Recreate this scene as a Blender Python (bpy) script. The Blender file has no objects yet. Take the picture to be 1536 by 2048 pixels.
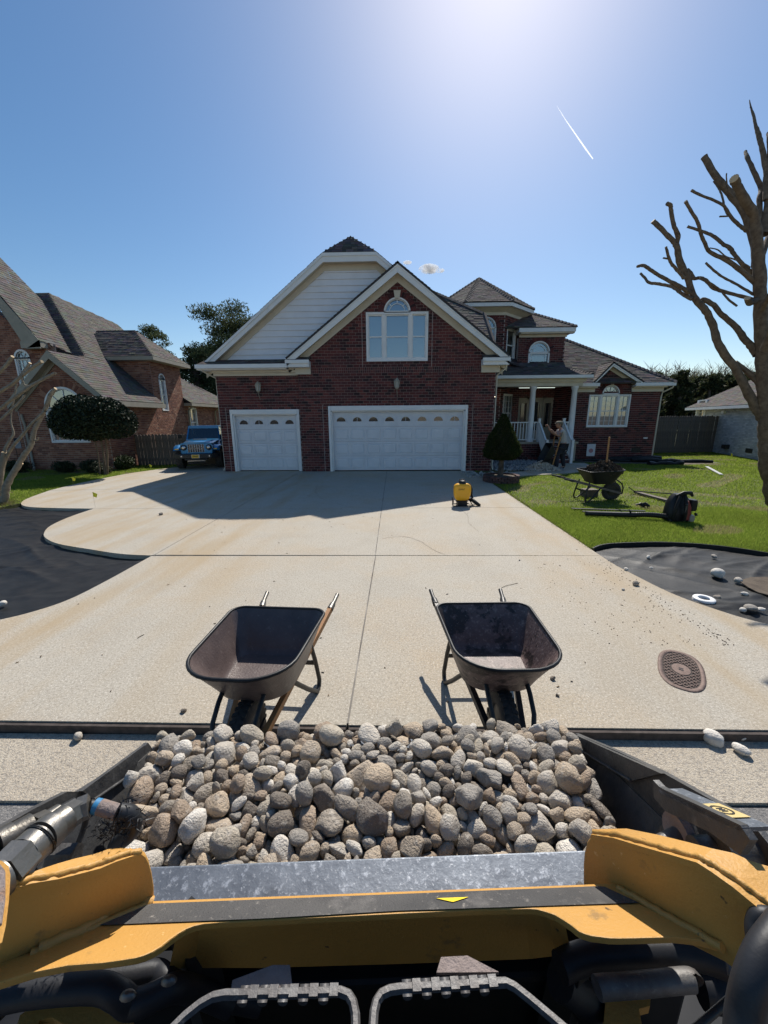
import bpy, bmesh, math, random
import numpy as np
from mathutils import Vector, Matrix, Quaternion
random.seed(7); RNG = np.random.default_rng(7)
R = math.radians
scene = bpy.context.scene
COL = scene.collection

# ------------------------------------------------------------------ camera
CAM_H = 1.96; FPX = 775.0; PITCH = math.atan(188/775.0); YAW = R(1.56); ROLL = R(0.45)
cam_d = bpy.data.cameras.new('camera'); cam = bpy.data.objects.new('camera', cam_d); COL.objects.link(cam)
scene.camera = cam
cam_d.sensor_fit = 'VERTICAL'; cam_d.sensor_height = 36.0; cam_d.lens = 36.0*FPX/2048.0
cam_d.clip_start = 0.05; cam_d.clip_end = 20000
cam.matrix_world = (Matrix.Translation((0, 0, CAM_H)) @ Matrix.Rotation(YAW, 4, 'Z')
                    @ Matrix.Rotation(math.pi/2-PITCH, 4, 'X') @ Matrix.Rotation(-ROLL, 4, 'Z'))

# ------------------------------------------------------------------ light
SUN_EL, SUN_AZ = R(45), R(12.4)
sdir = Vector((math.sin(SUN_AZ)*math.cos(SUN_EL), math.cos(SUN_AZ)*math.cos(SUN_EL), math.sin(SUN_EL)))
sun_d = bpy.data.lights.new('sun', 'SUN'); sun_d.energy = 4.6; sun_d.angle = R(0.53); sun_d.color = (1.0, 0.95, 0.87)
sun = bpy.data.objects.new('sun', sun_d); COL.objects.link(sun)
sun.rotation_mode = 'QUATERNION'; sun.rotation_quaternion = sdir.to_track_quat('Z', 'Y'); sun.location = (5, 20, 30)
world = bpy.data.worlds.new('World'); scene.world = world; world.use_nodes = True
wn = world.node_tree.nodes; wl = world.node_tree.links
bgn = wn['Background']; sky = wn.new('ShaderNodeTexSky'); sky.sky_type = 'NISHITA'; sky.sun_disc = False
sky.sun_elevation = SUN_EL; sky.sun_rotation = SUN_AZ; sky.air_density = 1.0; sky.dust_density = 0.5; sky.ozone_density = 1.6
hs = wn.new('ShaderNodeHueSaturation'); hs.inputs['Saturation'].default_value = 1.24; hs.inputs['Hue'].default_value = .498; wl.new(sky.outputs[0], hs.inputs['Color']); wl.new(hs.outputs[0], bgn.inputs[0]); bgn.inputs[1].default_value = 0.09
vs = scene.view_settings; vs.view_transform = 'Standard'; vs.look = 'None'; vs.exposure = 0.32; vs.gamma = 1.0; vs.use_curve_mapping = False
scene.cycles.max_bounces = 6; scene.cycles.transparent_max_bounces = 12; scene.cycles.volume_bounces = 6

# ------------------------------------------------------------------ sight line helpers (pixel of the 1536x2048 photo -> point on a known plane)
def ray(px, py):
    x = (px-768.)/FPX; y = -(py-1024.)/FPX
    c, s = math.cos(ROLL), math.sin(ROLL); x, y = x*c+y*s, -x*s+y*c
    cp, sp = math.cos(PITCH), math.sin(PITCH)
    fx, fy, fz = x, cp+sp*y, -sp+cp*y
    cy, sy = math.cos(YAW), math.sin(YAW)
    return Vector((fx*cy-fy*sy, fx*sy+fy*cy, fz))
EYE = Vector((0, 0, CAM_H))
def atY(px, py, Y): d = ray(px, py); return EYE + d*(Y/d.y)
def atZ(px, py, Z): d = ray(px, py); return EYE + d*((Z-CAM_H)/d.z)
def atX(px, py, X): d = ray(px, py); return EYE + d*(X/d.x)
def atP(px, py, n, p0):
    n = Vector(n); d = ray(px, py); return EYE + d*((Vector(p0)-EYE).dot(n)/d.dot(n))

# ------------------------------------------------------------------ materials
def mat(name, col, rough=0.7, metal=0.0, col2=None, nscale=5.0, bump=0.0, bscale=60.0, tint=False, spec=0.5,
        detail=6.0, mixlo=0.35, mixhi=0.65, spots=None, coat=0.0, trans=0.0):
    m = bpy.data.materials.new(name); m.use_nodes = True
    nt = m.node_tree; N = nt.nodes; L = nt.links; b = N['Principled BSDF']
    b.inputs['Roughness'].default_value = rough; b.inputs['Metallic'].default_value = metal
    b.inputs['Specular IOR Level'].default_value = spec
    if coat: b.inputs['Coat Weight'].default_value = coat; b.inputs['Coat Roughness'].default_value = 0.08
    tc = N.new('ShaderNodeTexCoord')
    def noise(sc, det=detail, rgh=0.6):
        n = N.new('ShaderNodeTexNoise'); n.inputs['Scale'].default_value = sc; n.inputs['Detail'].default_value = det
        n.inputs['Roughness'].default_value = rgh; L.new(tc.outputs['Object'], n.inputs['Vector']); return n
    def ramp(src, lo, hi):
        r = N.new('ShaderNodeMapRange'); r.inputs[1].default_value = lo; r.inputs[2].default_value = hi
        L.new(src, r.inputs[0]); return r.outputs[0]
    def mix(fac, a, bb, mode='MIX'):
        x = N.new('ShaderNodeMix'); x.data_type = 'RGBA'; x.blend_type = mode
        for sock, v in ((0, fac), (6, a), (7, bb)):
            if hasattr(v, 'is_output') or hasattr(v, 'links'): L.new(v, x.inputs[sock])
            elif sock == 0: x.inputs[0].default_value = v
            else: x.inputs[sock].default_value = (*v, 1)
        return x.outputs[2]
    c = None
    if col2 is not None:
        c = mix(ramp(noise(nscale).outputs[0], mixlo, mixhi), col, col2)
    if tint:
        a = N.new('ShaderNodeAttribute'); a.attribute_name = 'tint'
        c = mix(1.0, c if c is not None else col, a.outputs[0], 'MULTIPLY')
    if spots:
        for (sc, lo, hi, scol, st) in spots:
            f = ramp(noise(sc, 8.0, 0.65).outputs[0], lo, hi)
            mm = N.new('ShaderNodeMath'); mm.operation = 'MULTIPLY'; mm.inputs[1].default_value = st; mm.use_clamp = True
            L.new(f, mm.inputs[0])
            c = mix(mm.outputs[0], c if c is not None else col, scol)
    if c is None: b.inputs['Base Color'].default_value = (*col, 1)
    else: L.new(c, b.inputs['Base Color'])
    if bump:
        bn = N.new('ShaderNodeBump'); bn.inputs['Strength'].default_value = bump; bn.inputs['Distance'].default_value = 0.01
        L.new(noise(bscale, 5.0).outputs[0], bn.inputs['Height']); L.new(bn.outputs[0], b.inputs['Normal'])
    m['nodes'] = 1
    return m
M = {}
M['concrete'] = mat('concrete', (.405, .36, .29), .9, col2=(.465, .42, .345), nscale=1.3, bump=.35, bscale=130,
    spots=[(.5, .46, .64, (.46, .33, .19), .5), (1.3, .53, .70, (.35, .28, .19), .45), (38, .52, .62, (.28, .24, .19), .45), (55, .50, .60, (.25, .22, .175), .6), (70, .54, .64, (.78, .74, .65), .55), (150, .54, .64, (.18, .155, .13), .75), (170, .58, .68, (.80, .76, .68), .6), (7, .68, .74, (.24, .2, .16), .6)])
M['concrete_apron'] = mat('concrete_apron', (.45, .38, .29), .92, col2=(.51, .44, .34), nscale=1.7, bump=.9, bscale=110,
    spots=[(.8, .52, .75, (.30, .24, .17), .5), (50, .5, .6, (.2, .175, .15), .6), (60, .54, .64, (.62, .58, .51), .5), (120, .52, .62, (.17, .15, .13), .7), (135, .56, .66, (.76, .72, .64), .7)])
M['asphalt'] = mat('asphalt', (.13, .125, .12), .95, col2=(.2, .19, .18), nscale=60, bump=1.0, bscale=90, spots=[(140, .5, .62, (.33, .31, .29), .8)])
M['soil'] = mat('soil', (.07, .05, .035), .95, col2=(.13, .1, .07), nscale=8, bump=1.0, bscale=30)
M['lawn'] = mat('lawn', (.075, .09, .022), .95, col2=(.12, .115, .045), nscale=3, bump=1.0, bscale=40, spots=[(.7, .55, .75, (.17, .14, .075), .6)])
M['blade'] = mat('blade', (1, 1, 1), .6, tint=True, spec=.15)
M['mortar'] = mat('mortar', (.40, .33, .30), .95, col2=(.42, .36, .33), nscale=6, bump=.4, bscale=80)
M['brick'] = mat('brick', (1, 1, 1), .85, tint=True, bump=.6, bscale=90, spec=.3)
M['trim'] = mat('trim', (.80, .79, .77), .55, col2=(.74, .73, .71), nscale=2.5, bump=.05, bscale=30, spots=[(3.0, .62, .8, (.42, .40, .35), .4)])
M['cream'] = mat('cream', (.62, .55, .43), .6, col2=(.55, .49, .38), nscale=3, spots=[(2.0, .6, .8, (.38, .33, .26), .4)])
M['siding'] = mat('siding', (.78, .78, .80), .6, col2=(.72, .72, .74), nscale=2.0, bump=.1, bscale=12)
M['tan_trim'] = mat('tan_trim', (.36, .32, .25), .65, col2=(.30, .27, .21), nscale=3)
M['door_white'] = mat('door_white', (.70, .71, .74), .45, col2=(.64, .65, .68), nscale=3)
M['shingle'] = mat('shingle', (1, 1, 1), .95, tint=True, bump=.8, bscale=120, spec=.2)
M['roof_deck'] = mat('roof_deck', (.05, .045, .045), .95)
M['fabric'] = mat('fabric', (.009, .009, .0095), .5, col2=(.02, .0195, .019), nscale=6, bump=.4, bscale=90, spec=.24, spots=[(2.2, .55, .72, (.045, .038, .032), .5), (9, .58, .72, (.03, .027, .024), .5)])
M['glass_dark'] = mat('glass_dark', (.02, .025, .03), .04, spec=.9)
M['black_plastic'] = mat('black_plastic', (.011, .011, .012), .45, col2=(.02, .02, .021), nscale=9, spec=.3)
M['rubber'] = mat('rubber', (.032, .03, .028), .8, col2=(.05, .045, .04), nscale=12, bump=.5, bscale=60)
M['tray'] = mat('tray', (.085, .062, .058), .42, col2=(.12, .088, .08), nscale=7, bump=.25, bscale=70, spec=.5,
    spots=[(18, .60, .72, (.24, .2, .18), .5), (45, .6, .7, (.2, .16, .14), .5)])
M['tray_dirty'] = mat('tray_dirty', (.10, .066, .06), .5, col2=(.15, .1, .09), nscale=9, bump=.4, bscale=60,
    spots=[(35, .52, .66, (.33, .25, .22), .6), (5.5, .52, .56, (.022, .015, .013), .9), (70, .6, .7, (.4, .33, .29), .6)])
M['black_steel'] = mat('black_steel', (.022, .022, .023), .45, metal=.3, col2=(.04, .037, .034), nscale=14, bump=.15, bscale=40)
M['wood'] = mat('wood', (.33, .15, .055), .6, col2=(.45, .22, .08), nscale=9, bump=.2, bscale=50)
M['wood_gray'] = mat('wood_gray', (.11, .09, .075), .85, col2=(.17, .14, .115), nscale=7, bump=.4, bscale=35)
M['yellow'] = mat('yellow_paint', (.56, .30, .075), .5, col2=(.50, .26, .06), nscale=3, bump=.22, bscale=170, spec=.4,
    spots=[(5, .56, .74, (.34, .19, .06), .6), (11, .62, .68, (.20, .13, .06), .6), (26, .67, .70, (.09, .06, .035), .9), (60, .66, .72, (.78, .55, .27), .6), (130, .66, .72, (.16, .1, .05), .7)])
M['steel_scratched'] = mat('steel_scratched', (.11, .125, .15), .5, metal=.5, col2=(.17, .19, .22), nscale=12, bump=.10, bscale=70,
    spots=[(70, .56, .66, (.42, .45, .5), .6), (9, .58, .7, (.05, .055, .065), .6), (160, .58, .66, (.5, .52, .55), .5)])
M['bucket_steel'] = mat('bucket_steel', (.055, .055, .057), .5, metal=.45, col2=(.11, .108, .106), nscale=7, bump=.35, bscale=50,
    spots=[(28, .6, .72, (.22, .21, .2), .55), (3.5, .55, .7, (.10, .085, .075), .6)])
M['grip_tape'] = mat('grip_tape', (.05, .048, .047), .7, col2=(.085, .08, .075), nscale=7, bump=.5, bscale=260, spots=[(13, .56, .7, (.19, .175, .16), .6), (60, .6, .7, (.28, .25, .22), .5), (120, .62, .7, (.4, .36, .3), .4)])
M['chrome'] = mat('coupler_steel', (.20, .19, .175), .42, metal=.7, col2=(.12, .11, .095), nscale=9, bump=.15, bscale=60, spots=[(20, .6, .7, (.12, .1, .08), .6)])
M['alu'] = mat('worn_aluminium', (.17, .165, .16), .55, metal=.4, col2=(.11, .10, .095), nscale=30, bump=.15, bscale=120, spots=[(90, .58, .68, (.3, .29, .28), .5)])
M['rusty'] = mat('rusty_plate', (.33, .27, .25), .8, metal=.2, col2=(.24, .19, .17), nscale=14, bump=.5, bscale=160, spots=[(7, .58, .7, (.35, .16, .06), .7)])
M['hose'] = mat('hose', (.014, .015, .018), .5, col2=(.024, .025, .029), nscale=9, bump=.06, bscale=200, spec=.35)
M['blue_ring'] = mat('blue_ring', (.03, .19, .38), .5)
M['stone'] = mat('river_stone', (1, 1, 1), .85, col2=(.82, .79, .76), nscale=2.2, tint=True, bump=1.0, bscale=11, spec=.25,
    spots=[(3.5, .54, .68, (.62, .56, .48), .6), (7, .62, .72, (.14, .115, .095), .5), (26, .60, .68, (.17, .14, .12), .5), (30, .58, .66, (.66, .62, .56), .5)])
M['stone_small'] = mat('river_stone_small', (1, 1, 1), .85, col2=(.82, .79, .76), nscale=45, tint=True, bump=1.0, bscale=220, spec=.25,
    spots=[(90, .54, .68, (.6, .54, .46), .55), (180, .62, .7, (.14, .115, .095), .45), (500, .6, .68, (.18, .15, .13), .45)])
M['bark'] = mat('bark', (.10, .068, .044), .9, col2=(.19, .14, .09), nscale=14, bump=.8, bscale=40, spots=[(5, .55, .7, (.09, .07, .045), .6), (30, .62, .7, (.35, .3, .2), .5)])
M['bark_dark'] = mat('bark_dark', (.06, .045, .035), .95, col2=(.12, .095, .075), nscale=8, bump=.8, bscale=30)
M['cut_wood'] = mat('cut_wood', (.62, .45, .26), .8)
M['leaf'] = mat('leaf', (1, 1, 1), .62, tint=True, spec=.3)
M['needle'] = mat('needle', (1, 1, 1), .75, tint=True, spec=.2)
M['skin'] = mat('skin', (.38, .2, .13), .6)
M['shirt'] = mat('shirt', (.42, .40, .40), .9)
M['jeans'] = mat('jeans', (.018, .02, .032), .9)
M['cap'] = mat('cap', (.2, .17, .13), .9)
M['blue_car'] = mat('blue_car', (.015, .19, .42), .3, metal=.4, coat=1.0, col2=(.018, .21, .46), nscale=2)
M['chrome_trim'] = mat('chrome_trim', (.5, .5, .52), .2, metal=1.0)
M['plate_yellow'] = mat('plate_yellow', (.75, .45, .03), .5)
M['sprayer_yellow'] = mat('sprayer_yellow', (.85, .42, .012), .35, spec=.6)
M['white_paper'] = mat('white_paper', (.62, .60, .60), .7)
M['red'] = mat('red_plastic', (.22, .014, .016), .4)
M['clear_tank'] = mat('clear_tank', (.32, .28, .24), .35)
M['flag'] = mat('flag_yellow', (.85, .72, .03), .6)
M['paint_white_brick'] = mat('painted_brick', (1, 1, 1), .8, tint=True, bump=.4, bscale=70)
M['mulch'] = mat('mulch', (1, 1, 1), .95, tint=True)
M['blind'] = mat('blind', (.45, .46, .44), .8)
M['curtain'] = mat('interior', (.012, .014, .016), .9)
M['lamp_glow'] = bpy.data.materials.new('lamp_glow'); M['lamp_glow'].use_nodes = True
_b = M['lamp_glow'].node_tree.nodes['Principled BSDF']; _b.inputs['Emission Color'].default_value = (1, .86, .62, 1); _b.inputs['Emission Strength'].default_value = 9
M['iron'] = mat('cast_iron', (.13, .085, .07), .7, metal=.3, col2=(.2, .14, .115), nscale=20, bump=.3, bscale=90)
M['iron_dark'] = mat('cast_iron_dark', (.045, .035, .03), .9, col2=(.09, .07, .06), nscale=20)
M['decal'] = mat('decal_yellow', (.85, .62, .03), .45)
M['sticker'] = mat('sticker_cream', (.65, .5, .22), .5, col2=(.5, .38, .16), nscale=20)
# window glass: clear pane that mirrors the sky, over whatever stands behind it
def glass_mat(name, refl, tintc):
    m = bpy.data.materials.new(name); m.use_nodes = True; nt = m.node_tree; nt.nodes.clear()
    o = nt.nodes.new('ShaderNodeOutputMaterial'); mx = nt.nodes.new('ShaderNodeMixShader'); t = nt.nodes.new('ShaderNodeBsdfTransparent')
    g = nt.nodes.new('ShaderNodeBsdfGlossy'); lw = nt.nodes.new('ShaderNodeLayerWeight'); mr = nt.nodes.new('ShaderNodeMapRange')
    t.inputs[0].default_value = (*tintc, 1); g.inputs[0].default_value = (.9, .95, 1, 1); g.inputs[1].default_value = .015
    mr.inputs[3].default_value = refl; mr.inputs[4].default_value = 1.0; lw.inputs[0].default_value = .12
    nt.links.new(lw.outputs['Fresnel'], mr.inputs[0]); nt.links.new(mr.outputs[0], mx.inputs[0])
    nt.links.new(t.outputs[0], mx.inputs[1]); nt.links.new(g.outputs[0], mx.inputs[2]); nt.links.new(mx.outputs[0], o.inputs[0])
    return m
M['glass'] = glass_mat('window_glass', .26, (.6, .65, .66))
M['windshield'] = glass_mat('windshield_glass', .12, (.25, .28, .3))

# ------------------------------------------------------------------ objects and meshes
def link(o, parent=None):
    COL.objects.link(o)
    if parent is not None: o.parent = parent
    return o
def thing(name, label, cat, loc=(0, 0, 0), rz=0.0, group=None):
    o = bpy.data.objects.new(name, None); COL.objects.link(o); o.location = loc; o.rotation_euler = (0, 0, rz)
    o.empty_display_size = .1
    tag(o, label, cat, group); return o
def tag(o, label=None, cat=None, group=None, kind=None):
    if label: o['label'] = label
    if cat: o['category'] = cat
    if group: o['group'] = group
    if kind: o['kind'] = kind
    return o
def copy_tree(o, parent=None):
    c = o.copy(); COL.objects.link(c); c.parent = parent
    for ch in list(o.children): copy_tree(ch, c)
    return c

class MB:
    def __init__(s): s.v = []; s.f = []; s.t = []; s.sm = []
    def add(s, vs, fs, tint=None, smooth=False):
        n = len(s.v); s.v += [tuple(v) for v in vs]
        for f in fs:
            s.f.append(tuple(i+n for i in f)); s.t.append(tint if tint else (1, 1, 1)); s.sm.append(smooth)
        return s
    def box(s, a, b, tint=None, skip=()):
        x0, y0, z0 = a; x1, y1, z1 = b
        v = [(x0, y0, z0), (x1, y0, z0), (x1, y1, z0), (x0, y1, z0), (x0, y0, z1), (x1, y0, z1), (x1, y1, z1), (x0, y1, z1)]
        F = {'b': (0, 3, 2, 1), 't': (4, 5, 6, 7), 'f': (0, 1, 5, 4), 'r': (1, 2, 6, 5), 'k': (2, 3, 7, 6), 'l': (3, 0, 4, 7)}
        return s.add(v, [F[k] for k in F if k not in skip], tint)
    def obox(s, c, ux, uy, uz, tint=None):
        c = Vector(c); ux = Vector(ux); uy = Vector(uy); uz = Vector(uz)
        v = [c+ux*i+uy*j+uz*k for k in (-.5, .5) for (i, j) in ((-.5, -.5), (.5, -.5), (.5, .5), (-.5, .5))]
        return s.add(v, [(0, 3, 2, 1), (4, 5, 6, 7), (0, 1, 5, 4), (1, 2, 6, 5), (2, 3, 7, 6), (3, 0, 4, 7)], tint)
    def bar(s, p0, p1, w, h, up=(0, 0, 1), tint=None):
        p0 = Vector(p0); p1 = Vector(p1); d = p1-p0; side = d.cross(Vector(up)).normalized(); u = side.cross(d).normalized()
        return s.obox((p0+p1)/2, d, side*w, u*h, tint)
    def prism(s, pts, ex, tint=None):
        pts = [Vector(p) for p in pts]; ex = Vector(ex); n = len(pts)
        v = pts+[p+ex for p in pts]
        return s.add(v, [tuple(range(n-1, -1, -1)), tuple(range(n, 2*n))]+[(i, (i+1) % n, n+(i+1) % n, n+i) for i in range(n)], tint)
    def tube(s, path, rad, n=10, tint=None, caps=True, smooth=True, up=None):
        path = [Vector(p) for p in path]
        if not hasattr(rad, '__len__'): rad = [rad]*len(path)
        vs = []; prev = None
        for i, p in enumerate(path):
            t = (path[min(i+1, len(path)-1)]-path[max(i-1, 0)])
            if t.length < 1e-9: t = Vector((0, 0, 1))
            t.normalize()
            if prev is None:
                a = Vector((0, 0, 1)) if abs(t.z) < .9 else Vector((1, 0, 0)); prev = t.cross(a).normalized()
            prev = (prev-t*prev.dot(t)).normalized(); b = t.cross(prev)
            for k in range(n):
                an = 2*math.pi*k/n; vs.append(p+(prev*math.cos(an)+b*math.sin(an))*rad[i])
        fs = []
        for i in range(len(path)-1):
            for k in range(n): fs.append((i*n+k, i*n+(k+1) % n, (i+1)*n+(k+1) % n, (i+1)*n+k))
        s.add(vs, fs, tint, smooth)
        if caps:
            s.add(vs[:n], [tuple(range(n-1, -1, -1))], tint); s.add(vs[-n:], [tuple(range(n))], tint)
        return s
    def loft(s, rings, close=True, cap0=True, cap1=True, tint=None, smooth=True):
        n = len(rings[0]); vs = [p for r in rings for p in r]; fs = []
        for i in range(len(rings)-1):
            for k in range(n if close else n-1): fs.append((i*n+k, i*n+(k+1) % n, (i+1)*n+(k+1) % n, (i+1)*n+k))
        s.add(vs, fs, tint, smooth)
        if cap0: s.add(rings[0], [tuple(range(n-1, -1, -1))], tint)
        if cap1: s.add(rings[-1], [tuple(range(n))], tint)
        return s
    def build(s, name, m, parent=None, kind=None, weld=False):
        me = bpy.data.meshes.new(name); me.from_pydata(s.v, [], s.f)
        if any(t != (1, 1, 1) for t in s.t):
            at = me.attributes.new('tint', 'FLOAT_COLOR', 'CORNER'); arr = np.ones((len(me.loops), 4), np.float32)
            cnt = np.array([len(f) for f in s.f]); arr[:, :3] = np.repeat(np.array(s.t, np.float32), cnt, axis=0)
            at.data.foreach_set('color', arr.ravel())
        me.polygons.foreach_set('use_smooth', np.array(s.sm, bool))
        me.materials.append(m if not isinstance(m, str) else M[m])
        me.update(); o = bpy.data.objects.new(name, me); link(o, parent)
        if kind: o['kind'] = kind
        return o
def fast_mesh(name, verts, faces, m, tint=None, parent=None, kind=None, smooth=False):
    """verts (n,3), faces (m,k) numpy; tint (m,3) per face"""
    k = faces.shape[1]; me = bpy.data.meshes.new(name)
    me.vertices.add(len(verts)); me.vertices.foreach_set('co', verts.astype(np.float32).ravel())
    me.loops.add(faces.size); me.loops.foreach_set('vertex_index', faces.astype(np.int32).ravel())
    me.polygons.add(len(faces)); me.polygons.foreach_set('loop_start', np.arange(0, faces.size, k, dtype=np.int32))
    me.polygons.foreach_set('loop_total', np.full(len(faces), k, np.int32))
    if smooth: me.polygons.foreach_set('use_smooth', np.ones(len(faces), bool))
    me.update(calc_edges=True)
    if tint is not None:
        at = me.attributes.new('tint', 'FLOAT_COLOR', 'CORNER'); arr = np.ones((faces.size, 4), np.float32)
        arr[:, :3] = np.repeat(tint.astype(np.float32), k, axis=0); at.data.foreach_set('color', arr.ravel())
    me.materials.append(M[m] if isinstance(m, str) else m)
    o = bpy.data.objects.new(name, me); link(o, parent)
    if kind: o['kind'] = kind
    return o
def bevel(o, w=.005, seg=2):
    b = o.modifiers.new('bevel', 'BEVEL'); b.width = w; b.segments = seg; b.limit_method = 'ANGLE'; b.angle_limit = R(35); return o
def poly_iv(poly, z):
    """u interval of a convex 2-D polygon [(u,z)] at height z"""
    xs = []
    n = len(poly)
    for i in range(n):
        (u0, z0), (u1, z1) = poly[i], poly[(i+1) % n]
        if (z0 <= z < z1) or (z1 <= z < z0): xs.append(u0+(u1-u0)*(z-z0)/(z1-z0))
    return (min(xs), max(xs)) if len(xs) >= 2 else None
def leafy(m, amount):
    nt = m.node_tree; bsdf = nt.nodes['Principled BSDF']; out = nt.nodes['Material Output']
    thin = nt.nodes.new('ShaderNodeBsdfTranslucent'); both = nt.nodes.new('ShaderNodeMixShader'); both.inputs[0].default_value = amount
    nt.links.new(bsdf.inputs['Base Color'].links[0].from_socket, thin.inputs[0])
    nt.links.new(bsdf.outputs[0], both.inputs[1]); nt.links.new(thin.outputs[0], both.inputs[2]); nt.links.new(both.outputs[0], out.inputs[0])
leafy(M['blade'], .55); leafy(M['needle'], .35)
# rusty run-off streaks that cross both flanks of the driveway
def streaks(m, colour, strength):
    nt = m.node_tree; bsdf = nt.nodes['Principled BSDF']; src = bsdf.inputs['Base Color'].links[0].from_socket; N = nt.nodes; L = nt.links
    tc = N.new('ShaderNodeTexCoord'); mp = N.new('ShaderNodeMapping'); mp.inputs['Rotation'].default_value = (0, 0, R(52)); mp.inputs['Scale'].default_value = (2.6, .45, 1); nz = N.new('ShaderNodeTexNoise'); nz.inputs['Scale'].default_value = .8; nz.inputs['Detail'].default_value = 7
    L.new(tc.outputs['Object'], mp.inputs[0]); L.new(mp.outputs[0], nz.inputs['Vector'])
    r1 = N.new('ShaderNodeMapRange'); r1.inputs[1].default_value = .44; r1.inputs[2].default_value = .66; L.new(nz.outputs[0], r1.inputs[0])
    sx = N.new('ShaderNodeSeparateXYZ'); L.new(tc.outputs['Object'], sx.inputs[0]); ab = N.new('ShaderNodeMath'); ab.operation = 'ABSOLUTE'; L.new(sx.outputs[0], ab.inputs[0])
    r2 = N.new('ShaderNodeMapRange'); r2.inputs[1].default_value = 1.2; r2.inputs[2].default_value = 3.0; r2.inputs[4].default_value = strength; L.new(ab.outputs[0], r2.inputs[0])
    mu = N.new('ShaderNodeMath'); mu.operation = 'MULTIPLY'; L.new(r1.outputs[0], mu.inputs[0]); L.new(r2.outputs[0], mu.inputs[1])
    mx = N.new('ShaderNodeMix'); mx.data_type = 'RGBA'; L.new(mu.outputs[0], mx.inputs[0]); L.new(src, mx.inputs[6]); mx.inputs[7].default_value = (*colour, 1); L.new(mx.outputs[2], bsdf.inputs['Base Color'])
streaks(M['concrete'], (.37, .265, .14), .62)

# ------------------------------------------------------------------ river stones
NSV = 16
def stone_shape(i, sub=3):
    rg = np.random.default_rng(100+i); bm = bmesh.new(); bmesh.ops.create_icosphere(bm, subdivisions=sub, radius=.5)
    V = np.array([v.co[:] for v in bm.verts]); F_ = [[v.index for v in f.verts] for f in bm.faces]; bm.free()
    n = V/np.linalg.norm(V, axis=1)[:, None]
    r = np.ones(len(n))
    for _ in range(5):
        d = rg.normal(size=3); d /= np.linalg.norm(d); r += rg.uniform(-.13, .13)*np.sin(n@d*rg.uniform(1.5, 3.2)+rg.uniform(0, 6))
    P = n*r[:, None]*.5
    ang = i % 4 == 3
    for _ in range(9 if ang else 4):
        d = rg.normal(size=3); d /= np.linalg.norm(d); h = rg.uniform(.30, .40) if ang else rg.uniform(.37, .46)
        t = P@d; ex = np.maximum(t-h, 0); P -= d*(ex*(.92 if ang else .75))[:, None]
    for _ in range(6):
        d = rg.normal(size=3); P *= (1+.012*np.sin(P@d*14+rg.uniform(0, 6)))[:, None]
    P *= np.array([1.0, rg.uniform(.66, .92), rg.uniform(.42, .78)]); P /= np.ptp(P[:, 0])
    return P, F_

# ------------------------------------------------------------------ brickwork, roofs, windows
RED = [(.135, .040, .036), (.105, .030, .030), (.080, .026, .028), (.060, .022, .024), (.15, .046, .04), (.12, .034, .033), (.035, .018, .02), (.095, .034, .035)]
RED_L = [(.28, .125, .08), (.25, .11, .07), (.31, .145, .095), (.21, .088, .06), (.265, .125, .085), (.18, .078, .055), (.35, .19, .13), (.29, .135, .085)]
WHITE_B = [(.50, .50, .50), (.56, .56, .56), (.46, .47, .48), (.6, .59, .58)]
def courses(poly, openings, c, z0=None):
    """yield (z, u0, u1) strips of a wall polygon with openings cut out"""
    zs = [p[1] for p in poly]; z = min(zs) if z0 is None else z0
    while z < max(zs)-.01:
        zm = z+c/2; iv = poly_iv(poly, min(zm, max(zs)-1e-4))
        if iv:
            segs = [iv]
            for o in openings:
                if o[0] == 'r': _, a, b, lo, hi = o; cut = (a, b) if lo <= zm < hi else None
                else:
                    _, uc, zc, r = o; cut = (uc-math.sqrt(r*r-(zm-zc)**2), uc+math.sqrt(r*r-(zm-zc)**2)) if zc <= zm < zc+r-.01 else None
                if cut:
                    ns = []
                    for (a, b) in segs:
                        if cut[0] > a: ns.append((a, min(b, cut[0])))
                        if cut[1] < b: ns.append((max(a, cut[1]), b))
                    segs = [q for q in ns if q[1]-q[0] > .015]
            for (a, b) in segs: yield z, a, b
        z += c
_unit_bricks = {}
def unit_brick(mname, tint, L, Hh, D):
    k = (mname, tint, L, Hh, D)
    if k not in _unit_bricks:
        mb = MB(); mb.box((0, 0, 0), (L, D, Hh), tint, skip=('k',)); o = mb.build('brick', mname); me = o.data
        bpy.data.objects.remove(o); _unit_bricks[k] = me
    return _unit_bricks[k]
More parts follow.
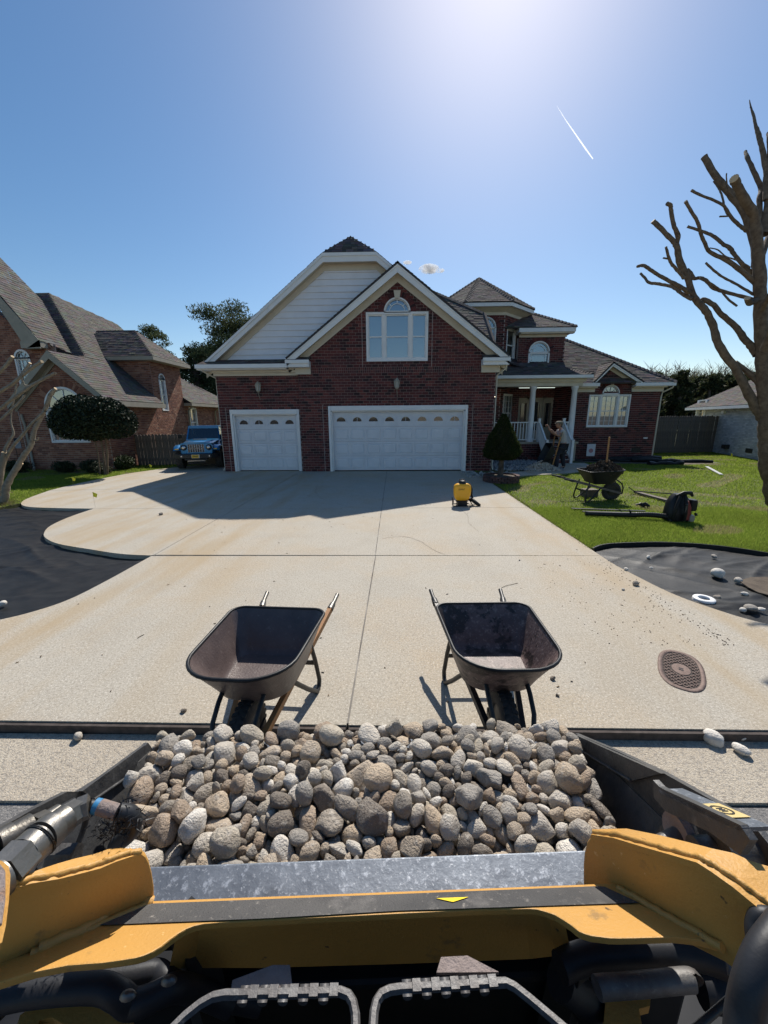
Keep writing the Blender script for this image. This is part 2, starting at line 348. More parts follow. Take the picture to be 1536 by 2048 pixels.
def wall(parent, name, origin, udir, poly, openings=(), c=.0955, bl=.225, pal=RED, mname='brick', stuff=None, singles=0, soldier=(), depth=.014, thick=.25):
    """brick wall: mortar strips, bricks proud of it. udir horizontal; the outward normal is udir x up turned to the viewer side"""
    O = Vector(origin); U = Vector(udir).normalized(); Nn = U.cross(Vector((0, 0, 1)))  # outward
    back = MB(); done = 0; lst = []
    T = lambda u, z, d=0: O+U*u+Vector((0, 0, z))+Nn*d
    for z, a, b in courses(poly, openings, c):
        back.add([T(a, z), T(b, z), T(b, z+c), T(a, z+c)], [(0, 1, 2, 3)])
    zs = [p[1] for p in poly]
    # inside skin, a little behind, so that the openings look into a dark room
    back.add([T(u, z, -thick) for (u, z) in poly], [tuple(range(len(poly)))])
    wo = back.build(name, 'mortar', parent)
    row = 0; ho = {}
    sold = {round(s/c) for s in soldier}
    mort = .011
    for z, a, b in courses(poly, openings, c):
        ri = round((z-min(zs))/c)
        isold = ri in sold; w = .0755 if isold else bl
        off = (0 if isold else (ri % 2)*w/2)
        k = math.floor((a-off)/w); 
        while off+k*w < b:
            u0 = max(a, off+k*w)+mort/2; u1 = min(b, off+(k+1)*w)-mort/2; k += 1
            if u1-u0 < .03: continue
            tint = random.choice(pal); full = abs((u1-u0)-(w-mort)) < .004 and not isold
            lst.append((u0, u1, z+mort/2, z+c-mort/2, tint, full))
    random.shuffle(lst) if singles else None
    sb = stuff if stuff is not None else MB()
    for (u0, u1, z0, z1, tint, full) in lst:
        if singles and full and done < singles:
            me = unit_brick(mname, tint, round(bl-mort, 4), round(c-mort, 4), depth)
            o = bpy.data.objects.new('brick', me); link(o, wo); done += 1
            o.matrix_world = Matrix.Translation(T(u0, z0, depth)) @ Matrix(((U.x, -Nn.x, 0), (U.y, -Nn.y, 0), (0, 0, 1))).to_4x4()
            continue
        d = depth+random.uniform(-.002, .002)
        f = random.uniform(.85, 1.15); tt = tuple(x*f for x in tint)
        v = [T(u0, z0, d), T(u1, z0, d), T(u1, z1, d), T(u0, z1, d), T(u0, z0), T(u1, z0), T(u1, z1), T(u0, z1)]
        sb.add(v, [(0, 1, 2, 3), (0, 3, 7, 4), (1, 5, 6, 2), (3, 2, 6, 7), (0, 4, 5, 1)], tt)
    if stuff is None and sb.v: sb.build('brickwork', mname, wo, kind='stuff')
    return wo
def arch_bricks(sb, origin, udir, uc, zc, r0, r1, n, pal=RED, depth=.02, a0=0, a1=180):
    O = Vector(origin); U = Vector(udir).normalized(); Nn = U.cross(Vector((0, 0, 1)))
    for i in range(n):
        t0 = R(a0+(a1-a0)*(i+.06)/n); t1 = R(a0+(a1-a0)*(i+.94)/n)
        pts = [(r0, t0), (r1, t0), (r1, t1), (r0, t1)]
        v = [O+U*(uc+r*math.cos(t))+Vector((0, 0, zc+r*math.sin(t)))+Nn*d for d in (depth, 0) for (r, t) in pts]
        sb.add(v, [(0, 1, 2, 3), (0, 4, 5, 1), (1, 5, 6, 2), (2, 6, 7, 3), (3, 7, 4, 0)], random.choice(pal))
SH = [(.105, .09, .085), (.085, .072, .068), (.125, .108, .10), (.07, .06, .058), (.095, .083, .08), (.14, .12, .112)]
SH_L = [(.118, .107, .095), (.108, .098, .087), (.128, .117, .104), (.10, .09, .08)]
def roof(parent, pts, pal=SH, expo=.145, name='roof', th=.06, up=None):
    pts = [Vector(p) for p in pts]
    n = (pts[1]-pts[0]).cross(pts[2]-pts[0]).normalized()
    if n.z < 0: n = -n; pts = pts[::-1]
    deck = MB(); deck.prism([p-n*th for p in pts], n*th); ro = deck.build(name, 'roof_deck', parent)
    U = Vector((0, 0, 1)).cross(n); U = U.normalized() if U.length > 1e-6 else Vector((1, 0, 0)); V = n.cross(U).normalized()
    if V.z < 0: V = -V; U = -U
    O = pts[0]; p2 = [((p-O).dot(U), (p-O).dot(V)) for p in pts]
    v0 = min(p[1] for p in p2); v1 = max(p[1] for p in p2); sb = MB(); v = v0; 
    while v < v1-.02:
        vt = min(v+expo, v1); iv = poly_iv(p2, v+min(expo, v1-v)*.5)
        if iv:
            u = iv[0]-random.uniform(0, .2)
            while u < iv[1]:
                w = random.uniform(.12, .36); a = max(u, iv[0]); b = min(u+w-.004, iv[1]); u += w
                if b-a < .015: continue
                h = .012+random.choice((0, 0, .007)); T = lambda uu, vv, hh: O+U*uu+V*vv+n*hh
                sb.add([T(a, v, h), T(b, v, h), T(b, vt+.02, .002), T(a, vt+.02, .002), T(a, v, 0), T(b, v, 0)], [(0, 1, 2, 3), (4, 5, 1, 0)], tuple(x*random.uniform(.85, 1.15) for x in random.choice(pal)))
        v += expo
    sb.build('shingles', 'shingle', ro, kind='stuff')
    return ro
def ridge_cap(parent, p0, p1, pal=SH):
    mb = MB(); p0 = Vector(p0); p1 = Vector(p1); n = max(2, int((p1-p0).length/.18)); d = (p1-p0)/n; side = d.cross(Vector((0, 0, 1))).normalized()
    for i in range(n):
        a = p0+d*i; b = a+d*1.05
        mb.add([a-side*.13+Vector((0, 0, -.02)), a+Vector((0, 0, .075)), a+side*.13+Vector((0, 0, -.02)), b-side*.12+Vector((0, 0, -.03)), b+Vector((0, 0, .05)), b+side*.12+Vector((0, 0, -.03))],
               [(0, 1, 4, 3), (1, 2, 5, 4), (0, 2, 1)], random.choice(pal))
    return mb.build('ridge_cap', 'shingle', parent)
def frame_T(origin, udir):
    O = Vector(origin); U = Vector(udir).normalized(); Nn = U.cross(Vector((0, 0, 1)))
    return lambda u, z, d=0: O+U*u+Vector((0, 0, z))+Nn*d, U, Nn
def fbox(mb, T, u0, u1, z0, z1, d0, d1, tint=None):
    v = [T(u0, z0, d1), T(u1, z0, d1), T(u1, z0, d0), T(u0, z0, d0), T(u0, z1, d1), T(u1, z1, d1), T(u1, z1, d0), T(u0, z1, d0)]
    mb.add(v, [(0, 3, 2, 1), (4, 5, 6, 7), (0, 1, 5, 4), (1, 2, 6, 5), (2, 3, 7, 6), (3, 0, 4, 7)], tint)
def sash(parent, T, u0, u1, z0, z1, grid=None, blind='blind', blind_to=0.0, ft=.035, d=-.05, m='trim'):
    """a double hung window: frame, meeting rail, two panes, blind"""
    mb = MB()
    fbox(mb, T, u0, u0+ft, z0, z1, -.10, d+.03); fbox(mb, T, u1-ft, u1, z0, z1, -.10, d+.03)
    fbox(mb, T, u0+ft, u1-ft, z0, z0+ft, -.10, d+.03); fbox(mb, T, u0+ft, u1-ft, z1-ft, z1, -.10, d+.03)
    zm = (z0+z1)/2; fbox(mb, T, u0+ft, u1-ft, zm-ft*.6, zm+ft*.6, -.095, d+.022)
    if grid:
        nu, nz = grid
        for i in range(1, nu): u = u0+(u1-u0)*i/nu; fbox(mb, T, u-.008, u+.008, z0+ft, z1-ft, -.085, d+.012)
        for j in range(1, nz):
            z = z0+(z1-z0)*j/nz
            if abs(z-zm) > .03: fbox(mb, T, u0+ft, u1-ft, z-.008, z+.008, -.084, d+.011)
    w = mb.build('sash', m, parent)
    for (a, b) in ((z0+ft, zm-ft*.6), (zm+ft*.6, z1-ft)):
        p = MB(); p.add([T(u0+ft, a, d-.01), T(u1-ft, a, d-.01), T(u1-ft, b, d-.01), T(u0+ft, b, d-.01)], [(0, 1, 2, 3)]); p.build('pane', 'glass', parent)
    if blind:
        bm_ = MB(); zb = z0+(z1-z0)*blind_to
        n = max(3, int((z1-zb)/.05))
        for i in range(n): 
            za = zb+(z1-zb)*i/n; bm_.add([T(u0+.03, za, d-.075), T(u1-.03, za, d-.075), T(u1-.03, za+(z1-zb)/n*.9, d-.06), T(u0+.03, za+(z1-zb)/n*.9, d-.06)], [(0, 1, 2, 3)])
        bm_.build('blind', blind, parent)
def casing(parent, T, u0, u1, z0, z1, w=.07, d=.03, m='trim', name='frame', back=-.12):
    mb = MB(); fbox(mb, T, u0-w, u0, z0-w, z1+w, back, d); fbox(mb, T, u1, u1+w, z0-w, z1+w, back, d)
    fbox(mb, T, u0, u1, z1, z1+w, back, d); fbox(mb, T, u0, u1, z0-w, z0, back, d); return mb.build(name, m, parent)
def arc_band(mb, T, uc, zc, r0, r1, d0, d1, n=20, a0=0, a1=180):
    for i in range(n):
        t0 = R(a0+(a1-a0)*i/n); t1 = R(a0+(a1-a0)*(i+1)/n)
        q = [(r0, t0), (r1, t0), (r1, t1), (r0, t1)]
        v = [T(uc+r*math.cos(t), zc+r*math.sin(t), dd) for dd in (d1, d0) for (r, t) in q]
        mb.add(v, [(0, 1, 2, 3), (0, 4, 5, 1), (2, 6, 7, 3)])
def fan(parent, T, uc, zc, r, w=.05, spokes=(90,), inner=None, d=.03, m='trim', bottom=True):
    mb = MB(); arc_band(mb, T, uc, zc, r, r+w, -.12, d)
    arc_band(mb, T, uc, zc, r-.03, r, -.1, d-.05)
    if bottom: fbox(mb, T, uc-r-w, uc+r+w, zc-.03, zc+.03, -.12, d)
    if inner: arc_band(mb, T, uc, zc, inner-.012, inner+.012, -.07, -.035)
    for a in spokes:
        a = R(a); r0 = inner or .05; p0 = T(uc+r0*math.cos(a), zc+r0*math.sin(a), -.05); p1 = T(uc+r*math.cos(a), zc+r*math.sin(a), -.05)
        nn = T(0, 0, 1)-T(0, 0, 0); mb.bar(p0, p1, .024, .03, up=nn)
    fr = mb.build('arch_frame', m, parent)
    p = MB(); pts = [T(uc+r*math.cos(R(10*i)), zc+r*math.sin(R(10*i)), -.06) for i in range(19)]; p.add(pts, [tuple(range(19))]); p.build('pane', 'glass', parent)
    return fr

# ------------------------------------------------------------------ the ground
def sheet(name, poly, z0, z1, m, parent=None, kind=None):
    mb = MB(); mb.prism([(x, y, z0) for x, y in poly], (0, 0, z1-z0)); o = mb.build(name, m, parent)
    if kind: o['kind'] = kind
    return o
g = MB(); g.add([(-6000, -6000, -.16), (6000, -6000, -.16), (6000, 6000, -.16), (-6000, 6000, -.16)], [(0, 1, 2, 3)]); g.build('ground', 'soil')['kind'] = 'structure'
road = sheet('road', [(-60, -12), (60, -12), (60, 1.74), (-60, 1.64)], -.14, -.082, 'asphalt', kind='structure')
gutter = thing('gutter_apron', None, None); gutter['kind'] = 'structure'
xs = [-60, -8, -3.9, -0.31, 3.9, 8, 60]
for i in range(6):
    a, b = xs[i], xs[i+1]; y0a, y1 = 1.64+.1*(a+60)/120, 2.12
    y0a = 1.655+.016*a if abs(a) < 10 else 1.66; y0b = 1.655+.016*b if abs(b) < 10 else 1.7
    sheet('slab', [(a+.006, y0a+.02), (b-.006, y0b+.02), (b-.006, 2.118+.012*max(-2, min(b, 2))), (a+.006, 2.118+.012*max(-2, min(a, 2)))], -.14, -.066, 'concrete_apron', gutter)
drive = thing('driveway', None, None); drive['kind'] = 'structure'
def arc_pts(pts, n=6):
    out = []
    P = [Vector((*p, 0)) for p in pts]
    for i in range(len(P)-1):
        p0 = P[max(i-1, 0)]; p1 = P[i]; p2 = P[i+1]; p3 = P[min(i+2, len(P)-1)]
        for k in range(n):
            t = k/n; q = .5*((2*p1)+(p2-p0)*t+(2*p0-5*p1+4*p2-p3)*t*t+(3*p1-p0-3*p2+p3)*t*t*t); out.append((q.x, q.y))
    out.append(tuple(pts[-1])); return out
G_ = .007
left_edge = arc_pts([(-3.6, 5.33), (-3.605, 4.95), (-3.615, 4.45), (-3.66, 3.95), (-3.80, 3.66), (-4.05, 3.43), (-4.6, 3.1), (-6.0, 2.7), (-9, 2.5), (-14, 2.4)])
right_edge = arc_pts([(2.985, 5.38), (2.99, 5.1), (3.02, 4.83), (3.14, 4.18), (3.32, 3.8), (3.6, 3.47), (4.3, 3.05), (5.6, 2.7), (8, 2.5), (12, 2.4)])
sheet('slab', left_edge+[(-14, 2.15), (-.31, 2.142), (-.275-G_, 5.38)][0:3] if False else [(-.275-G_, 5.36)]+left_edge+[(-14, 2.14), (-.31-G_, 2.14)], -.14, 0, 'concrete', drive)
sheet('slab', [(-.31+G_, 2.14), (12, 2.16)]+right_edge[::-1]+[(-.275+G_, 5.36)], -.14, 0, 'concrete', drive)
lobe2 = arc_pts([(-3.63, 5.36), (-4.13, 5.43), (-4.77, 5.64), (-5.46, 5.89), (-5.91, 6.16), (-6.25, 6.47), (-6.59, 6.99), (-6.79, 7.68), (-6.86, 8.44)])
lobe1 = arc_pts([(-6.9, 8.45), (-7.6, 8.5), (-8.4, 8.6), (-8.9, 8.83), (-9.3, 9.25), (-9.6, 9.8), (-9.95, 10.75)])
lobe1b = arc_pts([(-9.97, 10.8), (-10.1, 11.9), (-10.1, 13.3), (-9.95, 14.56), (-9.4, 15.9), (-8.6, 16.95), (-8.2, 17.7)])
sheet('slab', lobe2+[(-3.58-G_, 8.46), (-3.58-G_, 5.38)], -.14, 0, 'concrete', drive)
ys = [5.38, 8.46, 11.5, 14.66]
cols = [(-3.58+G_, -.28-G_), (-.28+G_, 2.985)]
for (a, b) in cols:
    for j in range(3): sheet('slab', [(a, ys[j]+G_), (b, ys[j]+G_+(.02 if j else 0)), (b, ys[j+1]-G_+.02), (a, ys[j+1]-G_)], -.14, 0, 'concrete', drive)
sheet('slab', lobe1+[(-3.58-G_, 11.45), (-3.58-G_, 8.46+2*G_)], -.14, 0, 'concrete', drive)
sheet('slab', [(-3.58-G_, 11.47)]+[(-9.97, 10.77)]+lobe1b+[(-6.6, 17.7), (-6.6, 14.85), (-3.58-G_, 14.85)], -.14, 0, 'concrete', drive)
jf = MB()
for (p, q) in (((-3.58, 5.4), (-3.58, 14.6)), ((-.31, 2.16), (-.28, 5.36)), ((-.28, 5.4), (-.28, 14.6))): jf.bar((*p, -.035), (*q, -.035), .014, .06)
for (p, q) in (((-3.6, 5.37), (2.98, 5.37)), ((-6.8, 8.46), (2.98, 8.48)), ((-9.9, 10.76), (-3.6, 11.47)), ((-3.55, 11.5), (2.98, 11.5))): jf.bar((*p, -.035), (*q, -.035), .014, .05)
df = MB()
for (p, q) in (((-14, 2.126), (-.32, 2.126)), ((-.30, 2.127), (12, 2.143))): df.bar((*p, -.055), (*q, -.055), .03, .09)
df.build('lip_dirt_shade', 'iron_dark', drive)  # joint dirt and the shade on the lip face, put in as dark colour
jf.build('joint_filler', mat('joint', (.10, .085, .07), .9, col2=(.3, .28, .25), nscale=2.5), drive)
# thin cracks in the concrete: dark filled grooves standing a hair above the slab
ck = MB()
def crack(pts, w=.006):
    pp = arc_pts(pts, 5)
    for i in range(len(pp)-1):
        a = Vector((*pp[i], .0015)); b = Vector((*pp[i+1], .0015)); j = Vector((random.uniform(-.012, .012), random.uniform(-.012, .012), 0)); b = b+j; pp[i+1] = (b.x, b.y)
        s = (b-a).cross(Vector((0, 0, 1))).normalized()*w*random.uniform(.3, .8); ck.add([a-s, b-s, b+s, a+s], [(0, 1, 2, 3)])
crack([(-.2, 6.2), (.15, 6.3), (.42, 6.05), (.6, 5.6), (.75, 5.42)], .007); crack([(1.45, 8.4), (1.5, 7.7), (1.42, 7.1), (1.5, 6.6)], .004); crack([(-2.3, 11.4), (-2.1, 10.2), (-1.6, 9.2), (-.9, 8.5)], .004)
ck.build('crack', mat('crack_dirt', (.12, .1, .08), .95), drive)
# lawns
edging_curve = arc_pts([(3.03, 5.72), (3.25, 5.88), (3.55, 5.97), (4.32, 6.02), (5.03, 5.84), (5.6, 5.4), (6.6, 4.4), (8.5, 3.2), (12, 2.6)])
lawnR = [(2.998, 14.2)]+[(2.998, 5.72)]+edging_curve+[(60, 2.6), (60, 90), (2.998, 90)]
lawnL = [(-70, 90), (-70, 7.4), (-12.0, 7.9), (-10.2, 8.15), (-9.3, 8.62)]+[p for p in lobe1 if p[0] < -9.2]+lobe1b+[(-6.6, 17.75), (-6.6, 90)]
def tri_sheet(name, poly, z0, z1, m):
    bm = bmesh.new(); vs = [bm.verts.new((x, y, z1)) for x, y in poly]; f = bm.faces.new(vs)
    r = bmesh.ops.extrude_face_region(bm, geom=[f]); 
    for e in r['geom']:
        if isinstance(e, bmesh.types.BMVert): e.co.z = z0
    bmesh.ops.recalc_face_normals(bm, faces=bm.faces[:]); bmesh.ops.triangulate(bm, faces=bm.faces[:])
    me = bpy.data.meshes.new(name); bm.to_mesh(me); bm.free(); me.materials.append(M[m]); o = bpy.data.objects.new(name, me); link(o); o['kind'] = 'structure'; return o
tri_sheet('lawn', lawnR, -.15, -.022, 'lawn'); tri_sheet('lawn', lawnL, -.15, -.022, 'lawn')
walk = thing('walkway', None, None); walk['kind'] = 'structure'
sheet('slab', [(4.15, 13.2), (6.0, 13.75), (6.15, 14.75), (4.1, 14.15)], -.1, .015, 'concrete', walk)
sheet('slab', [(6.012, 13.76), (8.0, 15.1), (8.2, 16.95), (6.45, 16.95), (6.35, 15.2), (6.162, 14.76)], -.1, .015, 'concrete', walk)

# ------------------------------------------------------------------ the main house
house = thing('brick_house', 'large red brick house with white gables at the end of the driveway', 'house', (0, 14.65, 0))
house_inv = house.matrix_world
def H(name='x'): return house
house.location = (0, 0, 0)
HB = MB()     # all bricks beyond the 300 nearest
YF, YL = 14.65, 14.76
# right garage bay
open_big = ('r', -2.42, 2.68, -1, 2.40)
win_big = [('r', -.969, 1.185, 3.95, 5.53), ('a', .11, 5.50, .46)]
wall(house, 'wall', (0, YF, 0), (1, 0, 0), [(-3.45, 0), (3.62, 0), (3.62, 4.1), (.12, 6.95), (-3.45, 4.1)][0:5], [open_big]+win_big, stuff=HB, singles=300, soldier=(3.53, 3.62))
arch_bricks(HB, (0, YF, 0), (1, 0, 0), .11, 5.50, .465, .66, 22)
wall(house, 'wall', (0, YL, 0), (1, 0, 0), [(-6.5, 0), (-3.45, 0), (-3.45, 3.6), (-6.5, 3.6)], [('r', -6.12, -3.52, -1, 2.30)], stuff=HB, soldier=(3.43,))
wall(house, 'wall', (-3.452, YL, 0), (0, -1, 0), [(0, 0), (.11, 0), (.11, 3.6), (0, 3.6)], stuff=HB)
wall(house, 'wall', (3.62, YF, 0), (0, 1, 0), [(0, 0), (4, 0), (4, 3.7), (0, 3.7)], stuff=HB)
wall(house, 'wall', (-6.5, 20.0, 0), (0, -1, 0), [(0, 0), (5.24, 0), (5.24, 3.6), (0, 3.6)], stuff=HB)
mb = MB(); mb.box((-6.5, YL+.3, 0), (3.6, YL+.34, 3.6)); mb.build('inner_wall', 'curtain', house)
# garage doors
def garage_door(x0, x1, ztop, Y, cols, trim=.09):
    d = tag(bpy.data.objects.new('garage_door', None)); COL.objects.link(d); d.parent = house
    T, U, Nn = frame_T((0, Y, 0), (1, 0, 0))
    mb = MB(); fbox(mb, T, x0, x0+trim, 0, ztop, -.1, .035); fbox(mb, T, x1-trim, x1, 0, ztop, -.1, .035); fbox(mb, T, x0+trim, x1-trim, ztop-.17, ztop, -.1, .035)
    fbox(mb, T, x0+trim, x0+trim+.05, 0, ztop-.17, -.2, -.02); fbox(mb, T, x1-trim-.05, x1-trim, 0, ztop-.17, -.2, -.02); fbox(mb, T, x0+trim, x1-trim, ztop-.21, ztop-.17, -.2, -.02)
    bevel(mb.build('frame', 'trim', d), .008)
    a, b = x0+trim+.05, x1-trim-.05; top = ztop-.21; h = (top-.02)/4; D = -.16
    w = (b-a)/cols
    for r in range(4):
        z0 = .02+h*r; sec = MB(); rr = r == 3
        zz0, zz1 = z0+.004, z0+h-.004
        if not rr:
            fbox(sec, T, a, b, zz0, zz1, D-.04, D)
            for c in range(cols):
                u0, u1 = a+w*c+.05, a+w*(c+1)-.05; za, zb = zz0+.07, zz1-.07
                # recessed groove then raised field
                v = [T(u0, za, D+.001), T(u1, za, D+.001), T(u1, zb, D+.001), T(u0, zb, D+.001), T(u0+.02, za+.02, D-.012), T(u1-.02, za+.02, D-.012), T(u1-.02, zb-.02, D-.012), T(u0+.02, zb-.02, D-.012),
                     T(u0+.05, za+.05, D+.006), T(u1-.05, za+.05, D+.006), T(u1-.05, zb-.05, D+.006), T(u0+.05, zb-.05, D+.006)]
                v = [q+Nn*.013 for q in v]
                sec.add(v, [(0, 1, 5, 4), (1, 2, 6, 5), (2, 3, 7, 6), (3, 0, 4, 7), (4, 5, 9, 8), (5, 6, 10, 9), (6, 7, 11, 10), (7, 4, 8, 11), (8, 9, 10, 11)])
                for (q0, q1, q2, q3) in ((u0-.006, u1+.006, za-.006, za), (u0-.006, u1+.006, zb, zb+.006), (u0-.006, u0, za, zb), (u1, u1+.006, za, zb)): fbox(sec, T, q0, q1, q2, q3, D, D+.014)
            sec.build('door_section', 'door_white', d)
        else:
            for c in range(cols):
                uc = a+w*(c+.5); rr_ = min(.19, w*.28); zc = zz0+.19; n = 14
                # section face with an arched light cut out
                arc = [(uc+rr_*math.cos(R(180-180*i/n)), zc+rr_*.92*math.sin(R(180-180*i/n))) for i in range(n+1)]
                sec.add([T(a+w*c, zz0, D), T(a+w*(c+1), zz0, D), T(uc+rr_, zc, D), T(uc-rr_, zc, D)], [(0, 1, 2, 3)])
                sec.add([T(a+w*c, zz0, D), T(uc-rr_, zc, D), T(a+w*c, zz1, D)], [(0, 1, 2)]); sec.add([T(a+w*(c+1), zz0, D), T(a+w*(c+1), zz1, D), T(uc+rr_, zc, D)], [(0, 1, 2)])
                for i in range(n):
                    (p, q), (p2, q2) = arc[i], arc[i+1]; e0 = a+w*c+w*i/n; e1 = a+w*c+w*(i+1)/n
                    sec.add([T(p, q, D), T(p2, q2, D), T(e1, zz1, D), T(e0, zz1, D)], [(0, 1, 2, 3)])
                    sec.add([T(p, q, D), T(p2, q2, D), T(p2, q2, D-.03), T(p, q, D-.03)], [(0, 1, 2, 3)])
                for (q0, q1, q2, q3) in ((uc-w/2+.06, uc+w/2-.06, zz0+.08, zz0+.095), (uc-w/2+.06, uc+w/2-.06, zz1-.07, zz1-.055), (uc-w/2+.06, uc-w/2+.075, zz0+.095, zz1-.07), (uc+w/2-.075, uc+w/2-.06, zz0+.095, zz1-.07)): fbox(sec, T, q0, q1, q2, q3, D, D+.012)
                fbox(sec, T, a+w*c-.004, a+w*c+.004, zz0, zz1, D, D+.006)
                p = MB(); p.add([T(uc+rr_*math.cos(R(180*i/n)), zc+rr_*.92*math.sin(R(180*i/n)), D-.028) for i in range(n+1)], [tuple(range(n+1))]); p.build('pane', 'glass_dark', d)
                m2 = MB(); arc_band(m2, T, uc, zc, rr_, rr_+.022, D, D+.012, 12); fbox(m2, T, uc-rr_-.022, uc+rr_+.022, zc-.025, zc, D, D+.012)
                if (c % 3) == 1: fbox(m2, T, uc-.006, uc+.006, zc, zc+rr_*.9, D-.02, D)
                m2.build('light_trim', 'door_white', d)
            sec.build('door_section', 'door_white', d)
    if cols == 8:
        hb = MB(); hb.bar(T(.13, .95, D+.03), T(.13, 1.08, D+.03), .03, .02); hb.build('handle', 'door_white', d)
    return d
garage_door(-2.42, 2.68, 2.40, YF, 8); garage_door(-6.12, -3.52, 2.30, YL, 4)
# picture window in the right gable
T, U, Nn = frame_T((0, YF, 0), (1, 0, 0))
w1 = bpy.data.objects.new('window', None); link(w1, house)
casing(w1, T, -.90, 1.115, 4.02, 5.44, w=.075)
for (a, b, bt) in ((-.90, -.40, .5), (-.29, .52, 0.0), (.63, 1.115, 0.02)): sash(w1, T, a, b, 4.02, 5.44, None, 'blind', bt)
mb = MB(); fbox(mb, T, -.40, -.29, 4.02, 5.44, -.12, .02); fbox(mb, T, .52, .63, 4.02, 5.44, -.12, .02); fbox(mb, T, -.975, 1.19, 3.91, 3.945, -.02, .06); mb.build('mullion', 'trim', w1)
fan(w1, T, .11, 5.52, .41, spokes=(45, 90, 135), inner=.27)
mb = MB(); mb.prism([T(.11-.085, 5.95, .035), T(.11+.085, 5.95, .035), T(.11+.12, 6.18, .035), T(.11-.12, 6.18, .035)], (0, -.03, 0)); mb.build('keystone', 'cream', house)
# control joints beside the window and doors
cj = MB()
for (x, z0, z1) in ((-1.12, 3.72, 5.75), (1.33, 3.72, 5.75), (-2.62, 0, 2.45), (2.86, 0, 2.45)): fbox(cj, T, x-.008, x+.008, z0, z1, .014, .019)
T2, _, _ = frame_T((0, YL, 0), (1, 0, 0)); fbox(cj, T2, -6.27, -6.255, 0, 2.35, .014, .019); cj.build('control_joint', 'mortar', house)
# roofs of the garage block
RZ = .72
def gable_front(px, zpk, xl, xr, zf, Yw, ov=.35, back=3.0, fas=.23, name='rake_board', slopes=True, m='trim', soff='cream'):
    Yf = Yw-ov; P = Vector((px, Yf, zpk)); Lp = Vector((xl, Yf, zf)); Rp = Vector((xr, Yf, zf))
    for (a, b) in ((P, Lp), (P, Rp)):
        d = (b-a).normalized(); dn = Vector((0, 0, -1)); n = Vector((0, 1, 0)).cross(d); n = n if n.z < 0 else -n
        mb = MB(); mb.prism([a+dn*.0, b, b+dn*fas*1.15, a+dn*fas*1.3], (0, .035, 0)); mb.prism([a+Vector((0, -.025, -.0)), b+Vector((0, -.025, 0)), b+Vector((0, -.025, -.085)), a+Vector((0, -.025, -.1))], (0, .0245, 0)); mb.build(name, m, house)
        sf = MB(); o1 = dn*fas*1.05; o2 = dn*fas*1.3
        sf.add([a+o1+Vector((0, .03, 0)), b+o1+Vector((0, .03, 0)), b+o1+Vector((0, ov+.02, 0)), a+o1+Vector((0, ov+.02, 0))], [(0, 1, 2, 3)])
        sf.prism([a+o1+Vector((0, ov-.06, 0)), b+o1+Vector((0, ov-.06, 0)), b+o1+dn*fas*.95+Vector((0, ov-.06, 0)), a+o1+dn*fas*1.1+Vector((0, ov-.06, 0))], (0, .035, 0))
        sf.build('frieze_board', soff, house)
    if slopes:
        up = Vector((0, 0, .02)); B = Vector((0, back+ov, 0)); e = Vector((0, -.03, 0))
        roof(house, [P+up+e, Lp+up+e, Lp+up+B, P+up+B]); roof(house, [P+up+e, P+up+B, Rp+up+B, Rp+up+e])
PK = atY(795, 524, 14.3); 
gable_front(PK.x, PK.z, -3.78, 3.98, 4.0, YF, back=1.6)
for (xa, xb, mm) in ((-3.78, -2.98, 1), (3.08, 3.98, 1)):
    mb = MB(); mb.box((xa, YF-.35, 3.72), (xb, YF+.0, 3.93)); mb.box((xa-.02, YF-.4, 3.84), (xb+.02, YF-.352, 3.95)); mb.build('eave_return', 'trim', house)
    mb = MB(); mb.box((xa+(.25 if xa < 0 else 0), YF-.1, 3.5), (xb-(.25 if xa > 0 else 0), YF-.016, 3.72)); mb.build('frieze_board', 'cream', house)
    roof(house, [(xa, YF-.38, 3.955), (xb, YF-.38, 3.955), (xb, YF-.0, 4.1), (xa, YF-.0, 4.1)])
# big clipped gable with siding
SX0, SX1 = -7.0, 4.02; GY = 15.15
tl = atY(645, 505, GY-.35); tr = atY(752, 505, GY-.35); zt = (tl.z+tr.z)/2
k = (zt-3.9)/(tl.x-SX0)
apex = atY(703, 484, GY+.25)
Lf = Vector((SX0, GY-.35, 3.9)); TL = Vector((tl.x, GY-.35, zt)); TR = Vector((tr.x, GY-.35, zt)); RF = Vector((tr.x+(zt-3.9)/k, GY-.35, 3.9))
for (a, b) in ((TL, Lf), (TL, TR), (TR, RF)):
    dn = Vector((0, 0, -1)); mb = MB(); mb.prism([a, b, b+dn*.27, a+dn*.27], (0, .035, 0)); mb.prism([a+Vector((0, -.03, 0)), b+Vector((0, -.03, 0)), b+Vector((0, -.03, -.1)), a+Vector((0, -.03, -.1))], (0, .0295, 0)); mb.build('rake_board', 'trim', house)
    sf = MB(); o1 = dn*.24; sf.add([a+o1+Vector((0, .03, 0)), b+o1+Vector((0, .03, 0)), b+o1+Vector((0, .36, 0)), a+o1+Vector((0, .36, 0))], [(0, 1, 2, 3)])
    sf.prism([a+o1+Vector((0, .29, 0)), b+o1+Vector((0, .29, 0)), b+o1+dn*.2+Vector((0, .29, 0)), a+o1+dn*.2+Vector((0, .29, 0))], (0, .035, 0)); sf.build('frieze_board', 'cream', house)
zb = 4.05; sid = [(Lf.x+(zb-3.9)/k, zb), (RF.x-(zb-3.9)/k, zb), (TR.x, zt-.24), (TL.x, zt-.24)]
bk = MB(); bk.add([(u, GY+.01, z) for u, z in sid], [(0, 1, 2, 3)]); bk.build('gable_backing', 'siding', house)
z = zb
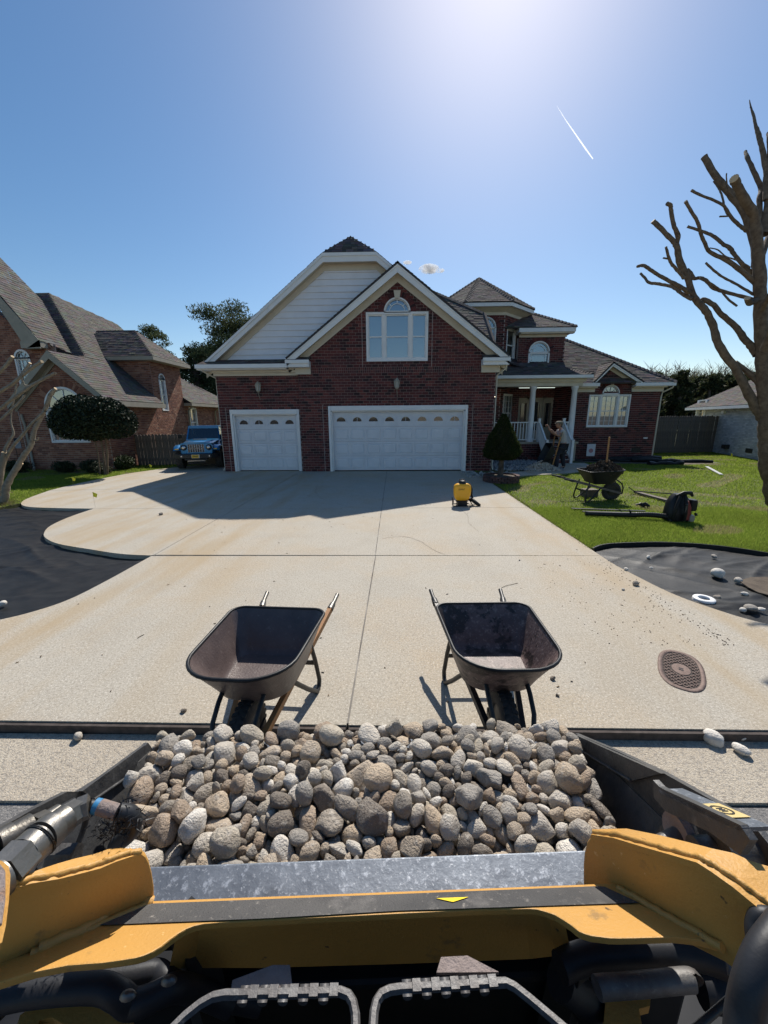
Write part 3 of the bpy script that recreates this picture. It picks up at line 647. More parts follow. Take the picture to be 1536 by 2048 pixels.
while z < zt-.3:
    h = .205; iv = poly_iv(sid, min(z+h*.9, zt-.25)); iv0 = poly_iv(sid, z+.001)
    if iv:
        b_ = MB(); b_.add([(iv0[0], GY-.045, z), (iv0[1], GY-.045, z), (iv[1], GY-.006, z+h), (iv[0], GY-.006, z+h), (iv0[0], GY+.005, z), (iv0[1], GY+.005, z)], [(0, 1, 2, 3), (4, 5, 1, 0)]); b_.build('siding_board', 'siding', house)
    z += h
up = Vector((0, 0, .02)); RY = 8.0
AP = Vector(((TL.x+TR.x)/2, apex.y, 0)); AP.z = zt+(AP.x-TL.x)*k
roof(house, [TL+up, TR+up, AP+up]); BK = Vector((0, RY, 0))
roof(house, [Lf+up, TL+up, AP+up, Vector((AP.x, 23, AP.z))+up, Vector((SX0, 23, 3.9))+up])
roof(house, [RF+up, TR+up, AP+up, Vector((AP.x, 23, AP.z))+up, Vector((RF.x, 23, 3.9))+up])
# skirt roof, gutter and frieze over the single door
roof(house, [(-6.98, YL-.42, 3.84), (-3.75, YL-.42, 3.84), (-3.75, GY, 4.1), (-6.98, GY, 4.1)])
mb = MB(); mb.box((-7.0, YL-.52, 3.70), (-3.75, YL-.42, 3.83)); mb.box((-7.0, YL-.4, 3.66), (-3.82, YL-.0, 3.70)); mb.build('eave_gutter', 'trim', house)
mb = MB(); mb.box((-6.55, YL-.1, 3.48), (-3.47, YL-.018, 3.66)); mb.box((-6.6, YL-.17, 3.58), (-3.47, YL-.1, 3.66)); mb.build('frieze_board', 'cream', house)
for x0, pts in ((-6.6, None), (3.7, None)):
    s = -1 if x0 < 0 else 1; xb = -6.53 if s < 0 else 3.68
    xe = -6.9 if s < 0 else 3.98
    yb = YF+.06 if s > 0 else YL+.06
    dp = MB(); dp.tube([(xe*.985, 14.4, 3.72), (xe*.985, 14.42, 3.62), (xb, yb, 3.42), (xb, yb, 3.3), (xb, yb, .15), (xb+.02*s, yb-.12, .04)], .026, 8); dp.build('downspout', 'cream', house)
def wall_lamp(x, z, Y):
    l = MB(); l.box((x-.05, Y-.03, z+.12), (x+.05, Y-.014, z+.34)); l.bar((x, Y-.02, z+.3), (x, Y-.16, z+.34), .02, .02)
    l.loft([[(x+r*math.cos(R(60*i)), Y-.16+r*math.sin(R(60*i)), z+h) for i in range(6)] for (r, h) in ((.02, .36), (.1, .27), (.115, .25), (.075, .02), (.04, -.02))], smooth=False)
    l.tube([(x, Y-.16, z-.02), (x, Y-.14, z-.12), (x+.02, Y-.05, z-.28)], .01, 5)
    o = l.build('wall_lamp', 'tan_trim', None); g2 = MB(); g2.loft([[(x+r*math.cos(R(60*i+30)), Y-.16+r*math.sin(R(60*i+30)), z+h) for i in range(6)] for (r, h) in ((.103, .235), (.077, .04))], cap0=False, cap1=False, smooth=False)
    g2.build('lamp_glass', 'blind', o); return o
tag(wall_lamp(-4.93, 2.92, YL), 'small lantern fixed on brick above the single garage door', 'wall lamp', 'lanterns above the garage doors')
tag(wall_lamp(.1, 2.98, YF), 'small lantern fixed on brick above the double garage door', 'wall lamp', 'lanterns above the garage doors')
# ---- front slope between garage and tower
k2 = .78; n2 = (0, -k2, 1); p2_ = (0, 15.3, 4.0)
A_ = atP(862, 582, n2, p2_); B_ = atP(967, 627, n2, p2_); C_ = atP(987, 688, n2, p2_); D_ = atP(1000, 722, n2, p2_)
lowL = Vector((1.2, 15.9, 4.0+k2*.6)); lowR = Vector((D_.x, D_.y, D_.z))
roof(house, [lowL, lowR, C_, B_, A_])
roof(house, [B_+Vector((0, .02, 0)), C_+Vector((0, .02, 0)), C_+Vector((.05, 2.5, -.1)), B_+Vector((.02, 2.5, 0))]); ridge_cap(house, A_, B_); ridge_cap(house, B_, C_)
# ---- octagonal tower
TC = Vector((4.24, 21.6)); ap_ = 2.08
def octo(ap, z): 
    r = ap/math.cos(R(22.5)); return [Vector((TC.x+r*math.sin(R(22.5+45*i+180)), TC.y+r*math.cos(R(22.5+45*i+180)), z)) for i in range(8)]
oc = octo(ap_, 0)
# faces: find those facing the street
for i in range(8):
    a, b = oc[i], oc[(i+1) % 8]; mid = (a+b)/2; nrm = Vector((mid.x-TC.x, mid.y-TC.y, 0)).normalized()
    if nrm.y > .2: continue
    u = (b-a).normalized(); 
    if u.cross(Vector((0, 0, 1))).dot(nrm) < 0: a, b = b, a; u = -u
    L_ = (b-a).length; ops = []
    if nrm.y < -.9: ops = [('r', L_/2-.47, L_/2+.47, 4.5, 5.99), ('a', L_/2, 5.97, .5)]
    elif nrm.x > .3 and nrm.y < -.3: ops = [('r', L_*.14, L_*.62, 4.55, 6.0), ('r', L_*.15, L_*.75, .9, 3.05)]
    wall(house, 'wall', (a.x, a.y, 0), u, [(0, 0), (L_, 0), (L_, 6.62), (0, 6.62)], ops, stuff=HB, soldier=(6.5,))
    Tt, Ut, Nt = frame_T((a.x, a.y, 0), u)
    if nrm.y < -.9:
        w = bpy.data.objects.new('window', None); link(w, house); sash(w, Tt, L_/2-.42, L_/2+.42, 4.5, 5.95, (2, 4), None); fan(w, Tt, L_/2, 5.97, .42, spokes=(45, 90, 135), inner=.26)
        mb = MB(); fbox(mb, Tt, L_/2-.48, L_/2-.42, 4.5, 5.95, -.1, .03); fbox(mb, Tt, L_/2+.42, L_/2+.48, 4.5, 5.95, -.1, .03); mb.build('frame', 'trim', w)
        arch_bricks(HB, (a.x, a.y, 0), u, L_/2, 5.97, .49, .67, 20)
    elif ops:
        w = bpy.data.objects.new('window', None); link(w, house); casing(w, Tt, L_*.16, L_*.58, 4.6, 5.95, .06); sash(w, Tt, L_*.16, L_*.58, 4.6, 5.95, None, None)
        w = bpy.data.objects.new('window', None); link(w, house); casing(w, Tt, L_*.2, L_*.7, 1.3, 3.0, .06); sash(w, Tt, L_*.2, L_*.7, 1.3, 3.0, (3, 6), 'blind', .5)
e0, e1 = octo(ap_+.42, 6.95), octo(ap_+.42, 6.78); apx = Vector((TC.x, TC.y, 8.68))
mb = MB(); mb.loft([e1, e0], cap0=True, cap1=True, smooth=False); mb.build('fascia', 'trim', house)
mb = MB(); mb.loft([octo(ap_+.03, 6.5), octo(ap_+.03, 6.62), octo(ap_+.3, 6.775)], cap0=False, cap1=False, smooth=False); mb.build('frieze_board', 'cream', house)
e2 = octo(ap_+.45, 6.97)
for i in range(8):
    if (e2[i].y+e2[(i+1) % 8].y)/2 < TC.y+1.5: roof(house, [e2[i], e2[(i+1) % 8], apx]); 
for i in (0, 1, 2, 7, 3, 6): ridge_cap(house, e2[i], apx)
# ---- upper hip block to the right of the tower
BX0, BX1, BY = 5.9, 8.07, 19.9
wall(house, 'wall', (BX0, BY, 0), (1, 0, 0), [(0, 3.9), (BX1-BX0, 3.9), (BX1-BX0, 5.62), (0, 5.62)], [('r', 6.35-BX0+.06, 7.42-BX0-.0, 4.42, 4.95), ('a', 6.90-BX0, 4.93, .54)], stuff=HB, soldier=(1.53,))
wall(house, 'wall', (BX1, BY, 0), (0, 1, 0), [(0, 4), (4, 4), (4, 5.62), (0, 5.62)], stuff=HB)
Tt, _, _ = frame_T((BX0, BY, 0), (1, 0, 0)); w = bpy.data.objects.new('window', None); link(w, house)
mb = MB(); u0, u1 = .50, 1.50; fbox(mb, Tt, u0, u0+.07, 4.42, 4.95, -.1, .03); fbox(mb, Tt, u1-.07, u1, 4.42, 4.95, -.1, .03); fbox(mb, Tt, u0, u1, 4.36, 4.43, -.1, .04); fbox(mb, Tt, u0+.07, u1-.07, 4.86, 4.94, -.1, .01)
for z_ in (4.5, 4.79): fbox(mb, Tt, u0+.07, u1-.07, z_, z_+.02, -.07, -.04)
for u_ in (u0+.17, u1-.19): fbox(mb, Tt, u_, u_+.02, 4.43, 4.86, -.07, -.041)
mb.build('frame', 'trim', w); p = MB(); p.add([Tt(u0, 4.42, -.06), Tt(u1, 4.42, -.06), Tt(u1, 4.95, -.06), Tt(u0, 4.95, -.06)], [(0, 1, 2, 3)]); p.build('pane', 'glass', w)
fan(w, Tt, 1.0, 4.94, .44, w=.06, spokes=(25, 155), inner=.3); arch_bricks(HB, (BX0, BY, 0), (1, 0, 0), 1.0, 4.94, .51, .68, 22)
mb = MB(); mb.box((BX0-.1, BY-.35, 5.78), (BX1+.32, BY+4, 5.97)); mb.build('fascia', 'trim', house); mb = MB(); mb.box((BX0, BY-.07, 5.6), (BX1+.05, BY-.016, 5.79)); mb.box((BX0, BY-.3, 5.72), (BX1+.3, BY-.07, 5.785)); mb.build('frieze_board', 'cream', house)
hc = Vector((BX1+.34, BY-.37, 5.985)); kk = .60
roof(house, [(BX0-1.5, BY-.37, 5.985), tuple(hc), (hc.x-3.6, hc.y+3.6, hc.z+3.6*kk)]); roof(house, [tuple(hc), (hc.x, hc.y+9, hc.z), (hc.x-3.6, hc.y+5, hc.z+3.6*kk), (hc.x-3.6, hc.y+3.6, hc.z+3.6*kk)]); ridge_cap(house, hc, (hc.x-2.6, hc.y+2.6, hc.z+2.6*kk))
# ---- porch
PY = 17.9
wall(house, 'wall', (3.7, PY-.05, 0), (1, 0, 0), [(0, 0), (2.85, 0), (2.85, .78), (0, .78)], stuff=HB, soldier=(.67,))
mb = MB(); mb.box((3.65, PY-.08, .78), (8.25, 22, .86)); mb.box((3.7, PY, 0), (8.2, 22, .78)); mb.build('porch_floor', 'concrete', house)
wall(house, 'wall', (5.0, 20.25, 0), (1, 0, 0), [(.9, .86), (3.0, .86), (3.0, 3.35), (.9, 3.35)], [('r', 1.22, 2.9, .86, 2.88)], stuff=HB)
wall(house, 'wall', (7.95, 20.25, 0), (.35, -1, 0), [(0, .86), (1.2, .86), (1.2, 3.35), (0, 3.35)], stuff=HB)
wall(house, 'wall', (8.2, 18.72, 0), (-.0001, -1, 0), [(-1.0, .86), (0, .86), (0, 3.35), (-1.0, 3.35)], stuff=HB)
mb = MB(); mb.box((3.7, PY-.02, 3.25), (8.2, PY+.2, 3.42)); mb.box((3.62, PY-.1, 3.42), (8.3, PY+.15, 3.55)); mb.build('porch_beam', 'cream', house)
mb = MB(); mb.box((3.62, PY-.32, 3.55), (8.42, PY-.1, 3.62)); mb.box((3.62, PY-.38, 3.56), (8.45, PY-.3, 3.68)); mb.build('eave_gutter', 'trim', house)
mb = MB(); mb.box((3.7, PY+.2, 3.37), (8.2, 20.3, 3.41)); mb.build('porch_ceiling', 'trim', house)
roof(house, [(3.64, PY-.36, 3.68), (8.45, PY-.36, 3.68), (7.6, 19.95, 4.32), (3.64, 19.95, 4.32)]); ridge_cap(house, (8.42, PY-.34, 3.7), (7.95, 19.3, 4.12))
for x in (6.12, 7.93):
    c = MB(); prof = [(.17, .86), (.17, .95), (.15, .97), (.15, 1.02), (.128, 1.05), (.126, 1.8), (.11, 3.08), (.125, 3.1), (.125, 3.13), (.155, 3.16), (.155, 3.25)]
    c.loft([[(x+r*math.cos(R(18*i)), PY+.1+r*math.sin(R(18*i)), z) for i in range(20)] for r, z in prof]); c.build('porch_column', 'trim', house)
# front door with side lights
Td, _, _ = frame_T((5.0, 20.25, 0), (1, 0, 0)); dr = bpy.data.objects.new('front_door', None); link(dr, house)
mb = MB()
for (a, b) in ((1.22, 1.30), (1.62, 1.72), (2.42, 2.5), (2.82, 2.9)): fbox(mb, Td, a, b, .86, 2.88, -.12, .03)
fbox(mb, Td, 1.3, 2.82, 2.8, 2.88, -.12, .03); fbox(mb, Td, 1.3, 1.62, .86, 1.45, -.1, 0); fbox(mb, Td, 2.5, 2.82, .86, 1.45, -.1, 0); fbox(mb, Td, 1.3, 1.62, 2.62, 2.8, -.1, 0); fbox(mb, Td, 2.5, 2.82, 2.62, 2.8, -.1, 0); mb.build('frame', 'tan_trim', dr)
mb = MB(); fbox(mb, Td, 1.72, 2.42, .88, 1.3, -.1, -.03); fbox(mb, Td, 1.72, 1.86, 1.3, 2.8, -.1, -.03); fbox(mb, Td, 2.28, 2.42, 1.3, 2.8, -.1, -.03); fbox(mb, Td, 1.86, 2.28, 2.68, 2.8, -.1, -.03); mb.build('door_leaf', 'tan_trim', dr)
for (a, b, z0, z1) in ((1.86, 2.28, 1.3, 2.68), (1.38, 1.54, 1.45, 2.62), (2.58, 2.74, 1.45, 2.62)):
    p = MB(); fbox(p, Td, a, b, z0, z1, -.08, -.07); p.build('pane', 'glass_dark', dr)
for (x, y, nm) in ((6.5, 19.0, 'hanging_lantern'), (4.75, 19.3, 'hanging_lantern')):
    l = MB(); l.tube([(x, y, 3.37), (x, y, 3.1)], .008, 5); l.loft([[(x+r*math.cos(R(60*i)), y+r*math.sin(R(60*i)), z) for i in range(6)] for r, z in ((.02, 3.1), (.09, 3.04), (.09, 3.02))], smooth=False)
    l.loft([[(x+r*math.cos(R(60*i)), y+r*math.sin(R(60*i)), z) for i in range(6)] for r, z in ((.05, 2.78), (.05, 2.80))], smooth=False)
    for i in range(6): l.bar((x+.085*math.cos(R(60*i)), y+.085*math.sin(R(60*i)), 3.03), (x+.05*math.cos(R(60*i)), y+.05*math.sin(R(60*i)), 2.79), .008, .008)
    o = l.build(nm, 'black_steel'); tag(o, 'lit lantern hanging from the porch ceiling ' + ('in front of the front door' if x > 6 else 'beside the garage wall'), 'lantern', 'porch lanterns')
    b = MB(); b.loft([[(x+r*math.cos(R(45*i)), y+r*math.sin(R(45*i)), 2.9+h) for i in range(8)] for r, h in ((.01, -.05), (.035, -.03), (.042, 0), (.03, .035), (.01, .05))]); b.build('bulb', 'lamp_glow', o)
# porch railing and stairs
def rail(p0, p1, h=.86, n=10, base=0.1):
    ob = bpy.data.objects.new('railing', None); link(ob, house); p0 = Vector(p0); p1 = Vector(p1)
    a = MB(); a.bar(p0+Vector((0, 0, h)), p1+Vector((0, 0, h)), .07, .045); a.build('top_rail', 'trim', ob); a = MB(); a.bar(p0+Vector((0, 0, base)), p1+Vector((0, 0, base)), .05, .04); a.build('bottom_rail', 'trim', ob)
    for i in range(n):
        q = p0.lerp(p1, (i+.5)/n); a = MB(); a.box((q.x-.017, q.y-.017, q.z+base), (q.x+.017, q.y+.017, q.z+h)); a.build('baluster', 'trim', ob)
    return ob
rail((4.0, PY+.05, .86), (6.0, PY+.05, .86), n=15)
rail((6.24, PY+.05, .86), (6.45, PY+.05, .86), n=2)
rail((7.5, PY+.05, .86), (7.8, PY+.05, .86), n=3)
for x in (6.47, 7.55):
    rail((x, PY-.05, .86), (x, 16.85, .02), n=11, base=.12)
    for (y, z0, z1) in ((PY, .86, 1.86), (16.82, 0, .98)):
        a = MB(); a.box((x-.05, y-.05, z0), (x+.05, y+.05, z1)); a.prism([(x-.06, y-.06, z1), (x+.06, y-.06, z1), (x+.06, y+.06, z1), (x-.06, y+.06, z1)], (0, 0, .03)); a.build('post', 'trim', house)
for i in range(5):
    y1 = PY-.02; y0 = 16.9+i*.2; z1 = .172*(i+1)
    wall(house, 'stair_riser', (6.5, y0, 0), (1, 0, 0), [(0, z1-.172), (1.02, z1-.172), (1.02, z1-.03), (0, z1-.03)], c=.071, stuff=HB)
    a = MB(); a.box((6.48, y0-.03, z1-.03), (7.54, y0+.2 if i < 4 else PY-.09, z1)); a.build('stair_tread', 'mortar', house)
for (xx, uu) in ((6.48, (0, -1, 0)), (7.54, (0, 1, 0))):
    yy = PY-.1 if uu[1] < 0 else 16.9; pl = [(0, 0), (1.0, 0), (1.0, .12), (0, .8)] if uu[1] < 0 else [(0, 0), (1, 0), (1, .8), (0, .12)]
    wall(house, 'stair_cheek', (xx, yy, 0), uu, pl, stuff=HB)
# ---- right wing
WY = 18.7
wall(house, 'wall', (8.2, WY, 0), (1, 0, 0), [(0, 0), (3.9, 0), (3.9, 3.05), (0, 3.05)], [('r', .72, 2.60, 1.47, 2.92), ('r', 2.95, 3.37, .30, .52)], stuff=HB, soldier=(2.96,))
wall(house, 'wall', (8.2, WY-.03, 0), (1, 0, 0), [(.75, 3.0), (2.6, 3.0), (2.6, 3.25), (1.67, 4.05), (.75, 3.25)], [('a', 1.66, 2.93, .4)], stuff=HB)
wall(house, 'wall', (12.1, WY, 0), (0, 1, 0), [(0, 0), (5, 0), (5, 3.05), (0, 3.05)], stuff=HB)
Tw, _, _ = frame_T((8.2, WY, 0), (1, 0, 0)); w = bpy.data.objects.new('window', None); link(w, house)
casing(w, Tw, .78, 2.54, 1.53, 2.86, .06)
for (a, b) in ((.78, 1.22), (1.31, 2.01), (2.10, 2.54)): sash(w, Tw, a, b, 1.53, 2.86, (3 if b-a > .5 else 2, 6), 'blind', .0)
mb = MB(); fbox(mb, Tw, 1.22, 1.31, 1.53, 2.86, -.12, .02); fbox(mb, Tw, 2.01, 2.10, 1.53, 2.86, -.12, .02); mb.build('mullion', 'trim', w)
Tw2, _, _ = frame_T((8.2, WY-.03, 0), (1, 0, 0))
fan(w, Tw2, 1.66, 2.95, .34, w=.05, spokes=(45, 90, 135)); arch_bricks(HB, (8.2, WY-.03, 0), (1, 0, 0), 1.66, 2.95, .4, .56, 18)
mb = MB(); mb.prism([Tw2(1.66-.06, 3.33, .03), Tw2(1.66+.06, 3.33, .03), Tw2(1.66+.09, 3.5, .03), Tw2(1.66-.09, 3.5, .03)], (0, -.03, 0)); mb.build('keystone', 'cream', house)
for (a, b) in ((8.22, 9.1), (10.75, 12.16)):
    mb = MB(); mb.box((a, WY-.1, 3.03), (b, WY-.016, 3.24)); mb.box((a, WY-.3, 3.2), (b+.02, WY-.1, 3.26)); mb.build('frieze_board', 'cream', house)
    e = b+.05 if b < 10 else 12.48
    mb = MB(); mb.box((a-.02, WY-.4, 3.26), (e, WY-.3, 3.4)); mb.box((a, WY-.3, 3.262), (e-.02, WY-.02, 3.3)); mb.build('eave_gutter', 'trim', house)
dp = MB(); dp.tube([(12.42, WY-.32, 3.28), (12.4, WY-.3, 3.18), (12.16, WY-.05, 3.0), (12.13, WY-.04, 2.8), (12.13, WY-.04, .1)], .035, 8); dp.build('downspout', 'cream', house)
hc = Vector((12.5, WY-.38, 3.41)); k3 = .68; tt = 5.6; top = Vector((hc.x-tt, hc.y+tt, hc.z+tt*k3))
roof(house, [(7.6, hc.y, hc.z), tuple(hc), tuple(top), (5.0, top.y, top.z), (5.0, hc.y+2, hc.z+2*k3)]); roof(house, [tuple(hc), (hc.x, hc.y+12, hc.z), (top.x, top.y+1, top.z), tuple(top)]); ridge_cap(house, hc, top)
Pg = atY(1228, 724, WY-.4)
YW_ = WY-.03
gable_front(Pg.x, Pg.z, 8.85, 11.08, 3.42, YW_, ov=.34, back=1.6, fas=.13)
for (a, b) in ((9.0, 9.1), (10.62, 10.72)): pass
mb = MB(); mb.box((11.15, WY-.02, .3), (11.57, WY+.05, .52))
for i in range(5): mb.bar((11.16, WY-.02, .33+.04*i), (11.56, WY-.02, .33+.04*i), .03, .012)
mb.build('foundation_vent', 'black_steel', house)
mb = MB(); mb.box((11.62, WY-.045, .93), (11.8, WY-.014, .99)); mb.build('dryer_vent', 'trim', house)
HB.build('brickwork', 'brick', house, kind='stuff')
# far wing / rear body so the block is solid from the side
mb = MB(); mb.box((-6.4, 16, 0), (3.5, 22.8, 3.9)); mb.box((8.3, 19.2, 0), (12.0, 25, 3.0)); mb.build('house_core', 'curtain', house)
# garden flag on the wall
fl = thing('garden_flag', 'small white garden flag with a pink round print against the right wing wall', 'garden flag', (8.55, 18.2, 0))
s = MB(); s.tube([(8.4, 18.2, 0), (8.4, 18.2, 1.0), (8.75, 18.2, 1.0)], .008, 5); s.build('stand', 'black_steel', fl).matrix_parent_inverse = fl.matrix_world.inverted()
a0 = atY(1175, 888, 18.15); a1 = atY(1189, 912, 18.15)
s = MB(); s.box((a0.x, 18.15, a1.z), (a1.x, 18.155, a0.z)); f = s.build('banner', 'white_paper', fl); 
s = MB(); cx, cz = (a0.x+a1.x)/2, (a0.z+a1.z)/2-.03; s.add([(cx+.1*math.cos(R(20*i)), 18.147, cz+.1*math.sin(R(20*i))) for i in range(18)], [tuple(range(18))]); s.build('round_print', mat('print_pink', (.35, .1, .12), .8, col2=(.5, .3, .3), nscale=40), f)
for i, w_ in enumerate((.14, .1)): pass
fl.location = (0, 0, 0)
for ch in fl.children: ch.matrix_parent_inverse = Matrix()

# ------------------------------------------------------------------ neighbour house on the left
nh = thing('brick_house', 'brown brick neighbour house with long grey roofs left of the driveway', 'house')
NB = MB(); XW = -11.4; NY = 15.5
def NW(name, o, u, poly, ops=(), **k): return wall(nh, name, o, u, poly, ops, c=.077, bl=.21, pal=RED_L, stuff=k.pop('stuff', NB), **k)
eaveZ = 2.72; ks = (4.63-2.72)/1.95
# street front of the low gable, right side wall
wl_ = NW('wall', (-14.9, NY, 0), (1, 0, 0), [(0, 0), (3.5, 0), (3.5, 2.75), (1.98, 4.45), (0, 2.6)], [('r', 1.12, 2.72, 1.08, 2.45), ('a', 1.92, 2.42, .8)], singles=200)
NW('wall', (XW, NY, 0), (0, 1, 0), [(0, 0), (3.4, 0), (3.4, 2.7), (0, 2.7)])
NW('wall', (XW, 18.9, 0), (0, 1, 0), [(0, 0), (2.6, 0), (2.6, 4.72), (0, 4.72)], [('r', .55, 1.05, 2.4, 3.9), ('a', .8, 3.88, .26)])
NW('wall', (-16.5, 16.0, 0), (1, 0, 0), [(-1.5, 0), (3.0, 0), (3.0, 4.9), (2.3, 5.05), (0, 7.1), (-1.5, 8.2)], [('r', 1.1, 2.2, .2, 2.5), ('r', 1.48, 2.08, 3.2, 4.4), ('a', 1.78, 4.37, .32)])
NW('wall', (-13.6, 18.9, 0), (1, 0, 0), [(0, 3.2), (2.2, 2.2), (2.2, 4.72), (0, 4.72)], soldier=(2.45,))
NW('wall', (XW-.02, 21.5, 0), (0, 1, 0), [(0, 0), (6.0, 0), (6.0, 2.8), (0, 2.8)], [('r', .5, 1.3, 1.0, 2.6)])
NW('wall', (-13.6, 27.5, 0), (1, 0, 0), [(0, 0), (3.4, 0), (3.4, 2.7), (0, 2.7)])
arch_bricks(NB, (-14.9, NY, 0), (1, 0, 0), 1.92, 2.42, .82, 1.08, 30, RED_L)
arch_bricks(NB, (-16.5, 16.0, 0), (1, 0, 0), 1.78, 4.37, .33, .52, 16, RED_L)
NB.build('brickwork', 'brick', nh, kind='stuff')
mb = MB(); mb.box((-20, 16.3, 0), (-11.7, 27, 2.6)); mb.box((-20, 19.2, 2.6), (-11.7, 21.2, 4.5)); mb.build('house_core', 'curtain', nh)
# roofs of that house. The long right slope rises to the left behind the low gable.
kx = .92
def zs_(x): return eaveZ+(-11.0-x)*kx
def SP(px, py):   # photo pixel on the long right-hand slope
    return atP(px, py, (kx, 0, 1), (-11.0, 0, eaveZ))
g0 = Vector((-11.0, NY-.35, eaveZ)); pk = Vector((-12.95, NY-.35, zs_(-12.95)))
vt = SP(170, 712); hp = SP(97, 586); e1_ = Vector((-11.0, 18.9, eaveZ)); dj = SP(208, 712); dj2 = SP(175, 661); rr = SP(195, 661)
def rf(pts, pal=SH_L): return roof(nh, pts, pal, .14)
def onx(y, z): return Vector((-11.0-(z-eaveZ)/kx, y, z))
rf([g0, e1_, onx(18.9, 4.6), onx(16.6, pk.z), onx(NY-.35, pk.z)])
rf([onx(16.55, 4.45), onx(18.9, 4.45), onx(20.6, 5.9), onx(hp.y+.0, hp.z), onx(vt.y, vt.z)][::1])
rf([onx(18.7, 4.5), onx(23.5, 4.5), onx(24.0, hp.z-.6), onx(hp.y, hp.z)])
rf([(-14.95, NY-.35, 2.65), onx(NY-.35, pk.z), onx(17.8, pk.z), (-14.95, 17.8, 2.65)])
# street-facing slope left of the hip, its backlit shade put into darker shingles
DL = atY(55, 585, hp.y)
rf([onx(hp.y, hp.z), onx(vt.y, vt.z), (onx(vt.y, vt.z)-Vector((1.6, 0, 0))), (hp.x-3.2, hp.y, hp.z)], SH)
# upper gable roof (right slope) with its rake
U0 = atY(0, 563, 17.6); U1 = atY(83, 600, 18.2); U2 = atY(142, 706, 17.0); U3 = atY(78, 680, 15.62); U4 = atY(48, 655, 15.6); U5 = atY(-30, 560, 15.6); U6 = atY(-60, 530, 17.6)
rf([U3, U2, U1, U6, U5])
mb = MB(); a_, b_ = U5-Vector((0, .02, 0)), U3-Vector((0, .02, 0)); mb.prism([a_, b_, b_-Vector((0, 0, .3)), b_-Vector((.55, 0, .3)), a_-Vector((0, 0, .3))], (0, .04, 0)); mb.prism([b_-Vector((.75, 0, .04)), b_, b_+Vector((0, .4, 0)), b_+Vector((-.75, .4, -.04))], (0, 0, -.25)); mb.build('rake_board', 'tan_trim', nh)
# low gable rake boards, eave
L3 = Vector((-14.95, NY-.36, 2.65))
for (a, b) in ((onx(NY-.36, pk.z), g0), (onx(NY-.36, pk.z), L3)):
    mb = MB(); d = Vector((0, 0, -.24)); mb.prism([a, b, b+d, a+d*1.2], (0, .04, 0)); mb.prism([a+d*.9+Vector((0, .3, 0)), b+d*.9+Vector((0, .3, 0)), b+d*1.5+Vector((0, .3, 0)), a+d*1.7+Vector((0, .3, 0))], (0, .035, 0)); mb.build('rake_board', 'tan_trim', nh)
    mb = MB(); mb.add([a+d, b+d, b+d+Vector((0, .34, 0)), a+d+Vector((0, .34, 0))], [(0, 1, 2, 3)]); mb.build('soffit', 'tan_trim', nh)
mb = MB(); mb.box((-11.42, NY-.36, 2.5), (-10.95, 19.0, 2.7)); mb.prism([(-11.0, NY-.36, 2.7), (-11.75, NY-.36, 2.7), (-11.75, NY-.36, 2.35), (-11.45, NY-.36, 2.35)], (0, .36, 0)); mb.build('eave_gutter', 'tan_trim', nh)
# side wing with the tall arched window
D0 = Vector((-13.9, 18.55, 4.8)); D1 = Vector((-11.0, 18.55, 4.8)); D2 = Vector((-11.0, 21.8, 4.8)); R1 = atY(270, 661, 20.2); R1.z = max(R1.z, 5.9); R0 = Vector((-14.6, 20.2, R1.z))
rf([D0, D1, R1, R0], SH); rf([D1, D2, R1]); mb = MB(); mb.box((-13.6, 18.5, 4.62), (-10.95, 18.9, 4.78)); mb.box((-11.4, 18.9, 4.62), (-10.95, 21.8, 4.78)); mb.build('eave_gutter', 'tan_trim', nh)  # street slope takes the darker tints too, as painted backlit shade
rf([D2, (-13.8, 21.8, 4.8), R0, R1])
rf([(-11.0, 21.5, 2.85), (-11.0, 27.9, 2.85), (-13.6, 25.2, 4.6), (-13.6, 21.5, 4.6)]); rf([(-11.0, 27.9, 2.85), (-16, 27.9, 2.85), (-13.6, 25.2, 4.6)], SH); mb = MB(); mb.box((-11.4, 21.5, 2.68), (-10.95, 27.95, 2.83)); mb.build('eave_gutter', 'tan_trim', nh)
NWY = 29.5
for (yy) in (21.75, 25.0): 
    dp = MB(); dp.tube([(-11.0, yy, 2.7), (-11.3, yy, 2.45), (-11.34, yy, .1)], .045, 6); dp.build('downspout', 'tan_trim', nh)
# windows
Tn, _, _ = frame_T((-14.9, NY, 0), (1, 0, 0)); w = bpy.data.objects.new('window', None); link(w, nh)
casing(w, Tn, 1.2, 2.64, 1.16, 2.38, .07); sash(w, Tn, 1.2, 1.88, 1.16, 2.38, (3, 4), None); sash(w, Tn, 1.96, 2.64, 1.16, 2.38, (3, 4), None); mb = MB(); fbox(mb, Tn, 1.88, 1.96, 1.16, 2.38, -.12, .02); mb.build('mullion', 'trim', w)
fan(w, Tn, 1.92, 2.44, .72, w=.08, spokes=(45, 90, 135), inner=.3)
Tn, _, _ = frame_T((-16.5, 16, 0), (1, 0, 0)); w = bpy.data.objects.new('window', None); link(w, nh); casing(w, Tn, 1.52, 2.04, 3.26, 4.34, .06); sash(w, Tn, 1.52, 2.04, 3.26, 4.34, (3, 5), 'blind', .0); fan(w, Tn, 1.78, 4.38, .25, w=.07, spokes=(60, 120))
dd = bpy.data.objects.new('front_door', None); link(dd, nh); casing(dd, Tn, 1.2, 2.1, .3, 2.4, .07); mb = MB(); fbox(mb, Tn, 1.6, 1.68, .3, 2.4, -.12, .02); fbox(mb, Tn, 1.2, 1.24, .3, 2.4, -.1, 0); mb.build('side_light_frame', 'trim', dd); mb = MB(); fbox(mb, Tn, 1.68, 2.1, .3, 2.4, -.1, -.06); mb.build('door_leaf', 'red', dd); mb = MB(); fbox(mb, Tn, 1.24, 1.6, .3, 2.4, -.1, -.08); mb.build('pane', 'glass_dark', dd)
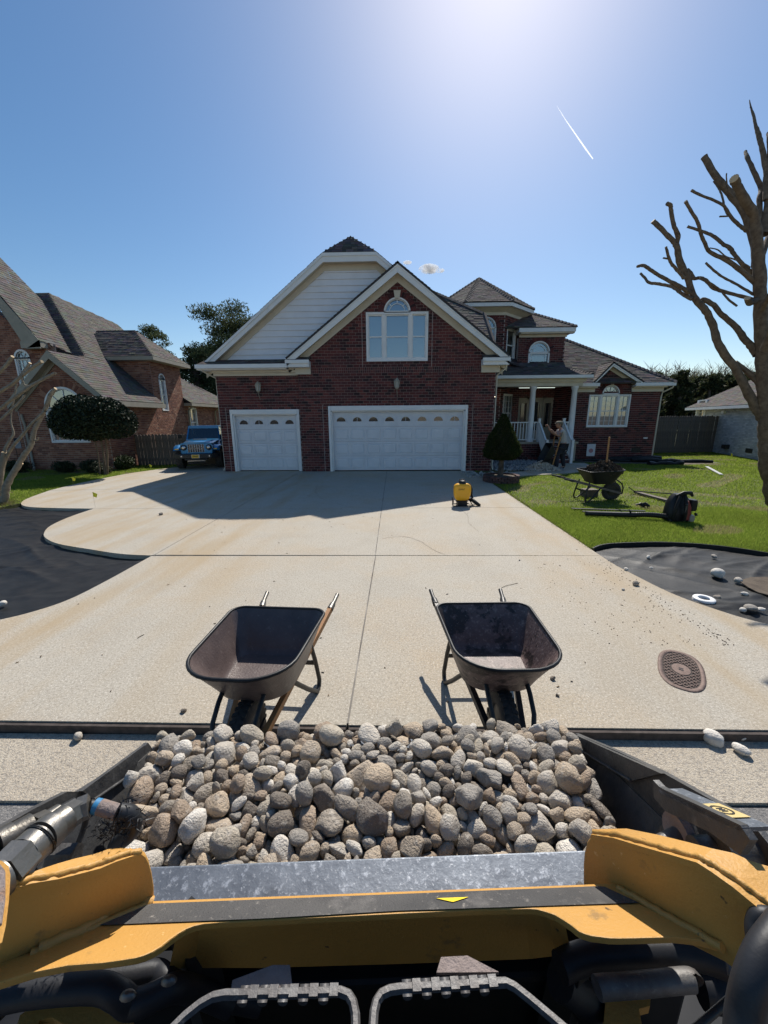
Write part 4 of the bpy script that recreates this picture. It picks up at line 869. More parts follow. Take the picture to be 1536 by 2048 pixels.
Tn, _, _ = frame_T((XW, 18.9, 0), (0, 1, 0)); w = bpy.data.objects.new('window', None); link(w, nh); casing(w, Tn, .58, 1.02, 2.44, 3.86, .05); sash(w, Tn, .58, 1.02, 2.44, 3.86, (3, 6), None); fan(w, Tn, .8, 3.88, .22, w=.05, spokes=(45, 90, 135))
Tn, _, _ = frame_T((XW-.02, 21.5, 0), (0, 1, 0)); w = bpy.data.objects.new('window', None); link(w, nh); casing(w, Tn, .55, 1.25, 1.05, 2.55, .06); sash(w, Tn, .55, 1.25, 1.05, 2.55, (3, 6), None)
dp = MB(); dp.tube([(-14.75, NY-.06, 2.2), (-14.72, NY-.08, 2.05), (-14.7, NY-.06, 1.8), (-14.7, NY-.06, .1), (-14.5, NY-.3, .03)], .045, 8); dp.build('downspout', 'tan_trim', nh)

# ------------------------------------------------------------------ fences
def fence(label, p0, p1, h, pw=.14, hfun=None, postev=2.4):
    f = thing('wooden_fence', label, 'fence'); p0 = Vector((*p0, 0)); p1 = Vector((*p1, 0)); L_ = (p1-p0).length; d = (p1-p0)/L_; nn = Vector((d.y, -d.x, 0))
    me = {}
    for i in range(int(L_/pw)):
        k = i % 5; hh = round(h+(hfun(i*pw) if hfun else 0), 2)
        key = (k, hh)
        if key not in me:
            mb = MB(); w = pw-.008; mb.prism([(0, 0, -.05), (w, 0, -.05), (w, 0, hh-.05), (w-.035, 0, hh), (.035, 0, hh), (0, 0, hh-.05)], (0, .018, 0)); o = mb.build('picket', 'wood_gray'); me[key] = o.data; bpy.data.objects.remove(o)
        o = bpy.data.objects.new('picket', me[key]); link(o, f); q = p0+d*(i*pw)+nn*random.uniform(0, .012)
        o.matrix_world = Matrix.Translation(q+Vector((0, 0, random.uniform(-.015, .015)))) @ Matrix(((d.x, -nn.x, 0), (d.y, -nn.y, 0), (0, 0, 1))).to_4x4() @ Matrix.Rotation(random.uniform(-.008, .008), 4, 'Y')
    for z in (.3, h*.55, h-.25):
        mb = MB(); a = p0-nn*.04; b = p1-nn*.04; mb.bar((a.x, a.y, z), (b.x, b.y, z), .04, .085); mb.build('fence_rail', 'wood_gray', f)
    n = int(L_/postev)+1
    for i in range(n+1):
        q = p0+d*min(L_, i*postev)-nn*.09; mb = MB(); mb.box((q.x-.045, q.y-.045, -.1), (q.x+.045, q.y+.045, h)); mb.build('fence_post', 'wood_gray', f)
    return f
fence('weathered picket fence between the left neighbour house and the blue off-road vehicle', (-11.3, 16.9), (-6.7, 17.3), 1.34)
fr = atZ(1338, 907, 0)
fence('dark grey board fence running from the red brick house to the white brick house', (12.2, 21.4), (19.5, 22.2), 1.95, hfun=lambda x: (.03*math.sin(x*2.2) if x > 4.9 else 0)-(.10 if x > 5.6 else 0))

# ------------------------------------------------------------------ white brick neighbour on the right
wh = thing('white_brick_house', 'white painted brick house with hipped grey roof behind the bare tree on the right', 'house')
c0 = atZ(1392, 906, 0); WX0, WYf = 18.4, 25.2
E0 = atY(1378, 815, 25.0); E1 = atY(1536, 790, 17.5)
ev = (E1-E0); ev.z = 0; ev.normalize()
Lw = 13.0; O_ = Vector((E0.x+.35, E0.y-.15, 0)); zt_ = E0.z-.12
wall(wh, 'wall', O_, ev, [(0, 0), (Lw, 0), (Lw, zt_), (0, zt_)], [('r', .35, 1.15, 1.45, 2.85)], c=.077, bl=.21, pal=WHITE_B, mname='paint_white_brick')
nw = ev.cross(Vector((0, 0, 1))); bk_ = -nw
wall(wh, 'wall', O_+bk_*9, nw, [(0, 0), (9, 0), (9, zt_), (0, zt_)], c=.077, bl=.21, pal=WHITE_B, mname='paint_white_brick')
z0_ = Vector((0, 0, E0.z)); q0 = O_+nw*.4-ev*.4+z0_; q1 = O_+nw*.4+ev*(Lw+.4)+z0_; q2 = O_+bk_*9.4-ev*.4+z0_; q3 = O_+bk_*9.4+ev*(Lw+.4)+z0_
mid0 = O_+bk_*4.5+ev*4.5+z0_+Vector((0, 0, 3.3)); mid1 = O_+bk_*4.5+ev*(Lw-4.5)+z0_+Vector((0, 0, 3.3))
roof(wh, [q0, q1, mid1, mid0], SH_L); roof(wh, [q0, mid0, q2], SH); roof(wh, [q2, mid0, mid1, q3], SH); roof(wh, [q1, q3, mid1], SH_L)
mb = MB(); mb.bar(q0-Vector((0, 0, .09)), q1-Vector((0, 0, .09)), .1, .14); mb.bar(q0-Vector((0, 0, .09)), q2-Vector((0, 0, .09)), .1, .14); mb.build('eave_gutter', 'trim', wh)
mb = MB(); mb.prism([O_+nw*.38+Vector((0, 0, zt_)), O_+nw*.38+ev*Lw+Vector((0, 0, zt_)), O_-nw*.0+ev*Lw+Vector((0, 0, zt_)), O_+Vector((0, 0, zt_))], (0, 0, .03)); mb.build('soffit', 'trim', wh)
Tn, _, _ = frame_T(O_, ev); w = bpy.data.objects.new('window', None); link(w, wh); casing(w, Tn, .41, 1.1, 1.5, 2.8, .06); sash(w, Tn, .41, 1.1, 1.5, 2.8, (3, 6), None)
mb = MB(); fbox(mb, Tn, .1, .33, 1.4, 2.85, .012, .05); fbox(mb, Tn, 1.18, 1.38, 1.4, 2.85, .012, .05); mb.build('shutter', 'trim', wh)
mb = MB(); fbox(mb, Tn, 6.2, 6.75, .25, .45, .01, .03); fbox(mb, Tn, 4.3, 4.7, .3, .5, .01, .2); mb.build('foundation_vent', 'black_steel', wh)
mb = MB(); fbox(mb, Tn, 3.4, 3.65, 2.05, 2.2, .012, .12); mb.build('wall_vent', 'trim', wh)

# ------------------------------------------------------------------ foliage
def leaves(name, centers, radii, n, size, m, pal, parent, squash=1.0, shell=.5, up=0, seed=1, gaps=0, kind=None, elong=1.0, hang=False):
    rg = np.random.default_rng(seed); C = np.array(centers); Rr = np.array(radii, float)
    w = (Rr**2 if Rr.ndim == 1 else Rr.mean(1)**2); idx = rg.choice(len(C), n, p=w/w.sum())
    d = rg.normal(size=(n, 3)); d /= np.linalg.norm(d, axis=1)[:, None]
    rad = shell+(1-shell)*rg.random(n)**.6; rad *= 1+.1*np.sin(d[:, 0]*9+d[:, 2]*7+C[idx, 0]*3)*gaps
    rr = Rr[idx][:, None] if Rr.ndim == 1 else Rr[idx]
    P = C[idx]+d*rad[:, None]*rr*np.array([1, 1, squash])
    a = rg.normal(size=(n, 3))+d*.6+np.array([0, 0, up]); a /= np.linalg.norm(a, axis=1)[:, None]
    b = np.cross(a, rg.normal(size=(n, 3))); b /= np.linalg.norm(b, axis=1)[:, None]
    s = size*rg.uniform(.6, 1.3, n)[:, None]
    V = np.stack([P-a*s*elong, P+b*s*.5, P+a*s*elong, P-b*s*.5], 1).reshape(-1, 3)
    F_ = np.arange(n*4).reshape(n, 4); pal = np.array(pal); t = pal[rg.integers(len(pal), size=n)]*rg.uniform(.75, 1.25, n)[:, None]
    return fast_mesh(name, V, F_, m, t, parent, kind)
DKG = [(.020, .034, .014), (.028, .045, .018), (.014, .025, .011), (.035, .05, .02)]
PINE = [(.045, .065, .028), (.06, .085, .035), (.03, .045, .02), (.08, .10, .045), (.1, .11, .05)]
# mushroom-clipped evergreen in front of the left house
pt = atZ(205, 935, 0); PY0 = 14.0
def topiary():
    c = atY(187, 838, 14.0); wpx = 14.6/FPX
    t = thing('clipped_evergreen', 'dome clipped dark evergreen on thin trunks before the left neighbour house', 'tree')
    leaves('crown', [(c.x, 14, c.z), (c.x-.75, 14, c.z-.12), (c.x+.75, 14, c.z-.1), (c.x-.3, 13.9, c.z+.12), (c.x+.4, 13.9, c.z+.08)], [(.95, .9, .78), (.8, .7, .62), (.75, .7, .62), (.9, .8, .72), (.9, .8, .7)], 26000, .05, 'leaf', [(.016, .028, .012), (.022, .036, .016), (.011, .02, .009), (.03, .045, .02)], t, shell=.72, seed=3)
    core = MB(); 
    for (dx, r) in ((0, .78), (-.6, .58), (.62, .56)):
        core.loft([[(c.x+dx+r*math.cos(R(30*i))*math.cos(R(q)), 14+r*.85*math.sin(R(30*i))*math.cos(R(q)), c.z-.05+r*.75*math.sin(R(q))) for i in range(12)] for q in (-80, -50, -20, 10, 40, 70, 85)])
    core.build('inner_twigs', 'bark_dark', t)
    for (px0, py0, px1, py1, r) in ((206, 925, 200, 868, .035), (209, 925, 212, 868, .04), (196, 925, 188, 870, .022)):
        a = atY(px0, py0, 14); b = atY(px1, py1, 14); a.z = -.05; m_ = MB(); m_.tube([a, a.lerp(b, .5)+Vector((.03, 0, 0)), b+Vector((0, 0, .25))], [r*1.2, r, r*.8], 8); m_.build('trunk', 'bark', t)
topiary()
def shrub(x, y, r, h, label, pal=DKG, n=4000, nm='shrub', cat='shrub', grp=None, size=.028):
    t = thing(nm, label, cat, group=grp)
    rg = random.Random(int(x*100)); cs = [(x+rg.uniform(-.3, .3)*r, y+rg.uniform(-.3, .3)*r, h*.5+rg.uniform(-.1, .1)*h) for _ in range(5)]
    leaves('crown', cs, [(r*rg.uniform(.6, .85), r*rg.uniform(.6, .8), h*.5*rg.uniform(.8, 1.0)) for _ in cs], n, size, 'leaf', pal, t, shell=.45, seed=int(abs(x*37)), gaps=1)
    m_ = MB(); 
    for i in range(5): m_.tube([(x, y, -.05), (x+rg.uniform(-.3, .3)*r, y+rg.uniform(-.3, .3)*r, h*.6)], [.02, .008], 5)
    m_.build('stems', 'bark_dark', t)
p_ = atZ(250, 938, 0); shrub(p_.x, p_.y, .46, .55, 'round green shrub at the right corner of the left neighbour house', [(.05, .07, .02), (.07, .085, .03), (.035, .05, .017)], 6000)
p_ = atZ(188, 945, 0); shrub(p_.x, 14.6, .5, .5, 'low dark shrub under the dome clipped evergreen')
p_ = atZ(222, 945, 0); shrub(p_.x-.1, 14.3, .35, .3, 'small loose shrub between the trunks and the round shrub', [(.06, .065, .03), (.05, .055, .022)], 2500)
p_ = atZ(112, 950, 0); shrub(p_.x-.2, 14.6, .42, .5, 'dark round shrub under the arched window of the left house')
p_ = atZ(22, 960, 0); shrub(-14.6, 14.7, .5, .5, 'dark shrub by the entrance of the left house')
bed = sheet('planting_bed', [(-19, 14.0), (-12.6, 14.05), (-11.2, 14.6), (-10.9, 15.5), (-11.3, 17.2), (-19, 15.5)], -.1, 0.0, 'soil', kind='structure')
# tall pines
def pine(label, px, pytop, pybase, Y, wpx, seed, n=9000, pal=PINE, grp=None, csz=.07, nm='pine_tree'):
    top = atY(px, pytop, Y); x = top.x; z1 = top.z; rg = random.Random(seed); w = wpx/FPX*Y
    t = thing(nm, label, 'tree', group=grp); m_ = MB(); m_.tube([(x, Y, -.2), (x+.1, Y, z1*.5), (x, Y, z1*.95)], [w*.07+.1, w*.05+.07, .04], 8)
    cs = []; rs = []
    zb_ = atY(px, pybase, Y).z
    for i in range(64):
        f = rg.random()**.8; z = zb_+(z1-zb_)*f; rr_ = w*.5*(1-.62*f)*rg.uniform(.2, 1.1); an = rg.uniform(0, 6.28); c = (x+rr_*math.cos(an), Y+rr_*math.sin(an), z)
        cs.append(c); k_ = w*rg.uniform(.09, .19)*(1.1-.4*f); rs.append((k_, k_, k_*.6)); m_.tube([(x, Y, z-rr_*.3), c], [.05, .015], 5)
    cs.append((x, Y, z1-w*.06)); rs.append((w*.12, w*.12, w*.12))
    m_.build('trunk', 'bark_dark', t); leaves('crown', cs, rs, n, csz, 'needle', pal, t, shell=.05, seed=seed, gaps=1, elong=1.9)
pine('tall loblolly pine rising between the left neighbour roof and the white gable', 458, 632, 935, 34, 250, 11, 52000)
pine('pine standing behind the left neighbour rear wing roof', 385, 694, 930, 30, 170, 12, 30000)
pine('pine top showing just over the left neighbour brick wing', 300, 655, 790, 40, 100, 13, 14000)
pine('shorter pine beside the white eave of the garage', 428, 760, 935, 31, 120, 14, 14000)
pine('dark pine low behind the blue off-road vehicle', 380, 800, 925, 36, 100, 15, 8000)
# wood on the right, tree by tree; nothing tells most of them apart
rgw = random.Random(4)
WL = ['evergreen just right of the brick house corner, its trunk by the downspout', 'evergreen second from the brick house in the wood', 'evergreen above the third metre of the board fence', 'bushy evergreen in the wood between the downspout and the white window', 'evergreen in the wood halfway along the fence', 'dark evergreen in the wood left of the white eave corner', 'evergreen in the wood above the white eave corner', 'evergreen in the wood above the white brick window', 'evergreen in the wood over the left end of the white hip roof', 'evergreen in the wood over the lower hip of the white house',
      'evergreen in the wood touching the leaning limb of the bare tree', 'evergreen in the wood behind the leaning limb of the bare tree', 'evergreen in the wood left of the sawn trunk', 'evergreen in the wood behind the sawn trunk', 'evergreen at the right end of the wood']
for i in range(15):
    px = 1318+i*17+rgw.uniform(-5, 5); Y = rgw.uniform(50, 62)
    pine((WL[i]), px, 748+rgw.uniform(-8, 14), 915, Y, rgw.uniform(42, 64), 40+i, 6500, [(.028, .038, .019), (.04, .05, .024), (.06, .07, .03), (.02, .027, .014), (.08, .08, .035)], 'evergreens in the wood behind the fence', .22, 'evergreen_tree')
wd = MB()
for i in range(60):
    px = 1300+i*4.6; Y = 64+rgw.uniform(-1, 1); b = atY(px, 735+rgw.uniform(-8, 16), Y); wd.tube([(b.x, Y, -.1), (b.x+rgw.uniform(-.3, .3), Y, b.z*.6), (b.x+rgw.uniform(-.4, .4), Y, b.z)], [.16, .1, .02], 4)
    for k in range(16):
        z = b.z*rgw.uniform(.68, .96); wd.tube([(b.x, Y, z), (b.x+rgw.uniform(-1.2, 1.2), Y+rgw.uniform(-.8, .8), z+rgw.uniform(.5, 1.5))], [.04, .01], 3)
wb = tag(wd.build('bare_wood', mat('bare_twigs', (.22, .19, .13), .9)), kind='stuff')
cs = []; rs = []
for i in range(60): 
    Y = 66; b = atY(1280+i*5.2, 757+rgw.uniform(-8, 12), Y); cs.append((b.x, Y, b.z-.8)); rs.append((1.5, 1.2, 1.6))
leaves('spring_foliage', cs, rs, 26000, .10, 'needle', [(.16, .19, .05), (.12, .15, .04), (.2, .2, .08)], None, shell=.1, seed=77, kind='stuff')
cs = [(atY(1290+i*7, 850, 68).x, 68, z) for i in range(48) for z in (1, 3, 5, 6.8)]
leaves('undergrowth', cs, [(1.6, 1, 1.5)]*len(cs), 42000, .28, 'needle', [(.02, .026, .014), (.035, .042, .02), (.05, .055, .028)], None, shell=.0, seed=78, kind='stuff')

# ------------------------------------------------------------------ conical evergreen in a brick ring
ct = thing('conical_evergreen', 'cone clipped dark evergreen in front of the porch', 'tree'); CX_, CY_ = 3.36, 12.3
rg = np.random.default_rng(8); n = 42000; u = rg.random(n)**.62; zt0, zb0 = 2.06, .66
zz = zt0-(zt0-zb0)*u; prof = np.interp(u, [0, .15, .5, .82, .93, 1], [.03, .14, .40, .56, .52, .30]); th = rg.random(n)*6.283
rad = prof*(.86+.16*rg.random(n)+.05*np.sin(th*5+zz*9)+.05*np.sin(th*9-zz*17))
P = np.stack([CX_+rad*np.cos(th), CY_+rad*np.sin(th), zz], 1); d = np.stack([np.cos(th)*.8, np.sin(th)*.8, np.full(n, .7)], 1)+rg.normal(size=(n, 3))*.35
d /= np.linalg.norm(d, axis=1)[:, None]; b = np.cross(d, rg.normal(size=(n, 3))); b /= np.linalg.norm(b, axis=1)[:, None]; s = rg.uniform(.012, .028, n)[:, None]
V = np.stack([P-b*s*.35, P+b*s*.35, P+d*s*1.8], 1).reshape(-1, 3); pal = np.array([(.03, .048, .014), (.045, .062, .018), (.02, .034, .011), (.07, .082, .026)])
fast_mesh('crown', V, np.arange(n*3).reshape(n, 3), 'needle', pal[rg.integers(4, size=n)], ct)
mb = MB(); mb.loft([[(CX_+r*.88*math.cos(R(20*i)), CY_+r*.88*math.sin(R(20*i)), zt0-(zt0-zb0)*q) for i in range(18)] for (q, r) in ((.04, .04), (.15, .12), (.5, .36), (.82, .52), (.95, .45), (1, .1))]); mb.build('inner_twigs', 'bark_dark', ct)
mb = MB(); mb.tube([(CX_-.02, CY_, -.05), (CX_, CY_, .12), (CX_+.01, CY_, .4), (CX_, CY_, .9)], [.14, .10, .085, .07], 12); mb.build('trunk', 'bark_dark', ct)
ring = thing('brick_tree_ring', 'round brick tree ring holding the cone clipped evergreen', 'planter')
me = None
RB = [(.10, .055, .05), (.13, .07, .06), (.08, .05, .048)]
for lev in range(3):
    for i in range(19):
        a = R(360/19*(i+.5*(lev % 2))); r = .50
        key = i % 3
        if lev == 0 and i < 3:
            mb = MB(); mb.box((-.05, -.08, 0), (.05, .08, .062), RB[key]); o = mb.build('brick', 'brick', ring); bevel(o, .006, 1)
            if i == 0: rbm = []
            rbm.append(o.data)
        else: o = bpy.data.objects.new('brick', rbm[key]); link(o, ring)
        o.location = (CX_+r*math.cos(a), CY_-.12+r*math.sin(a), .0+lev*.068); o.rotation_euler = (random.uniform(-.04, .04), random.uniform(-.04, .04), a+random.uniform(-.05, .05))
mb = MB(); mb.add([(CX_+.46*math.cos(R(20*i)), CY_-.12+.46*math.sin(R(20*i)), .15+.02*math.sin(i*2)) for i in range(18)]+[(CX_, CY_, .2)], [(i, (i+1) % 18, 18) for i in range(18)]); mb.build('soil_fill', 'soil', ring)

# ------------------------------------------------------------------ pruned bare trees, limb by limb
def bare_tree(label, Y0, limbs, trunk, stubs=True):
    t = thing('bare_crape_myrtle', label, 'tree')
    rg = random.Random(len(limbs))
    def mk(name, pts, dy0, dy1):
        P = []; Rr = []; n = len(pts)
        for i, (px, py, r) in enumerate(pts):
            Y = Y0+dy0+(dy1-dy0)*i/max(1, n-1); p = atY(px, py, Y); fwd = Y*math.cos(PITCH)-(p.z-CAM_H)*math.sin(PITCH); P.append(p); Rr.append(r*fwd/FPX*fwd/(p-EYE).length*1.02)
        # densify with a Catmull-Rom curve and small knots
        out = []; ro = []
        for i in range(n-1):
            p0 = P[max(i-1, 0)]; p1 = P[i]; p2 = P[i+1]; p3 = P[min(i+2, n-1)]; m = 5
            for k in range(m):
                u = k/m; q = .5*((2*p1)+(p2-p0)*u+(2*p0-5*p1+4*p2-p3)*u*u+(3*p1-p0-3*p2+p3)*u*u*u)
                out.append(q+Vector((rg.uniform(-1, 1), rg.uniform(-1, 1), rg.uniform(-1, 1)))*Rr[i]*.10); ro.append((Rr[i]*(1-u)+Rr[i+1]*u)*rg.uniform(.93, 1.09))
        out.append(P[-1]); ro.append(Rr[-1]*1.06); m_ = MB(); m_.tube(out, ro, 12 if Rr[0] > .05 else 8, caps=False)
        o = m_.build(name, 'bark', t)
        d = (out[-1]-out[-2]).normalized(); c = MB(); c.tube([out[-1]-d*.002, out[-1]+d*.003], [ro[-1]*1.0, ro[-1]*.9], 10, smooth=False); c.build('cut_end', 'cut_wood' if ro[-1] > .03 else 'bark', o)
        return o
    for tr in trunk: mk('trunk', tr[0], tr[1], tr[2])
    for l in limbs: mk('limb', l[0], l[1], l[2])
    return t
bare_tree('large bare pruned tree with thick sawn limbs at the right edge', 7.15, [
    ([(1539, 850, 13.3), (1519.2, 828, 11.7), (1493.5, 781, 10.1), (1474, 742, 9.4), (1453, 715, 9), (1435, 684, 8.6), (1423, 645, 8.2), (1408, 617, 7.8), (1388, 594, 7), (1375, 555, 7.7), (1361, 528, 7.7), (1353, 492, 6.8), (1345, 481, 5.9), (1322, 457, 5.4), (1306, 442, 5.9)], 0, .25),
    ([(1353, 488, 5.9), (1356, 472, 5.9), (1347, 449, 5), (1342, 422, 5), (1341, 411, 5), (1334, 407, 4.5)], .2, .1),
    ([(1368, 556, 4), (1357, 543, 4), (1343, 527, 3.6), (1338, 516, 3.4), (1332, 494, 2.9)], .1, -.1), ([(1340, 518, 2.3), (1327, 516, 2)], 0, -.1),
    ([(1379, 586, 5.4), (1360, 573, 5), (1340, 563, 4.5), (1318, 551, 4), (1300, 539, 4), (1287, 531, 4), (1275, 533, 3.1)], .1, -.5),
    ([(1384, 598, 5), (1365, 588, 4), (1345, 574, 3.8), (1318, 568, 3.6), (1298, 565, 3.2), (1290, 556, 2.9), (1281, 547, 2.7)], .1, .6),
    ([(1513.8, 710, 9.4), (1504.3, 695, 8.6), (1490.8, 680, 7.8), (1470, 652, 7.2), (1443, 629, 6.3), (1427, 610, 5.9), (1408, 600, 5.9), (1398, 603, 5.4)], 0, .2),
    ([(1524.5, 660, 13.3), (1523.2, 620, 12.5), (1515.1, 540, 11.7), (1509.7, 490, 10.9), (1488.1, 425, 10.1), (1459, 387, 9.4), (1431, 352, 8.6), (1408, 313, 8.2)], .1, .7),
    ([(1513.8, 473, 12.5), (1507, 430, 12.5), (1488.1, 399, 12.1), (1474, 371, 11.3), (1468, 357, 10.9)], -.05, -.35),
    ([(1527, 470, 11.7), (1533, 430, 10.1), (1539, 375, 9), (1540, 317, 7.4), (1539, 280, 7.2), (1539, 266, 7.7)], .1, .5),
    ([(1519.2, 440, 7), (1519.2, 399, 7.2), (1521.8, 375, 6.8), (1504.3, 336, 5.9), (1494.8, 315, 5.4), (1490.8, 303, 4)], .2, .9),
    ([(1531, 400, 7), (1533, 348, 7.7), (1524.5, 297, 6.8), (1517.8, 272, 6.3), (1511, 250, 4), (1507, 231, 3.6), (1501.6, 214, 2.3), (1498.9, 200, 0.9)], .2, .9),
    ([(1517.8, 575, 7.2), (1498.9, 555, 6.3), (1459, 524, 5.4), (1420, 504, 4.5), (1410, 486, 4.5), (1402, 469, 4.3), (1396, 446, 4.3), (1384, 425, 4), (1371, 403, 4.3)], 0, -.5),
    ([(1517.8, 560, 6.3), (1498.9, 543, 5.9), (1474, 516, 5), (1460, 497, 5.4), (1447, 489, 4.5), (1432, 476, 4.5), (1416, 467, 4), (1396, 460, 3.6), (1375, 453, 3.2)], .3, .8),
    ([(1493.5, 462, 5), (1478, 450, 4.5), (1459, 430, 4.1), (1448, 412, 3.6), (1424, 399, 3.2), (1405, 392, 3.2), (1383, 381, 3.4)], .3, .2),
    ([(1456, 430, 3.1), (1449, 414, 2.7), (1444, 391, 2.5), (1436, 375, 2.2), (1427, 363, 1.8)], .3, .7), ([(1459, 432, 2.3), (1440, 433, 2.2)], .3, .1),
    ([(1507, 589, 3.6), (1498.9, 584, 3.2), (1470, 567, 2.9), (1447, 555, 2.7), (1428, 541, 2.7), (1412, 526, 2.5)], 0, -.3),
    ([(1507, 600, 5.4), (1488.1, 594, 4.5), (1451, 584, 4.3), (1427, 576, 4.7), (1412, 561, 4.5), (1400, 556, 4.5), (1388, 557, 4.5), (1382, 546, 4), (1375, 539, 3.6)], 0, .4),
    ([(1474, 612, 2.7), (1458, 600, 2.7), (1440, 580, 2.2), (1420, 565, 1.8), (1400, 556, 1.6)], .1, .1),
    ([(1517.8, 766, 7.8), (1504.3, 752, 7.2), (1486.8, 737, 6.3), (1470, 725, 5.4)], 0, .1), ([(1500.2, 535, 2.2), (1478, 522, 2), (1452, 513, 1.6), (1436, 500, 1.6), (1420, 496, 1.4)], -.1, -.3),
    ([(1466, 395, 2.7), (1456, 378, 1.8), (1453, 358, 1.6), (1453, 347, 1.6)], .3, .3),
    ([(1528, 700, 9.4), (1547, 650, 8.6), (1572, 600, 7.8), (1602, 540, 7.2)], -.3, -.9), ([(1523.2, 620, 7.8), (1544, 585, 7), (1568, 560, 7.2)], -.2, -.8), ([(1523.2, 520, 7), (1542, 460, 7.2), (1562, 440, 6.3)], .3, 1.0),
    ([(1513.8, 600, 8.6), (1498.9, 606, 7.8), (1494.8, 596, 7)], -.1, -.25)],
    [([(1574, 1062, 31.2), (1560, 1010, 25.7), (1544, 960, 21.8), (1535, 915, 18.7), (1535, 870, 17.9), (1532, 830, 16.4), (1528, 770, 15.6), (1524.5, 688, 14.8), (1520.5, 610, 14.8), (1517.8, 531, 14), (1513.8, 473, 13.3), (1508.3, 436, 12.5)], 0, -.1),
     ([(1547, 930, 14), (1554, 860, 13.3), (1558, 760, 11.7), (1564, 640, 10.9), (1582, 500, 9.4)], .1, .6)])
lt_ = bare_tree('small bare pruned tree with grey knobbly limbs at the left edge', 9.0, [
    ([(26, 948, 5), (41, 922, 7), (52, 905, 6.5), (61, 893, 6.2), (65, 875, 6), (70, 857, 5.5), (78, 842, 5), (89, 822, 4.8), (95, 806, 5), (101, 790, 5.5), (111, 777, 4)], 0, -.3),
    ([(91, 822, 3.6), (65, 846, 3.6), (43, 872, 3.8), (22, 898, 4), (9, 925, 4.5), (3, 955, 5)], -.3, .3),
    ([(-25, 835, 5), (0, 818, 4.5), (18, 803, 4.5), (46, 783, 4.5), (61, 772, 4.2), (83, 760, 4), (98, 752, 4), (111, 746, 3.6)], .2, -.4),
    ([(-20, 800, 5), (0, 783, 5), (22, 770, 4.6), (37, 757, 4.6), (63, 736, 4.6), (84, 723, 4.2)], .5, 0), ([(61, 772, 3), (50, 771, 3), (45, 762, 2.4), (42, 752, 2)], .2, .1),
    ([(-20, 758, 5), (0, 743, 5), (15, 728, 4.5), (25, 713, 4.5)], .8, .6), ([(37, 757, 3.6), (52, 737, 3.5), (60, 726, 3.8)], .3, .3), ([(-20, 850, 4), (0, 840, 4), (20, 822, 3.6), (42, 800, 3), (48, 790, 3)], -.3, -.3),
    ([(9, 903, 4.5), (11, 896, 4), (20, 880, 3.4), (27, 868, 3), (23, 850, 2), (22, 830, 1.8), (28, 798, 2), (33, 768, 2.4)], .1, .2),
    ([(68, 880, 3), (74, 880, 2.5), (77, 875, 2)], -.1, -.2)],
    [([(2, 1012, 12), (9, 995, 9.5), (14, 970, 9), (26, 948, 8), (40, 925, 7.5)], 0, 0), ([(-8, 1012, 9), (-3, 980, 8), (2, 940, 7), (8, 905, 6)], .05, .1)])

M['bark_pale'] = mat('bark_pale', (.20, .165, .12), .9, col2=(.32, .28, .21), nscale=12, bump=.8, bscale=40, spots=[(6, .55, .7, (.12, .10, .07), .6)])
for l_ in lt_.children: l_.data.materials[0] = M['bark_pale']
# ------------------------------------------------------------------ blue off-road vehicle
def circle(c, r, n, ax='x'):
    return [(c[0], c[1]+r*math.cos(2*math.pi*i/n), c[2]+r*math.sin(2*math.pi*i/n)) if ax == 'x' else (c[0]+r*math.cos(2*math.pi*i/n), c[1], c[2]+r*math.sin(2*math.pi*i/n)) for i in range(n)]
jp = thing('off_road_vehicle', 'blue boxy off-road vehicle half hidden behind the garage corner', 'car', (-8.02, 15.95, .02), R(14))
jp.scale = (.93, .93, .93)
def jb(name, m, f, bw=.0, parent=None):
    mb = MB(); f(mb); o = mb.build(name, m, parent or jp)
    if bw: bevel(o, bw, 2)
    return o
jb('body', 'blue_car', lambda b: (b.prism([(-.74, -.35, .62), (-.74, 3.6, .55), (-.74, 3.6, 1.18), (-.74, .95, 1.18), (-.74, .9, 1.16)], (1.48, 0, 0)), b.prism([(-.78, 1.0, .5), (-.78, 3.6, .5), (-.78, 3.6, 1.17), (-.78, 1.0, 1.17)], (1.56, 0, 0))), .02)
jb('hood', 'blue_car', lambda b: b.loft([[(-w, y, z0), (-w*.96, y, z1-.05), (-w*.8, y, z1), (-.3, y, z1+.035), (.3, y, z1+.035), (w*.8, y, z1), (w*.96, y, z1-.05), (w, y, z0)] for (y, w, z0, z1) in ((-.52, .60, .95, 1.10), (-.35, .62, .9, 1.14), (.3, .68, .9, 1.19), (.95, .74, .9, 1.22))], smooth=True))
jb('hood_scoop', 'black_plastic', lambda b: b.prism([(-.3, .1, 1.195), (.3, .1, 1.195), (.26, .2, 1.245), (-.26, .2, 1.245)], (0, .14, 0)))
gr = jb('grille', 'blue_car', lambda b: b.loft([[(-.60, -.56, .62), (-.64, -.56, .80), (-.66, -.56, .98), (-.60, -.56, 1.10), (-.3, -.57, 1.14), (.3, -.57, 1.14), (.60, -.56, 1.10), (.66, -.56, .98), (.64, -.56, .80), (.60, -.56, .62)], [(-.60, -.42, .62), (-.64, -.42, .80), (-.66, -.42, .98), (-.60, -.42, 1.10), (-.3, -.42, 1.14), (.3, -.42, 1.14), (.60, -.42, 1.10), (.66, -.42, .98), (.64, -.42, .80), (.60, -.42, .62)]], smooth=False), .012)
for i in range(7): jb('grille_slot', 'glass_dark', lambda b: b.box((-.33+.094*i-.0, -.585, .72), (-.33+.094*i+.062, -.555, 1.05)), parent=gr); jb('slot_trim', 'chrome_trim', lambda b: (b.box((-.335+.094*i, -.59, .71), (-.327+.094*i, -.556, 1.06)), b.box((-.335+.094*i+.065, -.59, .71), (-.327+.094*i+.065, -.556, 1.06))), parent=gr)
